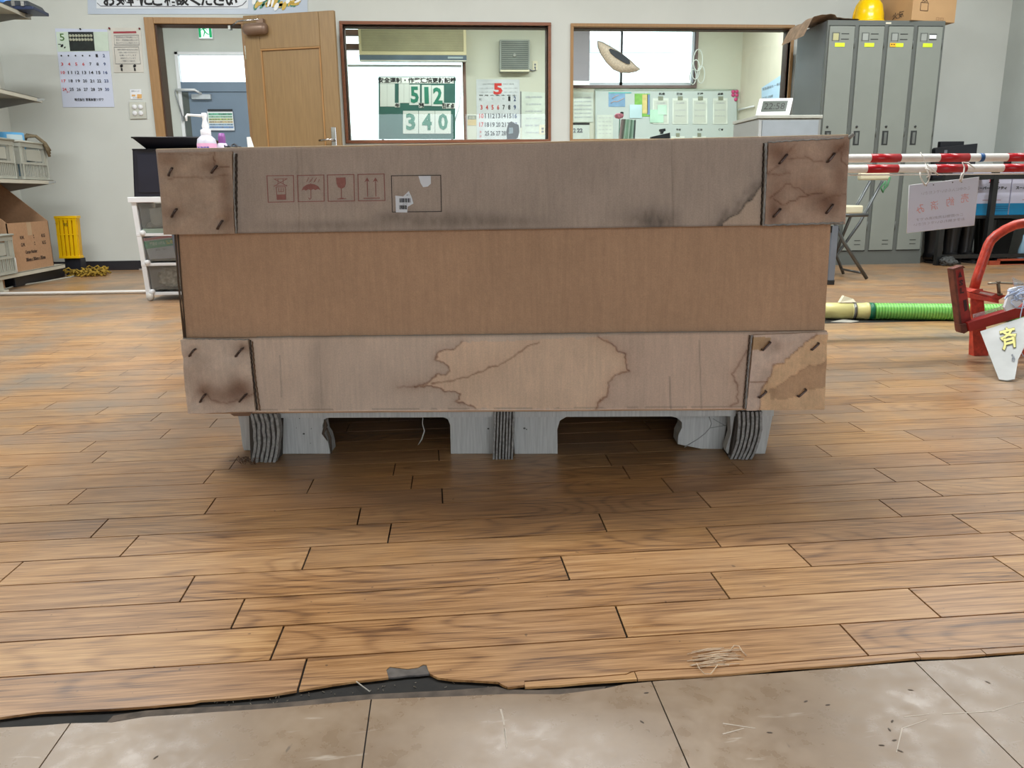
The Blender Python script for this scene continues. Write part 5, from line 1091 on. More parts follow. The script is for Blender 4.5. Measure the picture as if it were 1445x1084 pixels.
BOXM = M('tan_carton', (186, 150, 108), .8, var=.05)
part('carton_body', MB().hexa([P1, P2, P2+H_, P1+H_], [P0, P3, P3+H_, P0+H_]), BOXM, cb, bev=.003)
nn = (P2-P1).cross(Vector((0, 0, 1))).normalized()*.0015; rdir = (P2-P1).normalized()
b = MB(); c0 = P1+rdir*.105+nn+Vector((0, 0, .105))
for a, e in (((-.035, -.035), (.035, -.035)), ((.035, -.035), (.035, .02)), ((.035, .02), (-.035, .02)), ((-.035, .02), (-.035, -.035))): b.tube([c0+rdir*a[0]+Vector((0, 0, a[1])), c0+rdir*e[0]+Vector((0, 0, e[1]))], .002, 4)
b.text('XX', c0+Vector((0, 0, .036)), .06, .022, rdir, bold=.02)
part('box_print', b, M('box_ink', (84, 64, 50), .8), cb)
part('box_print', MB().text('ロロ', P1+rdir*.26+nn+Vector((0, 0, .02)), .07, .02, rdir), M('box_faint_ink', (150, 112, 80), .8), cb)
ld = (P0-P1).normalized(); ln_ = Vector((0, 0, 1)).cross(P0-P1).normalized()*-.0015
part('box_print', MB().text('火気', P1+ld*.14+Vector((-.003, 0, .06)), .12, .05, -ld, bold=.02), M('box_ink_dark', (90, 74, 60), .8), cb)
def bagsheet(u, v):
    x = 2.70+.42*u; y = 6.10+.40*v; edge_ = max(0, (.16-u)/.16)
    return Vector((x, y, zl+.006+.035*math.sin(math.pi*min(1, u*1.15))*(1-.5*v)+.012*mnoise.noise(Vector((u*7, v*5, 1)))-.115*edge_**1.2 if u < .55 else zl+.006+.03*(1-u)*(1-.5*v)+.004*mnoise.noise(Vector((u*9, v*6, 2)))))
bs = MB().grid(bagsheet, 26, 12)
one('paper_sack', bs, M('brown_paper_sack', (178, 150, 124), .5, var=.3, scale=22), 'crumpled brown paper sack drooping over the left end of the lockers', 'sack')
# grey cabinet and digital clock
cab = thing('steel_cabinet', 'small grey steel cabinet with light top rim, in front of the lockers', 'cabinet', (2.16, 5.2, 0))
part('cabinet_body', MB().box((1.962, 5.0, .0), (2.362, 5.43, 1.004)), STEELG, cab, bev=.004)
part('top_plate', MB().box((1.955, 4.992, 1.006), (2.368, 5.435, 1.026)), M('pale_rim_metal', (176, 180, 172), .35), cab, bev=.003)
part('front_panel', MB().box((1.985, 4.994, .05), (2.345, 5.0, .995)), M('blue_grey_panel', (158, 168, 176), .35), cab, bev=.002)
part('corner_post', MB().box((1.966, 4.990, .05), (1.980, 5.0, .995)), M('bright_post', (214, 220, 222), .25, metal=.4), cab)
ck = thing('digital_clock', 'white framed digital clock leaning back on the grey cabinet', 'clock', (2.08, 5.08, 1.027), -.12)
def ckq(b, u0, u1, v0, v1, y, th, mi=0):
    f = lambda u, v: Vector((-.104+.208*u+.03*v, .045*v, .105*v+.001))
    n_ = Vector((0, -1, .4)).normalized()
    return b.prism([f(u0, v0)+n_*y, f(u1, v0)+n_*y, f(u1, v1)+n_*y, f(u0, v1)+n_*y], -n_*th, mi)
part('clock_frame', ckq(MB(), 0, 1, 0, 1, .012, .022), WHITEP, ck, world=False, bev=.004)
part('clock_screen', ckq(MB(), .12, .86, .2, .83, .0128, .002), M('lcd_dark', (86, 94, 88), .25, var=.03), ck, world=False)
b = MB(); f_ = lambda u, v: Vector((-.104+.208*u+.03*v, .045*v, .105*v+.001))+Vector((0, -1, .4)).normalized()*.0134
rr_ = (f_(1, 0)-f_(0, 0)).normalized(); uu_ = (f_(0, 1)-f_(0, 0)).normalized()
b.text('22:58', f_(.49, .52), .128, .044, rr_, uu_, bold=.0)
part('clock_digits', b, M('lcd_digit', (12, 16, 14), .3), ck, world=False)

# ------------------------------------------------------------ folding chair
fc = thing('folding_chair', 'folding chair with cream pads and crossed grey tube legs right of the crate', 'chair', (2.8, 5.2, 0))
TUB = M('dark_grey_tube', (96, 100, 102), .3, metal=.6); CREAM = M('cream_vinyl', (212, 206, 178), .5, var=.03)
def pad(c, hx, hy, hz, ang=0): 
    R = Matrix.Rotation(ang, 3, 'Z'); c = Vector(c)
    f = [R @ Vector(q) + c for q in ((-hx, -hy, -hz), (hx, -hy, -hz), (hx, -hy, hz), (-hx, -hy, hz))]; g = [R @ Vector(q) + c for q in ((-hx, hy, -hz), (hx, hy, -hz), (hx, hy, hz), (-hx, hy, hz))]
    return MB().hexa(f, g)
part('backrest', pad((2.865, 5.24, .660), .110, .022, .024, .12), CREAM, fc, bev=.012)
part('seat', pad((2.50, 5.06, .452), .165, .10, .026, .05), CREAM, fc, bev=.010)
part('seat_frame', MB().tube([(2.38, 4.88, .42), (2.66, 4.90, .42), (2.68, 5.16, .42)], .011, 8), TUB, fc)
for px0_, px1_, px2_, y in (((1228, 256), (1200, 306), (1177, 362), 5.10), ((1245, 256), (1213, 315), (1172, 372), 5.34)):
    part('leg', MB().tube([P(*px0_, y), P(*px1_, y), P(*px2_, y)+Vector((0, 0, -.0)), G(px2_[0]-8, px2_[1]+14, .012)], .0105, 8), TUB, fc)
part('leg', MB().tube([P(1178, 314, 4.95), P(1190, 341, 4.98), G(1223, 393, .012)], .0115, 8), TUB, fc)
part('leg', MB().tube([P(1172, 340, 5.25), P(1182, 365, 5.3), G(1190, 386, .012)], .0105, 8), TUB, fc)
part('stretcher', MB().tube([G(1188, 380, .045), G(1215, 385, .045)], .008, 6), TUB, fc)
one('green_cord', MB().tube([P(1256, 250, 5.2), P(1252, 262, 5.2), P(1245, 270, 5.18), P(1243, 264, 5.18), P(1250, 256, 5.18)], .007, 6).tube([P(1250, 258, 5.2), P(1246, 272, 5.18)], .005, 5), M('green_cord', (70, 120, 84), .8), 'green cord dangling from the backrest of the folding chair', 'cord')
st = thing('steel_stand', 'straight grey steel leg stand with black foot, right behind the crate', 'stand', (1.78, 4.6, 0))
q = G(1172, 399, .012); part('post', MB().box((q.x-.022, q.y-.012, .03), (q.x+.016, q.y+.012, .36)), M('blue_grey_steel', (118, 126, 138), .35, metal=.3), st); part('foot', MB().box((q.x-.024, q.y-.018, 0), (q.x+.018, q.y+.018, .03)), BLACK, st, bev=.004)
part('bracket', MB().box((q.x-.30, q.y-.01, .32), (q.x+.02, q.y+.01, .36)).box((q.x-.30, q.y-.012, 0), (q.x-.27, q.y+.012, .36)), BLACKM, st)

# ------------------------------------------------------------ black rack by the right wall
rx0, rx1, ry = 3.90, 4.22, 5.92
br = thing('black_rack', 'black metal rack against the wall, right of the lockers', 'rack', (4.2, 6.2, 0))
for x, y in ((3.812, ry), (4.20, ry), (4.74, ry), (3.812, 6.55), (4.74, 6.55)): part('post', MB().box((x-.02, y-.02, 0), (x+.02, y+.02, .735 if x < 4.25 else .80)), BLACKM, br)
part('top_rail', MB().box((3.80, ry-.018, .642), (4.74, ry+.018, .678)), BLACKM, br); part('shelf', MB().box((3.80, ry+.02, .350), (4.74, 6.57, .372)), BLACKM, br)
part('top_shelf', MB().box((3.80, ry+.02, .640), (4.16, 6.57, .660)), BLACKM, br); part('low_rail', MB().box((3.80, ry-.01, .05), (4.74, ry+.01, .08)), BLACKM, br)
BX = M('white_carton', (196, 196, 216), .6, var=.02); BXB = M('carton_blue_band', (16, 122, 168), .5, var=.02)
def supply(label, x0, x1, y0=6.02):
    z0, z1 = .373, .700; r = thing('supply_box', label, 'box', ((x0+x1)/2, y0+.15, z0))
    part('carton_body', MB().box((x0, y0, z0), (x1, y0+.3, z1)), BX, r, bev=.002)
    part('blue_band', MB().box((x0, y0-.0012, z0), (x1, y0, z0+.088)), BXB, r)
    w_ = x1-x0; xc = (x0+x1)/2; b = MB()
    part('lettering', MB().text('スーパーセーフティ', (xc, y0-.002, z0+.205), w_*.80, .024, bold=.05), INK, r)
    lg = part('logo_mark', MB().box((xc-.02, y0-.0016, z0+.245), (xc+.055, y0-.001, z0+.298)), M('logo_red', (190, 76, 84), .6), r)
    part('logo_top', MB().prism([(xc-.015, y0-.0022, z0+.28), (xc+.055, y0-.0022, z0+.28), (xc+.05, y0-.0022, z0+.30), (xc+.02, y0-.0022, z0+.288), (xc, y0-.0022, z0+.302)], (0, .0005, 0)).box((xc-.025, y0-.0022, z0+.243), (xc+.06, y0-.0017, z0+.249)), INK, lg)
    part('mark_a', MB().text('A', (xc+.015, y0-.002, z0+.155), .022, .036), M('teal_ink', (90, 130, 160), .6), r)
    part('red_line', MB().box((xc-.06, y0-.002, z0+.112), (xc+.09, y0-.001, z0+.116)), M('faded_red_ink', (170, 120, 130), .6), r)
    for k_ in range(3): part('band_line', MB().box((xc+.03-.18*(k_ == 9), y0-.0024, z0+.03+k_*.017), (x1, y0-.0013, z0+.034+k_*.017)), M('deep_blue_line', (8, 84, 128), .5), r)
    return r
supply('white and blue supply box on the black rack, nearest the right frame edge', 4.42, 4.735)
supply('white and blue supply box half hidden behind the rack post', 4.09, 4.41)
one('brown_board', MB().box((4.045, 6.0, .373), (4.085, 6.3, .60)), M('olive_board', (110, 104, 84), .7), 'olive board wedged beside the half hidden supply box', 'board')
one('laptop_case', MB().prism([(3.925, 6.28, .661), (4.275, 6.28, .661), (4.275, 6.28, .925), (4.05, 6.28, .905), (3.935, 6.28, .895), (3.925, 6.28, .885)], (0, .05, 0)).box((4.0, 6.34, .661), (4.20, 6.38, .945)), BLACKP, 'upright black case on the rack, behind the striped poles', 'case', bev=.004)
part('badge', MB().box((4.00, 6.2785, .845), (4.025, 6.2795, .875)), GREYINK, bpy.data.objects['laptop_case'], world=False)
BOOT = M('black_boot_rubber', (20, 20, 22), .35, var=.3)
def boot(label, x, y, rz, grp):
    r = thing('rubber_boot', label, 'boot', (x, y, 0), rz, grp)
    sh = MB(); prof = [(.050, .05), (.048, .10), (.052, .18), (.060, .30), (.062, .335)]
    sh.lathe(prof, (0, 0, 0), n=16, sy=1.1)
    part('shaft', sh, BOOT, r, world=False)
    part('boot_foot', MB().grid(lambda u, v: Vector((.046*math.cos(v*2*math.pi)*(1-.25*abs(u-.5)), -.17*u+.055, max(.014, .052+.045*math.sin(v*2*math.pi)*(1.1-.55*u)))), 10, 16), BOOT, r, world=False)
    part('sole', MB().prism([(.04*math.cos(t), -.035+.115*math.sin(t), 0) for t in [k*2*math.pi/18 for k in range(18)]], (0, 0, .018)), BLACK, r, world=False); return r
BG = 'black rubber boots under the rack'
for i, (x, y) in enumerate(((3.90, 6.15), (4.04, 6.12), (4.18, 6.15), (4.335, 6.12))):
    boot(['black rubber boot under the rack, leftmost, next to the lockers', 'black rubber boot under the rack, second from the lockers', 'black rubber boot under the rack, third from the lockers', 'black rubber boot under the rack, right of the middle post'][i], x, y, .1*i-.15, BG)
pt = G(1318, 368); 
blob('rag_bundle', 'grey black rag lying beside the foot of the lockers', 'rag', (3.86, 5.86, 0), (.06, .04, .035), M('rag_dark', (66, 68, 68), .8, var=.5, scale=50), 12, .5)
tapered('dark_bucket', 'tall black bucket under the supply boxes', 'bucket', 4.44, 4.60, 4.42, 4.63, 6.22, 6.4, 6.2, 6.42, 0, .33, BLACK)
one('red_board', MB().box(P(1412, 366, 5.86), (4.70, 5.90, .005)).box((4.2, 5.86, .0), (4.70, 5.9, .03)), M('orange_red_rail', (156, 66, 40), .6), 'orange red rail on the floor under the black rack', 'rail')
one('blue_bottle', MB().lathe([(0, 0), (.03, 0), (.03, .10), (.012, .17), (.008, .22), (0, .22)], (4.56, 6.0, .0), n=14), M('white_blue_bottle', (120, 150, 170), .4), 'pale bottle on the floor under the supply boxes', 'bottle')

# ------------------------------------------------------------ striped poles, stands and the hanging sign
PYY = 2.95
def pole(label, pa, pb, r, reds, x0, x1, dy):
    A_, B_ = P(*pa, PYY+dy), P(*pb, PYY+dy); d_ = (B_-A_)/(B_.x-A_.x)
    at = lambda x: A_+d_*(x-A_.x)
    px2x = lambda px: P(px, 230, PYY+dy).x
    t = thing('barrier_pole', label, 'pole', at((x0+x1)/2), group='red and white barrier poles')
    part('pole_tube', MB().tube([at(x0), at(x1)], r, 18), WHITEPOLE, t)
    L = px2x(reds[0][1])-px2x(reds[0][0]); per = px2x(reds[1][0])-px2x(reds[0][0]); xs = px2x(reds[0][0])
    k = math.ceil((x0-xs)/per)
    while xs+k*per < x1-.02:
        a = max(x0, xs+k*per); b_ = min(x1, xs+k*per+L); part('red_band', MB().tube([at(a), at(b_)], r+.0006, 18), REDPOLE, t); k += 1
    return t, at, px2x
p1, at1, pxx = pole('upper red and white striped barrier pole with a blue tape ring', (1197, 223.5), (1445, 222), .0150, ((1227, 1269), (1324, 1366)), .25, 3.1, 0)
p2, at2, _ = pole('lower red and white striped barrier pole, just under its twin', (1197, 238.5), (1445, 237), .0150, ((1223, 1267), (1320, 1363)), .25, 3.1, .03)
part('blue_tape_ring', MB().tube([at1(pxx(1380.5)), at1(pxx(1386))], .0160, 18), M('blue_tape', (30, 90, 150), .4), p1)
one('thin_rod', MB().tube([P(1190, 246.5, 2.96), P(1460, 245, 2.96)], .0028, 6).tube([P(1355, 231.5, 2.93), P(1460, 230, 2.93)], .0028, 6) if False else MB().tube([P(1190, 247.2, 2.975), P(1700, 243, 2.975)], .0028, 6), WHITEPOLE, 'thin white rod along the underside of the lower striped pole', 'rod')
for x, lab in ((.32, 'pole stand behind the crate, left one'), (2.95, 'pole stand out of the picture on the right')):
    s_ = thing('pole_stand', lab, 'stand', (x, PYY+.015, 0)); z1_, z2_ = at2(x).z-.017, at1(x).z
    part('base', MB().box((x-.15, PYY-.13, 0), (x+.15, PYY+.16, .03)), BLACK, s_, bev=.006); part('post', MB().tube([(x, PYY+.075, .03), (x, PYY+.075, z2_+.03)], .014, 10), WHITEPOLE, s_)
    part('cradle', MB().tube([(x, PYY+.075, z1_-.004), (x, PYY-.03, z1_-.004)], .006, 6).tube([(x, PYY-.03, z1_-.004), (x, PYY-.03, z1_+.03)], .006, 6), WHITEPOLE, s_)
# sign card hanging by strings, seen from its back
SGY = 2.915
sgp = [P(1283, 261.5, SGY), P(1381.5, 250, SGY), P(1374.5, 318, SGY), P(1279.5, 329, SGY)]
sg = thing('hanging_sign', 'white laminated card hung by white strings, its red and grey writing showing through mirrored', 'sign', P(1328, 328, SGY))
part('card', MB().prism(sgp, (0, .0015, 0)), M('sign_card', (220, 228, 246), .35, var=.01), sg)
part('card_edge', MB().tube(sgp, .0014, 5, closed=True), M('laminate_edge', (226, 232, 238), .25), sg)
def onsign(u, v): a = sgp[0].lerp(sgp[1], u); b_ = sgp[3].lerp(sgp[2], u); return a.lerp(b_, v)+Vector((0, -.0012, 0))
rt_ = (sgp[1]-sgp[0]).normalized(); up_ = Vector((-rt_.z, 0, rt_.x))
for nm, t_, u, v, w_, h_, mt_, bo in (('lettering', 'この中に入らないでください', .53, .20, .19, .012, PALEINK, 0), ('lettering', 'この荷物は売約済みです', .47, .74, .185, .011, PALEINK, .01), ('lettering', 'お手を触れないでください', .47, .84, .20, .011, PALEINK, .01)):
    part(nm, MB().text(t_, onsign(u, v), w_, h_, -rt_, up_, bold=bo), mt_, sg)
for ch_, u, v in (('み', .18, .52), ('済', .38, .48), ('約', .61, .44), ('売', .82, .40)):
    part('red_character', MB().text(ch_, onsign(u, v), .030, .033, -rt_, up_, bold=.0), PALERED, sg)
for u, v in ((.245, .045), (.345, .05), (.62, .045), (.75, .06)): part('punch_hole', MB().lathe([(0, 0), (.0022, 0), (.0022, .0006), (0, .0006)], onsign(u, v)+Vector((0, -.0004, 0)), (0, -1, 0), 10), INK, sg)
STRG = M('white_cord', (226, 224, 218), .8)
def qt(pts, y=SGY-.004): return [P(x, yy, y) for x, yy in pts]
part('string', MB().tube(qt([(1306, 262), (1310, 256), (1312, 248), (1308, 240)])+[P(1306, 232, PYY-.02)], .0028, 6).tube(qt([(1306, 262), (1302, 256), (1299, 250), (1298, 243)]), .0024, 6).tube(qt([(1308, 250), (1314, 246), (1312, 240), (1306, 238)]), .003, 6).tube([P(1308, 232, PYY-.022), P(1314, 238, PYY-.03), P(1324, 247, PYY-.03)], .0032, 6)
     .tube([P(1299, 215, PYY-.016), P(1303, 222, PYY-.017), P(1306, 231, PYY-.019), P(1308, 240, PYY+.008), P(1306, 246, PYY+.0)], .0016, 6), STRG, sg)
part('string', MB().tube(qt([(1356, 257), (1358, 250), (1360, 243)])+[P(1361, 236, PYY-.02), P(1358, 229, PYY-.02), P(1366, 230, PYY-.024), P(1376, 238, PYY-.026)], .0029, 6).tube(qt([(1354, 256), (1356, 249), (1358, 244)]), .0026, 6), STRG, sg)

# ------------------------------------------------------------ hose on the floor
HR = .0375
a_, b_ = G(1168, 451.5), G(1350, 453.5)
hz = HR*1.02
dirh = (b_-a_).normalized(); c1 = Vector((a_.x, a_.y+HR*.7, hz))
def hp(px): s = (px-1168)/182; return Vector((c1.x+(b_.x-a_.x)*s, c1.y+(b_.y-a_.y)*s, hz))
ho = thing('suction_hose', 'green ribbed suction hose on the floor with a cream cuff, right of the crate', 'hose', hp(1300)-Vector((0, 0, hz)))
GRN = M('green_hose', (126, 200, 96), .35, var=.06); GRND = M('dark_green_hose', (84, 168, 70), .35); CUF = M('cream_cuff', (214, 208, 140), .35, var=.05)
pts, rs = [], []
n = 0; x = 1238
while x < 1500:
    for dx, r_ in ((0, HR*.95), (1.0, HR), (2.2, HR), (3.2, HR*.95)): pts.append(hp(x+dx)); rs.append(r_)
    x += 4.2
part('ribbed_tube', MB().tube(pts, rs, 24), GRN, ho)
b = MB(); x = 1241.9
while x < 1500: b.tube([hp(x-.5), hp(x+.5)], HR*.972, 20, cap=False); x += 4.2
part('rib_line', b, GRND, ho, kind='stuff')
part('hose_end_band', MB().tube([hp(1229.5), hp(1236)], HR*1.02, 24), M('dark_green_band', (20, 110, 78), .35), ho)
cf = part('cuff', MB().tube([hp(1120), hp(1205)], HR*.98, 24).tube([hp(1205), hp(1209)], [HR*.98, HR*.9], 24).tube([hp(1209), hp(1224), hp(1226), hp(1229.5)], [HR*.96, HR*1.0, HR*1.06, HR*1.0], 24), CUF, ho)
part('clamp_band', MB().tube([hp(1206.5), hp(1210.5)], HR*1.03, 24), M('steel_clamp', (120, 120, 116), .35, metal=.7), ho)
one('cuff_wrapper', MB().prism([hp(1186)+Vector((0, -.01, HR+.001)), hp(1209)+Vector((0, -.01, HR+.004)), hp(1206)+Vector((0, 0, HR+.018)), hp(1193)+Vector((0, 0, HR+.031))], (0, .02, -.0)), M('cream_tape', (218, 214, 188), .7), 'cream scrap of tape sticking up from the hose cuff', 'tape')
one('black_mat', MB().prism([(1.55, 3.36, 0), (3.0, 3.33, 0), (3.0, 3.5, 0), (1.55, 3.5, 0)], (0, 0, .0008)), BLACK, 'thin black strip on the floor beneath the hose', 'strip')
one('white_film', MB().prism([G(1172, 455, .001), G(1190, 451.5, .001), G(1212, 454, .001), G(1200, 456, .001)], (0, 0, .003)), M('dull_film', (158, 156, 146), .7), 'scrap of white film on the floor under the cream cuff', 'film')

# ------------------------------------------------------------ red clamp stand with pennant card
cq = lambda pts, y: [P(1330+x/4.165, 290+yy/4.165, y) for x, yy in pts]
rs_ = thing('clamp_stand', 'worn red steel pipe stand with screw clamp at the right frame edge', 'stand', (1.9, 2.6, 0))
part('bent_pipe', MB().tube(cq([(182, 500), (205, 420), (235, 330), (258, 265), (268, 235)], 2.62)+cq([(285, 205), (320, 172), (370, 140), (425, 115), (479, 104), (540, 100), (600, 110), (650, 140)], 2.62)+[P(1330+700/4.165, 290+200/4.165, 2.62), P(1330+740/4.165, 290+420/4.165, 2.62), G(1330+760/4.165, 500, .014)], .0160, 14), REDP, rs_)
ft = G(1330+222/4.165, 502, 0)
part('post', MB().hexa([P(1330+165/4.165, 290+490/4.165, 2.6), P(1330+238/4.165, 290+490/4.165, 2.6), Vector((P(1396, 501, 2.6).x-.002, 2.6, 0)), Vector((P(1374.5, 501, 2.6).x, 2.6, 0))][::-1], [P(1330+165/4.165, 290+490/4.165, 2.63), P(1330+238/4.165, 290+490/4.165, 2.63), Vector((P(1396, 501, 2.6).x-.002, 2.63, 0)), Vector((P(1374.5, 501, 2.6).x, 2.63, 0))][::-1]), REDP, rs_, bev=.001)
pl_ = part('upright_jaw', MB().prism(cq([(75, 378), (122, 366), (172, 690), (118, 742)], 2.52), (0, .012, 0)), M('worn_red_jaw', (150, 40, 36), .5, var=.35, scale=40), rs_, bev=.001)
part('jaw_side', MB().prism(cq([(60, 376), (76, 380), (118, 745), (112, 750), (100, 690)], 2.518), (0, .03, 0)), RUST, pl_)
part('jaw_top', MB().prism(cq([(60, 374), (120, 354), (134, 366), (76, 382)], 2.519), (0, .03, 0)), RUST, pl_)
b = MB()
for ch_, x, y in (('▲', 104, 405), ('S', 110, 455), ('L', 115, 500)): b.text(ch_, cq([(x, y)], 2.517)[0], .014, .019, (1, 0, .2), (-.12, 0, 1), bold=.05)
b.prism(cq([(122, 560), (140, 552), (148, 612), (132, 624)], 2.518), (0, .001, 0)); part('embossed_mark', b, M('mark_dark', (58, 30, 34), .7), pl_)
part('foot_block', MB().prism(cq([(105, 700), (160, 690), (162, 735), (128, 754), (112, 745)], 2.51), (0, .035, 0)), RUST, rs_, bev=.001)
part('lower_jaw', MB().prism(cq([(150, 690), (479, 590), (620, 548), (620, 610), (479, 652), (160, 742)], 2.50), (0, .03, 0)), M('dark_red_bar', (150, 34, 32), .4, var=.1, scale=20), rs_, bev=.001)
part('top_plate', MB().prism(cq([(160, 508), (205, 492), (375, 530), (332, 556)], 2.56), (0, .06, -.0)).prism(cq([(160, 512), (332, 555), (332, 576), (160, 545)], 2.555), (0, .05, 0)), REDP, rs_, bev=.001)
part('worn_patch', MB().prism(cq([(225, 506), (310, 520), (290, 532), (215, 515)], 2.5585), (0, .001, 0)), M('worn_white', (206, 176, 168), .6, var=.2, scale=60), rs_)
sc = part('clamp_screw', MB().tube(cq([(326, 448), (334, 530)], 2.56), .0055, 10).lathe([(0, 0), (.0095, 0), (.0095, .006), (0, .006)], cq([(335, 527)], 2.56)[0], (0, 0, 1), 10).lathe([(0, 0), (.008, 0), (.008, .006), (0, .006)], cq([(326, 456)], 2.56)[0], (0, 0, 1), 10), M('rusty_screw', (112, 100, 82), .5, metal=.5), rs_)
part('t_handle', MB().tube(cq([(268, 459), (340, 455), (470, 462)], 2.56), .0038, 8), M('steel_handle', (150, 144, 128), .35, metal=.7), sc)
part('cross_rail', MB().tube(cq([(440, 790), (560, 800)], 2.6), .010, 8), REDP, rs_)
part('side_foot', MB().box((2.02, 2.58, 0), (2.16, 2.66, .02)), REDP, rs_)
def cpx(x, y): return 1330+x/4.165, 290+y/4.165
pA, pB, pC = P(*cpx(222, 740), 2.46), P(*cpx(505, 640), 2.46), G(*cpx(378, 1030), .004)
pN = (pB-pA).cross(pC-pA).normalized(); pN = -pN if pN.y > 0 else pN
def PP(x, y, lift=0): d = ray(*cpx(x, y)); return CAM + d*((pA-CAM).dot(pN)/d.dot(pN)) + pN*lift
pu = (pB-pA).normalized(); pv = pu.cross(pN); pv = -pv if pv.z < 0 else pv
pn = thing('pennant_card', 'white tapering pennant card with a pale yellow outlined character, hung on the red clamp', 'sign', pC)
part('card', MB().prism([PP(x, y) for x, y in ((222, 740), (479, 655), (530, 640), (505, 780), (445, 905), (425, 1020), (378, 1028), (332, 1022))], -pN*.002), M('translucent_card', (184, 187, 186), .3, var=.06, scale=20), pn)
cu_ = PP(435, 767)-PP(335, 792); cv_ = PP(374, 720)-PP(398, 850)
part('character_outline', MB().text('斉', PP(388, 783, .002), cu_.length*1.04, cv_.length*1.04, cu_, cv_, bold=.06), M('grey_outline', (110, 108, 90), .6), pn)
part('character', MB().text('斉', PP(388, 783, .0035), cu_.length*.96, cv_.length*.97, cu_, cv_, bold=.02), M('pale_yellow_print', (218, 212, 130), .6), pn)
part('character', MB().text('み', PP(415, 900, .002), cu_.length*.2, cv_.length*.35, cu_, cv_, bold=.03), GREYINK, pn)
one('clear_sleeve', MB().prism(cq([(180, 640), (330, 600), (360, 580), (365, 600), (300, 640), (182, 672)], 2.53), (0, .002, 0)).prism(cq([(410, 420), (479, 455), (530, 500), (430, 520)], 2.53), (0, .002, 0)), clear('clear_film', (.9, .93, .93), .1, 1.5, white=.22), 'clear plastic sleeve tucked in the jaws of the red clamp', 'sleeve')
random.seed(9); b = MB()
for i in range(10):
    c0 = cq([(random.uniform(400, 490), random.uniform(495, 585))], 2.50-.003*i)[0]; r0 = random.uniform(.012, .024)
    b.tube([c0+Vector((r0*1.3*math.cos(t), .006*math.sin(3*t+i), r0*.8*math.sin(t+i))) for t in [k*2*math.pi/12 for k in range(12)]], .0022, 6, closed=True)
b.tube(cq([(479, 560), (460, 640), (450, 720), (470, 800), (460, 860), (479, 890)], 2.46), .0018, 6)
one('twine_bundle', b, M('white_blue_twine', (186, 200, 226), .8), 'white and blue twine bundled on the red clamp stand', 'twine')
one('folded_paper', MB().prism(cq([(365, 600), (400, 490), (440, 480), (479, 560), (440, 600), (375, 622)], 2.49), (0, .01, 0)), PAPER, 'white folded paper under the twine on the red clamp', 'paper')

# ------------------------------------------------------------ office seen through the inner windows
OB = OY-.004
ac = thing('air_conditioner', 'long yellowed wall air conditioner over the far bright window', 'air conditioner', (-.25, 9.55, 2.04))
a0, a1 = P(505, 40, 9.55).x, P(657.5, 40, 9.55).x; za, zb_ = 2.025, 2.36
ACM = M('yellowed_plastic', (206, 196, 156), .5, var=.03); ACG = M('ac_grille', (150, 146, 116), .6, var=.05); ACD = M('ac_blue_grey', (98, 114, 128), .5)
part('housing', MB().box((a0, 9.55, za+.06), (a1, OY, zb_)), ACM, ac, bev=.006)
g_ = part('grille', MB().box((a0+.03, 9.545, za+.10), (a1-.03, 9.55, zb_-.012)), ACG, ac)
for i in range(16): part('grille_slat', MB().box((a0+.03, 9.540, za+.108+i*.0125), (a1-.03, 9.545, za+.113+i*.0125)), M('grille_slat_tone', (172, 166, 132), .6) if i == 0 else bpy.data.materials['grille_slat_tone'], g_)
part('louvre', MB().hexa([(a0, 9.56, za+.005), (a1, 9.56, za+.005), (a1, 9.548, za+.06), (a0, 9.548, za+.06)], [(a0, OY-.02, za+.02), (a1, OY-.02, za+.02), (a1, OY-.02, za+.06), (a0, OY-.02, za+.06)]), ACD, ac)
part('display_panel', MB().box((a1-.21, 9.548, za+.025), (a1-.04, 9.552, za+.045)), M('pale_display', (160, 176, 180), .4), ac)
part('flap', MB().box((a0+.0, 9.55, za-.002), (a1, 9.60, za+.008)), M('ac_white_lip', (216, 214, 200), .4), ac)
# white roller blind of far window
wbl = thing('window_blind', 'white roller blind lit from behind, covering the far window', 'blind', (-.36, 9.75, .9))
blm = bpy.data.materials.new('blind_cloth'); blm.use_nodes = True; k = NT(blm); tr_ = k.n.new('ShaderNodeBsdfTranslucent'); tr_.inputs[0].default_value = (.95, .97, 1, 1); mx = k.n.new('ShaderNodeMixShader'); mx.inputs[0].default_value = .75
k.b.inputs['Base Color'].default_value = (.9, .92, .95, 1); k.l.new(k.b.outputs[0], mx.inputs[1]); k.l.new(tr_.outputs[0], mx.inputs[2]); tp9 = k.n.new('ShaderNodeBsdfTransparent'); mx9 = k.n.new('ShaderNodeMixShader'); mx9.inputs[0].default_value = .55; k.l.new(mx.outputs[0], mx9.inputs[1]); k.l.new(tp9.outputs[0], mx9.inputs[2]); k.l.new(mx9.outputs[0], k.out.inputs[0])
part('blind_cloth', MB().box((-1.0, 9.765, .9), (.29, 9.767, 2.012)), blm, wbl)
part('blind_bar', MB().tube([(-1.0, 9.765, 2.005), (.29, 9.765, 2.005)], .012, 8), WHITEP, wbl)
part('blind_cord', MB().tube([P(652, 120, 9.7), P(648, 150, 9.7), P(640, 178, 9.7)], .006, 5), WHITEP, wbl)
one('hanging_strip_sign', MB().prism([P(x, y, 9.0) for x, y in ((478, 43), (483.5, 43), (483.5, 81), (479, 81))], (0, .004, 0)), WHITEP, 'narrow white strip sign with black characters beside the open door', 'sign')
part('hanging_wire', MB().tube([P(481, 43, 9.002), (P(481, 43, 9.0).x, 9.002, 2.72)], .003, 5), GREYINK, bpy.data.objects['hanging_strip_sign'], world=False)
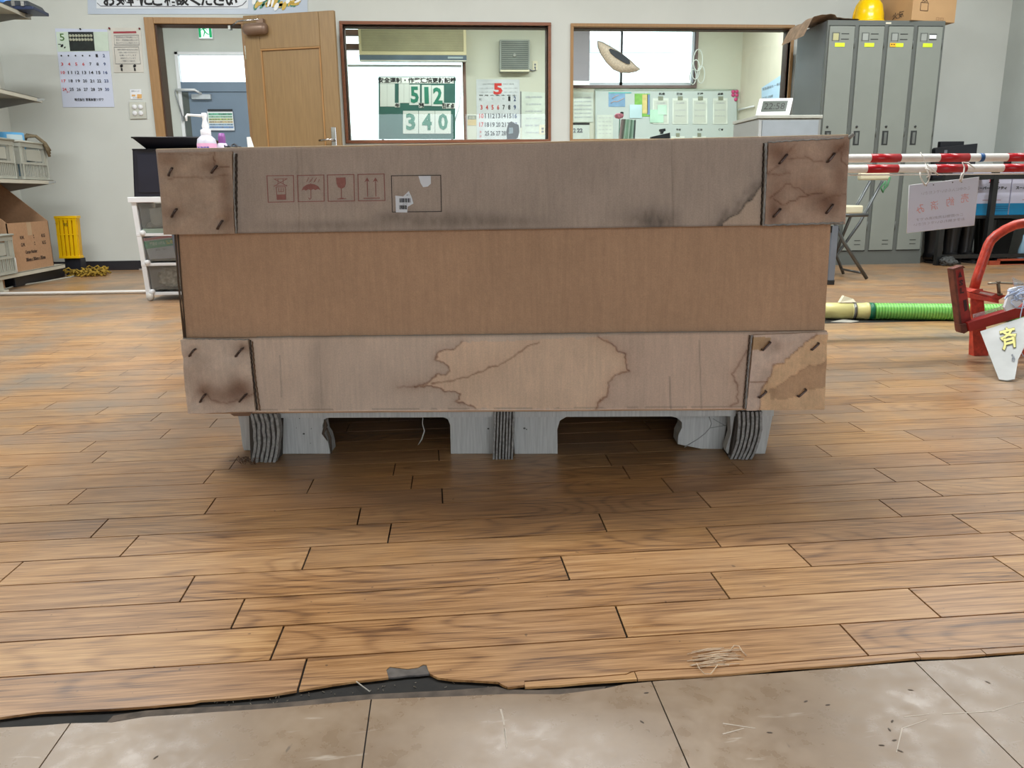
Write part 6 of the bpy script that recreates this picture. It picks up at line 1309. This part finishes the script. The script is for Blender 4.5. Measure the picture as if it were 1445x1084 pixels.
part('lettering', MB().text('安', P(480.8, 49, 8.99), .035, .05, bold=.04).text('全', P(481, 57, 8.99), .035, .05, bold=.04).text('第', P(481, 65, 8.99), .035, .05, bold=.04).text('一', P(481.3, 75, 8.99), .035, .04, bold=.06), INK, bpy.data.objects['hanging_strip_sign'], world=False)
# green record board
gy = 9.1
gb = thing('record_board', 'dark green record board with white number cards reading 512 and 340', 'board', P(588, 198, gy))
def gq(b, x0, y0, x1, y1, y, th=.003): b.prism([P(x, yy, y) for x, yy in ((x0, y0), (x1, y0), (x1, y1), (x0, y1))], (0, th, 0)); return b
s9 = lambda x, y: (520+x/9.03, 90+y/9.03)
def gqs(b, x0, y0, x1, y1, y, th=.003): return gq(b, *s9(x0, y0), *s9(x1, y1), y, th)
part('board', gqs(MB(), 130, 165, 1105, 960, gy, .012), BOARDG, gb)
part('title_strip', gqs(MB(), 150, 172, 1090, 250, gy-.003), M('title_white', (226, 230, 226), .6), gb)
part('lettering', MB().text('安全運転・作業連続更新記録', P(*s9(622, 210), gy-.006), 930/9.03*gy/FPX, 62/9.03*gy/FPX, bold=.03), INK, gb)
CARDM = M('number_card', (206, 212, 206), .5, var=.02)
for x0, y0, x1, y1 in ((148, 255, 235, 545), (237, 255, 335, 545), (385, 255, 450, 500), (452, 255, 518, 500)): part('blank_card', gqs(MB(), x0, y0, x1, y1, gy-.003), CARDM, gb)
for ch_, x0, y0, x1, y1 in (('5', 520, 265, 655, 525), ('1', 680, 270, 800, 535), ('2', 806, 275, 960, 540), ('3', 440, 600, 635, 890), ('4', 642, 600, 845, 890), ('0', 850, 600, 1050, 890)):
    cc_ = part('number_card', gqs(MB(), x0, y0, x1, y1, gy-.004), CARDM, gb)
    big = y0 > 590; w_ = (x1-x0)*(.58 if big else .72)/9.03*gy/FPX; h_ = (y1-y0)*(.66 if big else .72)/9.03*gy/FPX
    part('numeral', MB().text(ch_, P(*s9((x0+x1)/2, (y0+y1)/2+(-5 if big else 0)), gy-.007), w_*(.6 if ch_ == '1' else 1), h_, bold=.035), GREENINK, cc_)
for t_, x0, y0, x1, y1 in (('年', 335, 500, 400, 555), ('月', 640, 500, 705, 560), ('日時点', 940, 500, 1103, 570)):
    cc_ = part('unit_card', gqs(MB(), x0, y0, x1, y1, gy-.004), CARDM, gb)
    part('lettering', MB().text(t_, P(*s9((x0+x1)/2, (y0+y1)/2), gy-.007), (x1-x0)*.85/9.03*gy/FPX, (y1-y0)*.8/9.03*gy/FPX, bold=.03), INK, cc_)
part('board_leg', MB().tube([P(540, 192, gy+.02), (P(540, 192, gy).x, gy+.05, 0)], .012, 6).tube([P(638, 192, gy+.02), (P(638, 192, gy).x, gy+.05, 0)], .012, 6), STEELG, gb)
# office calendar with red five
oc = sheet('office_calendar', 'tall white office calendar with large red 5 and bold dates, behind the glass', 'calendar', [(672, 112), (733, 112), (734, 200), (673, 200)], OB, M('office_calendar_paper', (206, 212, 216), .7))
s11 = lambda x, y: (660+x/9.03, 90+y/9.03)
def op(x, y): return P(*s11(x, y), OB-.003)
part('month_numeral', MB().text('5', op(385, 320), .105, .125, bold=.04), REDINK, oc)
kb, kr, kl, kg = MB(), MB(), MB(), MB()
for r in range(5):
    for c_ in range(7):
        n = r*7+c_-4
        if n < 1 or n > 31: continue
        tgt = kr if (c_ == 0 or n in (4, 5, 6)) else kl if c_ == 6 else kb
        if n in (24,): kr.text('24', op(163, 868), .02, .025, bold=.02).text('31', op(163, 925), .02, .025, bold=.02); continue
        tgt.text(str(n), op(175+c_*71, 445+r*110), .024*len(str(n))+.002, .052, bold=.02)
for i in range(3):
    for j in range(2): kg.text('1 2 3 4 5', op(175+i*62, 312+j*50), .045, .012); kg.text('6 7 8 9 1', op(485+i*62, 312+j*50), .045, .012)
kg.text('2026 令和 8年', op(265, 258), .13, .014).text('MAY 皐月', op(520, 258), .12, .014); kb.text('日 月 火 水 木 金 土', op(385, 402), .43, .014, bold=.03)
kg.text('祝', op(160, 455), .03, .03).text('○', op(315, 445), .02, .02).text('○', op(455, 445), .02, .02)
part('day_numbers', kb, INK, oc, kind='stuff'); part('holiday_numbers', kr, REDINK, oc, kind='stuff'); part('saturday_numbers', kl, BLUEINK, oc, kind='stuff'); part('small_print', kg, GREYINK, oc)
# louvred box, outlet, labels
vt = thing('vent_box', 'grey louvred ventilation box high on the office wall', 'vent', P(726, 102, OB))
part('vent_frame', gq(MB(), 705, 56, 747.5, 101.5, OY-.09, .088), M('vent_frame_grey', (150, 156, 150), .5), vt, bev=.004)
vg = part('vent_grille', gq(MB(), 707.5, 58, 745.5, 98, OY-.093, .004), M('vent_dark', (96, 104, 100), .6), vt)
for i in range(14): y = 59.3+i*2.8; part('vent_slat', gq(MB(), 708, y, 745, y+1.2, OY-.098, .004), M('vent_slat_tone', (136, 142, 136), .5) if i == 0 else bpy.data.materials['vent_slat_tone'], vg)
part('vent_sill', gq(MB(), 706, 98.5, 747, 101, OY-.10, .008), CREAMP, vt)
part('vent_knob', MB().lathe([(0, 0), (.02, 0), (.02, .008), (0, .008)], P(726, 78, OY-.1), (0, -1, 0), 12), M('vent_knob', (156, 160, 156), .5), vt)
def outlet(label, x0, y0, x1, y1):
    r = thing('wall_outlet', label, 'outlet', P((x0+x1)/2, y1, OB)); part('plate', gq(MB(), x0, y0, x1, y1, OB-.004, .006), CREAMP, r, bev=.002)
    part('socket', gq(MB(), x0+(x1-x0)*.35, y0+(y1-y0)*.3, x1-(x1-x0)*.3, y0+(y1-y0)*.5, OB-.006, .002), GREYINK, r); part('socket', gq(MB(), x0+(x1-x0)*.35, y0+(y1-y0)*.6, x1-(x1-x0)*.3, y0+(y1-y0)*.8, OB-.006, .002), GREYINK, r); return r
outlet('small outlet beside the louvred box', 751.5, 86, 758.5, 99); outlet('lower outlet at the right edge of the left inner window', 761, 176, 770, 190)
one('power_cord', MB().tube([P(747, 98, OB-.02), P(751, 100, OB-.01), P(756, 99, OB-.01), P(755, 95, OB-.01)], .006, 5), GREYINK, 'short cord from the louvred box to the outlet', 'cord')
pp = sheet('taped_label', 'yellow and grey label taped on the wall left of the office calendar', 'label', [(660, 163), (672, 163), (672, 177), (660, 177)], OB, M('tan_label', (206, 180, 116), .6))
part('grey_field', gq(MB(), 660, 163, 672, 168.5, OB-.002, .001), M('olive_grey_print', (112, 120, 100), .6), pp)
part('lettering', MB().text('分別', P(666, 166, OB-.004), .07, .03, bold=.03), M('label_pale_ink', (190, 190, 160), .6), pp)
np_ = sheet('printed_notice', 'pale printed notice on the wall right of the office calendar', 'notice', [(736, 129), (772, 131), (772, 200), (737, 200)], OB, M('pale_notice', (206, 216, 206), .5))
b = MB()
for i, t_ in enumerate(('連絡網', '安全確認事項', '点検表 始業前', '火の用心', '整理 整頓', '戸締り確認')): b.text(t_, P(753, 137+i*10, OB-.003), .2-.02*(i % 2), .02)
part('lettering', b, PALEINK, np_); part('dark_margin', gq(MB(), 734.2, 129, 735.6, 180, OB-.002, .001), GREYINK, np_)
# phone handset on the ledge
hs = thing('desk_phone', 'dark desk phone handset standing at the glass, lower right of the left inner window', 'phone', P(724, 205, 7.3))
part('phone_body', MB().prism([P(x, y, 7.3) for x, y in ((718, 173), (722, 171), (726, 174), (732, 176), (733, 186), (731, 194), (724, 200), (716, 196), (714.5, 186))], (0, .05, 0)), BLACKP, hs, bev=.006)
part('phone_screen', MB().prism([P(x, y, 7.295) for x, y in ((718.5, 180), (724, 180), (724, 188), (718, 189))], (0, .004, 0)), M('phone_grey', (140, 154, 166), .3), hs)
part('phone_base', MB().box((P(714, 198, 7.3).x, 7.26, .86), (P(733, 198, 7.3).x, 7.40, 1.04)), BLACKP, hs, bev=.004)
one('office_counter', MB().box((-.70, 7.10, .83), (3.0, 7.55, .858)).box((-.68, 7.12, 0), (-.64, 7.5, .83)).box((2.9, 7.12, 0), (2.94, 7.5, .83)), M('counter_top', (188, 184, 170), .5), 'pale counter under the inner windows on the office side', 'counter')
# whiteboard
wy = OB
wbx = thing('whiteboard', 'wide whiteboard with names and clipboards on the office wall', 'whiteboard', P(945, 200, wy))
s5_ = lambda x, y: (800+x/5.78, 110+y/5.78)
def wq(b, x0, y0, x1, y1, y=wy-.004, th=.002): return gq(b, *s5_(x0, y0), *s5_(x1, y1), y, th)
part('board', wq(MB(), 232, 100, 1385, 640, wy-.012, .012), M('whiteboard_face', (198, 210, 210), .2, var=.01), wbx)
part('board_frame', MB().tube([P(*s5_(x, y), wy-.014) for x, y in ((230, 98), (1387, 98), (1387, 640), (230, 640))], .010, 6, closed=True), M('board_frame', (176, 190, 180), .35), wbx)
part('heading', MB().text('氏名', P(*s5_(775, 130), wy-.014), .075, .030, bold=.04), INK, wbx)
for t_, x in (('担当', 918), ('現場', 1088), ('点検', 1252)): part('heading', MB().text(t_, P(*s5_(x, 130), wy-.014), .07, .028, bold=.04), INK, wbx)
for t_, x in (('予定', 910), ('担当', 1085), ('備考', 1255)): part('heading', MB().text(t_, P(*s5_(x, 422), wy-.014), .06, .026, bold=.03), INK, wbx)
CLPB = M('clipboard_paper', (206, 214, 206), .5, var=.02); CLPW = M('clipboard_edge', (228, 236, 230), .4)
for i, (x0, x1) in enumerate(((700, 830), (860, 990), (1025, 1145), (1190, 1310))):
    lab = ['leftmost clipboard on the whiteboard, under the first name', 'second clipboard from the left on the whiteboard', 'third clipboard from the left on the whiteboard', 'rightmost clipboard on the whiteboard, near the pink magnets'][i]
    r = thing('clipboard', lab, 'clipboard', P(*s5_((x0+x1)/2, 375), wy-.02), group='clipboards on the whiteboard')
    part('clip_board', wq(MB(), x0, 165, x1, 375, wy-.018, .004), CLPW, r); part('form_paper', wq(MB(), x0+10, 185, x1-12, 365, wy-.020, .002), CLPB, r)
    part('clip', wq(MB(), x0+45, 150, x0+85, 182, wy-.022, .003), M('clip_metal', (150, 156, 140), .4, metal=.4) if i == 0 else bpy.data.materials['clip_metal'], r)
    part('lettering', MB().text('点検表', P(*s5_((x0+x1)/2, 205), wy-.0215), .11, .014).text('日付 氏名 確認', P(*s5_((x0+x1)/2, 262), wy-.0215), .13, .012).text('良 否 良 否', P(*s5_((x0+x1)/2, 310), wy-.0215), .12, .012), PALEINK, r)
for i, x in enumerate((905, 1080)):
    r = thing('clipboard', ['lower clipboard on the whiteboard, left one of two', 'lower clipboard on the whiteboard, right one of two'][i], 'clipboard', P(*s5_(x, 500), wy-.02), group='clipboards on the whiteboard')
    part('clip_board', wq(MB(), x-55, 475, x+55, 640, wy-.018, .004), CLPW, r); part('clip', wq(MB(), x-15, 450, x+15, 480, wy-.022, .003), bpy.data.materials['clip_metal'], r)
def wsheet(name, label, cat, x0, y0, x1, y1, mat, y=wy-.016):
    r = thing(name, label, cat, P(*s5_((x0+x1)/2, y1), y)); part('paper', wq(MB(), x0, y0, x1, y1, y, .002), mat, r); return r
m1 = wsheet('map_print', 'blue coastal map pinned at the upper left of the whiteboard', 'map', 340, 118, 475, 235, M('map_blue', (130, 168, 206), .6, var=.1, scale=20))
part('coast_line', MB().tube([P(*s5_(x, y), wy-.018) for x, y in ((358, 205), (385, 190), (410, 195), (440, 178), (465, 165))], .0045, 6).tube([P(*s5_(x, y), wy-.018) for x, y in ((370, 170), (395, 150), (420, 140))], .0045, 6), M('coast_tan', (206, 176, 170), .6), m1)
part('map_title', wq(MB(), 340, 116, 525, 126, wy-.018, .002), M('map_teal', (110, 190, 190), .6), m1)
m2 = wsheet('map_print', 'green and yellow town map right of the blue map', 'map', 552, 128, 678, 315, M('map_green', (130, 190, 90), .6, var=.15, scale=20))
part('land_patch', wq(MB(), 615, 135, 660, 290, wy-.018, .002), M('map_yellow', (222, 206, 140), .6, var=.15, scale=25), m2); part('sea_patch', wq(MB(), 655, 135, 677, 300, wy-.018, .002), M('map_sea', (120, 150, 196), .6), m2)
wsheet('memo_sheet', 'pale cyan memo overlapping the green map', 'memo', 512, 218, 612, 328, M('memo_cyan', (196, 226, 236), .6), wy-.021)
wsheet('memo_sheet', 'mint memo below the leftmost clipboard', 'memo', 678, 258, 788, 365, M('memo_mint', (186, 226, 206), .6), wy-.024)
wsheet('memo_sheet', 'pale mint memo over the leftmost clipboard', 'memo', 740, 220, 815, 300, M('memo_mint_pale', (196, 230, 214), .6), wy-.0265)
gridp = wsheet('schedule_sheet', 'gridded schedule sheet at the lower left of the whiteboard', 'schedule', 245, 300, 375, 500, M('schedule_paper', (212, 222, 214), .6))
b = MB()
for i in range(5):
    for j in range(4): b.text('予定', P(*s5_(268+j*28, 325+i*32), wy-.0185), .03, .014)
part('lettering', b, PALEINK, gridp)
lp_ = wsheet('wall_poster', 'pale poster with faint lines left of the whiteboard', 'poster', 55, 118, 215, 360, M('poster_pale', (206, 216, 208), .6), wy-.004)
b = MB()
for i in range(6): b.text('安全標語 社内規則', P(*s5_(130, 160+i*32), wy-.0065), .20, .018)
part('lettering', b, PALEINK, lp_)
lp2 = wsheet('wall_poster', 'poster with black strip and large numerals low at the left window edge', 'poster', 48, 368, 185, 520, M('poster_pale_low', (206, 216, 212), .6), wy-.004)
part('black_strip', wq(MB(), 48, 366, 185, 382, wy-.007, .002), INK, lp2); part('numeral', MB().text('22', P(*s5_(105, 428), wy-.007), .07, .05, bold=.06).text('2', P(*s5_(62, 428), wy-.007), .03, .05, bold=.04), GREYINK, lp2)
PINKM = M('pink_magnet', (206, 70, 130), .4)
for i, (x, y) in enumerate(((1355, 112), (1385, 112), (1355, 140), (1385, 142), (1377, 176))):
    o = one('magnet', MB().lathe([(0, .012), (.020, .012), (.022, .0)], P(*s5_(x, y), wy-.013), (0, -1, 0), 12), PINKM, ['upper left', 'upper right', 'middle left', 'middle right', 'lowest'][i]+' pink magnet of the cluster at the right edge of the whiteboard', 'magnet', 'pink magnets on the whiteboard')
# binders on the counter, phone cameras, box
bcol = [(150, 130, 130), (110, 110, 100), (176, 206, 186), (150, 184, 160), (190, 210, 196), (120, 150, 130), (170, 196, 180), (90, 96, 96)]
BNX = [(420+18*i, 433.5+18*i) for i in range(8)]
for i, (xa, xb) in enumerate(BNX):
    y = 7.35; lean = (8-i)*4
    tb_ = [P(*s5_(xa+lean, 335+i), y), P(*s5_(xb+lean, 335+i), y)]; bt_ = [P(*s5_(xb-10, 500), y), P(*s5_(xa-10, 500), y)]
    for q_ in bt_: q_.z = .86
    one('ring_binder', MB().prism(tb_+bt_, (0, .05, 0)), M('binder_%s' % 'abcdefgh'[i], bcol[i], .5), ['pinkish grey binder, first from the left on the counter', 'olive grey binder, second from the left on the counter', 'light mint binder, third from the left on the counter', 'sage binder, fourth from the left on the counter', 'pale mint binder, fifth from the left on the counter', 'dark sage binder, sixth from the left on the counter', 'mint grey binder, seventh from the left on the counter', 'dark grey binder, rightmost on the counter'][i], 'binder', 'binders leaning on the office counter', bev=.001)
one('pen_holder', MB().lathe([(0, 0), (.04, 0), (.04, .12), (0, .12)], (P(*s5_(300, 480), 7.3).x, 7.3, .86), n=14).box((P(*s5_(280, 480), 7.25).x, 7.24, 1.01), (P(*s5_(340, 480), 7.25).x, 7.26, 1.03)), M('holder_white', (206, 214, 220), .4), 'white holder with teal band at the left of the binders', 'holder')
fl_ = thing('paper_flower', 'pink flower bunch with a black top above the binders', 'flower', P(*s5_(430, 335), 7.4))
part('petals', MB().lathe([(0, 0), (.035, .01), (.045, .03), (.03, .045), (0, .05)], P(*s5_(425, 335), 7.4), n=10), M('pink_petals', (214, 130, 150), .8, var=.3, scale=60), fl_)
part('black_knob', MB().lathe([(0, 0), (.014, 0), (.016, .03), (0, .034)], P(*s5_(448, 308), 7.4), n=10), INK, fl_); part('stem', MB().tube([P(*s5_(430, 335), 7.4), (P(*s5_(430, 335), 7.4).x, 7.42, .859)], .004, 6), GREENINK, fl_)
cm = thing('camera_device', 'dark camera-like device on the counter behind the glass', 'device', P(*s5_(765, 495), 7.3))
part('device_body', MB().prism([P(*s5_(x, y), 7.3) for x, y in ((690, 480), (740, 468), (842, 445), (845, 560), (692, 560))], (0, .06, 0)), BLACKP, cm, bev=.003)
part('device_head', MB().prism([P(*s5_(x, y), 7.3) for x, y in ((760, 418), (803, 412), (806, 432), (790, 438), (785, 455), (768, 455), (770, 438), (760, 434))], (0, .04, 0)), BLACKP, cm)
part('device_base', MB().box((P(*s5_(695, 560), 7.3).x, 7.28, .859), (P(*s5_(842, 560), 7.3).x, 7.4, 1.0)), BLACKP, cm)
one('black_case', MB().lathe([(.10, 0), (.10, .12), (.085, .155), (.05, .175), (0, .18)], (P(*s5_(1275, 480), 7.33).x, 7.35, .859), n=20, sy=.6), BLACKP, 'rounded black object on the counter below the pink magnets', 'case')
one('wall_screen', wq(MB(), 0, 0, 1, 1, 9.0, .001) if False else MB().prism([P(x, y, 9.62) for x, y in ((798, 36), (832.5, 38), (832, 113.5), (798, 113))], (0, .03, 0)), M('grey_violet_panel', (142, 138, 146), .6, var=.03), 'grey violet panel hanging left in the far high window', 'panel')
one('panel_edge', MB().prism([P(x, y, 9.6) for x, y in ((798, 113.5), (832, 114), (832, 120), (798, 120))], (0, .02, 0)), PAPER, 'white strip under the grey violet panel', 'strip')
# straw hat hung on the glass
hy = D+.06
hc = P(872, 80, hy); ht = thing('straw_hat', 'wide straw hat with dark band hung on the right inner window', 'hat', hc)
au = (P(902, 97, hy)-P(847, 63, hy)).normalized(); av = Vector((-au.z, 0, au.x))
L_ = (P(903, 97, hy)-P(843.5, 58, hy)).length/2
def hatpt(u, v, off=0): return hc + au*u + av*v + Vector((0, -off, 0))
cen = (P(843.5, 59, hy)+P(903, 97, hy))/2
outl = [(843.5, 58), (850, 60), (862, 66.5), (876, 75), (890, 86), (897, 93), (903.5, 98), (898, 100.5), (888, 102.5), (876, 102), (866, 98), (856, 88), (848, 76), (844, 66)]
STR = M('straw_weave', (214, 206, 184), .8, var=.2, scale=120, bump=.4, bscale=300)
op_ = [P(x, y, hy-.03) for x, y in outl]; c_ = sum(op_, Vector())/len(op_)
b = MB(); V = [c_+Vector((0, -.025, 0))]+[c_.lerp(p, .55)+Vector((0, -.02, 0)) for p in op_]+op_+[p+Vector((0, .02, 0)) for p in op_]; n = len(op_)
F = [(0, 1+i, 1+(i+1) % n) for i in range(n)]+[(1+i, 1+n+i, 1+n+(i+1) % n, 1+(i+1) % n) for i in range(n)]+[(1+n+i, 1+2*n+i, 1+2*n+(i+1) % n, 1+n+(i+1) % n) for i in range(n)]+[[1+2*n+i for i in range(n)][::-1]]
fix_normals(part('brim', b.add(V, F, 0, True), STR, ht)); part('brim_edge', MB().tube(op_, .0045, 6, closed=True), M('straw_edge', (150, 144, 130), .8), ht)
part('crown_opening', MB().prism([P(x, y, hy-.062) for x, y in ((859.5, 70), (861, 68.5), (866, 70), (876, 75), (884, 80.5), (889, 86), (889, 90), (885, 90), (878, 86.5), (868, 80.5), (862, 75))], (0, .012, 0)), M('hat_band_dark', (58, 66, 72), .7), ht)
part('hat_hook', MB().tube([P(861, 69, hy-.03), P(860, 60, hy-.0), P(860, 40, hy+.0), P(860, 34, hy+.02)], .0015, 5), GREYINK, ht)
# white cable loops by the window, blue form on the side wall
b = MB()
for i, (x, y, r0) in enumerate(((985, 85, .10), (982, 98, .09), (990, 105, .08), (979, 108, .07))):
    c0 = P(x, y, 9.7); b.tube([c0+Vector((r0*.55*math.cos(t), .01*i, r0*math.sin(t)*1.2)) for t in [k*2*math.pi/16 for k in range(16)]], .006, 6, closed=True)
one('cable_loops', b, M('white_cable', (222, 230, 228), .5), 'loops of white cable hanging at the corner of the far high window', 'cable')
sw = [PX(1075, 124, 3.598), PX(1104, 105, 3.598), PX(1104, 138, 3.598), PX(1075, 148, 3.598)]
r = thing('side_poster', 'pale blue form pinned on the office side wall', 'poster', sw[3]); part('paper', MB().prism(sw, (-.003, 0, 0)), M('form_blue', (176, 206, 232), .6, var=.02), r)
m_ = sum(sw, Vector())/4; part('lettering', MB().text('緊急連絡先 一覧表', m_+Vector((-.005, 0, .05)), .5, .03, (0, -1, 0)).text('電話 内線', m_+Vector((-.005, .1, -.05)), .3, .03, (0, -1, 0)), GREYINK, r)
one('wall_pipe', MB().tube([PX(1042, 155, 3.58), PX(1064, 150, 3.58)], .010, 6), WHITEP, 'short white rod on the office side wall over the grey cabinet', 'rod')
GLOWL = M('lamp_tube', (255, 252, 244), .4, emit=3.0)
for x, lab in ((.6, 'long ceiling lamp over the office, seen as a bright line through the left inner window'), (2.6, 'short ceiling lamp over the office, above the whiteboard side')):
    l_ = thing('ceiling_lamp', lab, 'lamp', (x, 8.3, 2.72)); part('lamp_body', MB().box((x-.62, 8.2, 2.68), (x+.62, 8.4, 2.72)), WHITEP, l_); part('lamp_tube', MB().tube([(x-.6, 8.3, 2.66), (x+.6, 8.3, 2.66)], .016, 8), GLOWL, l_)
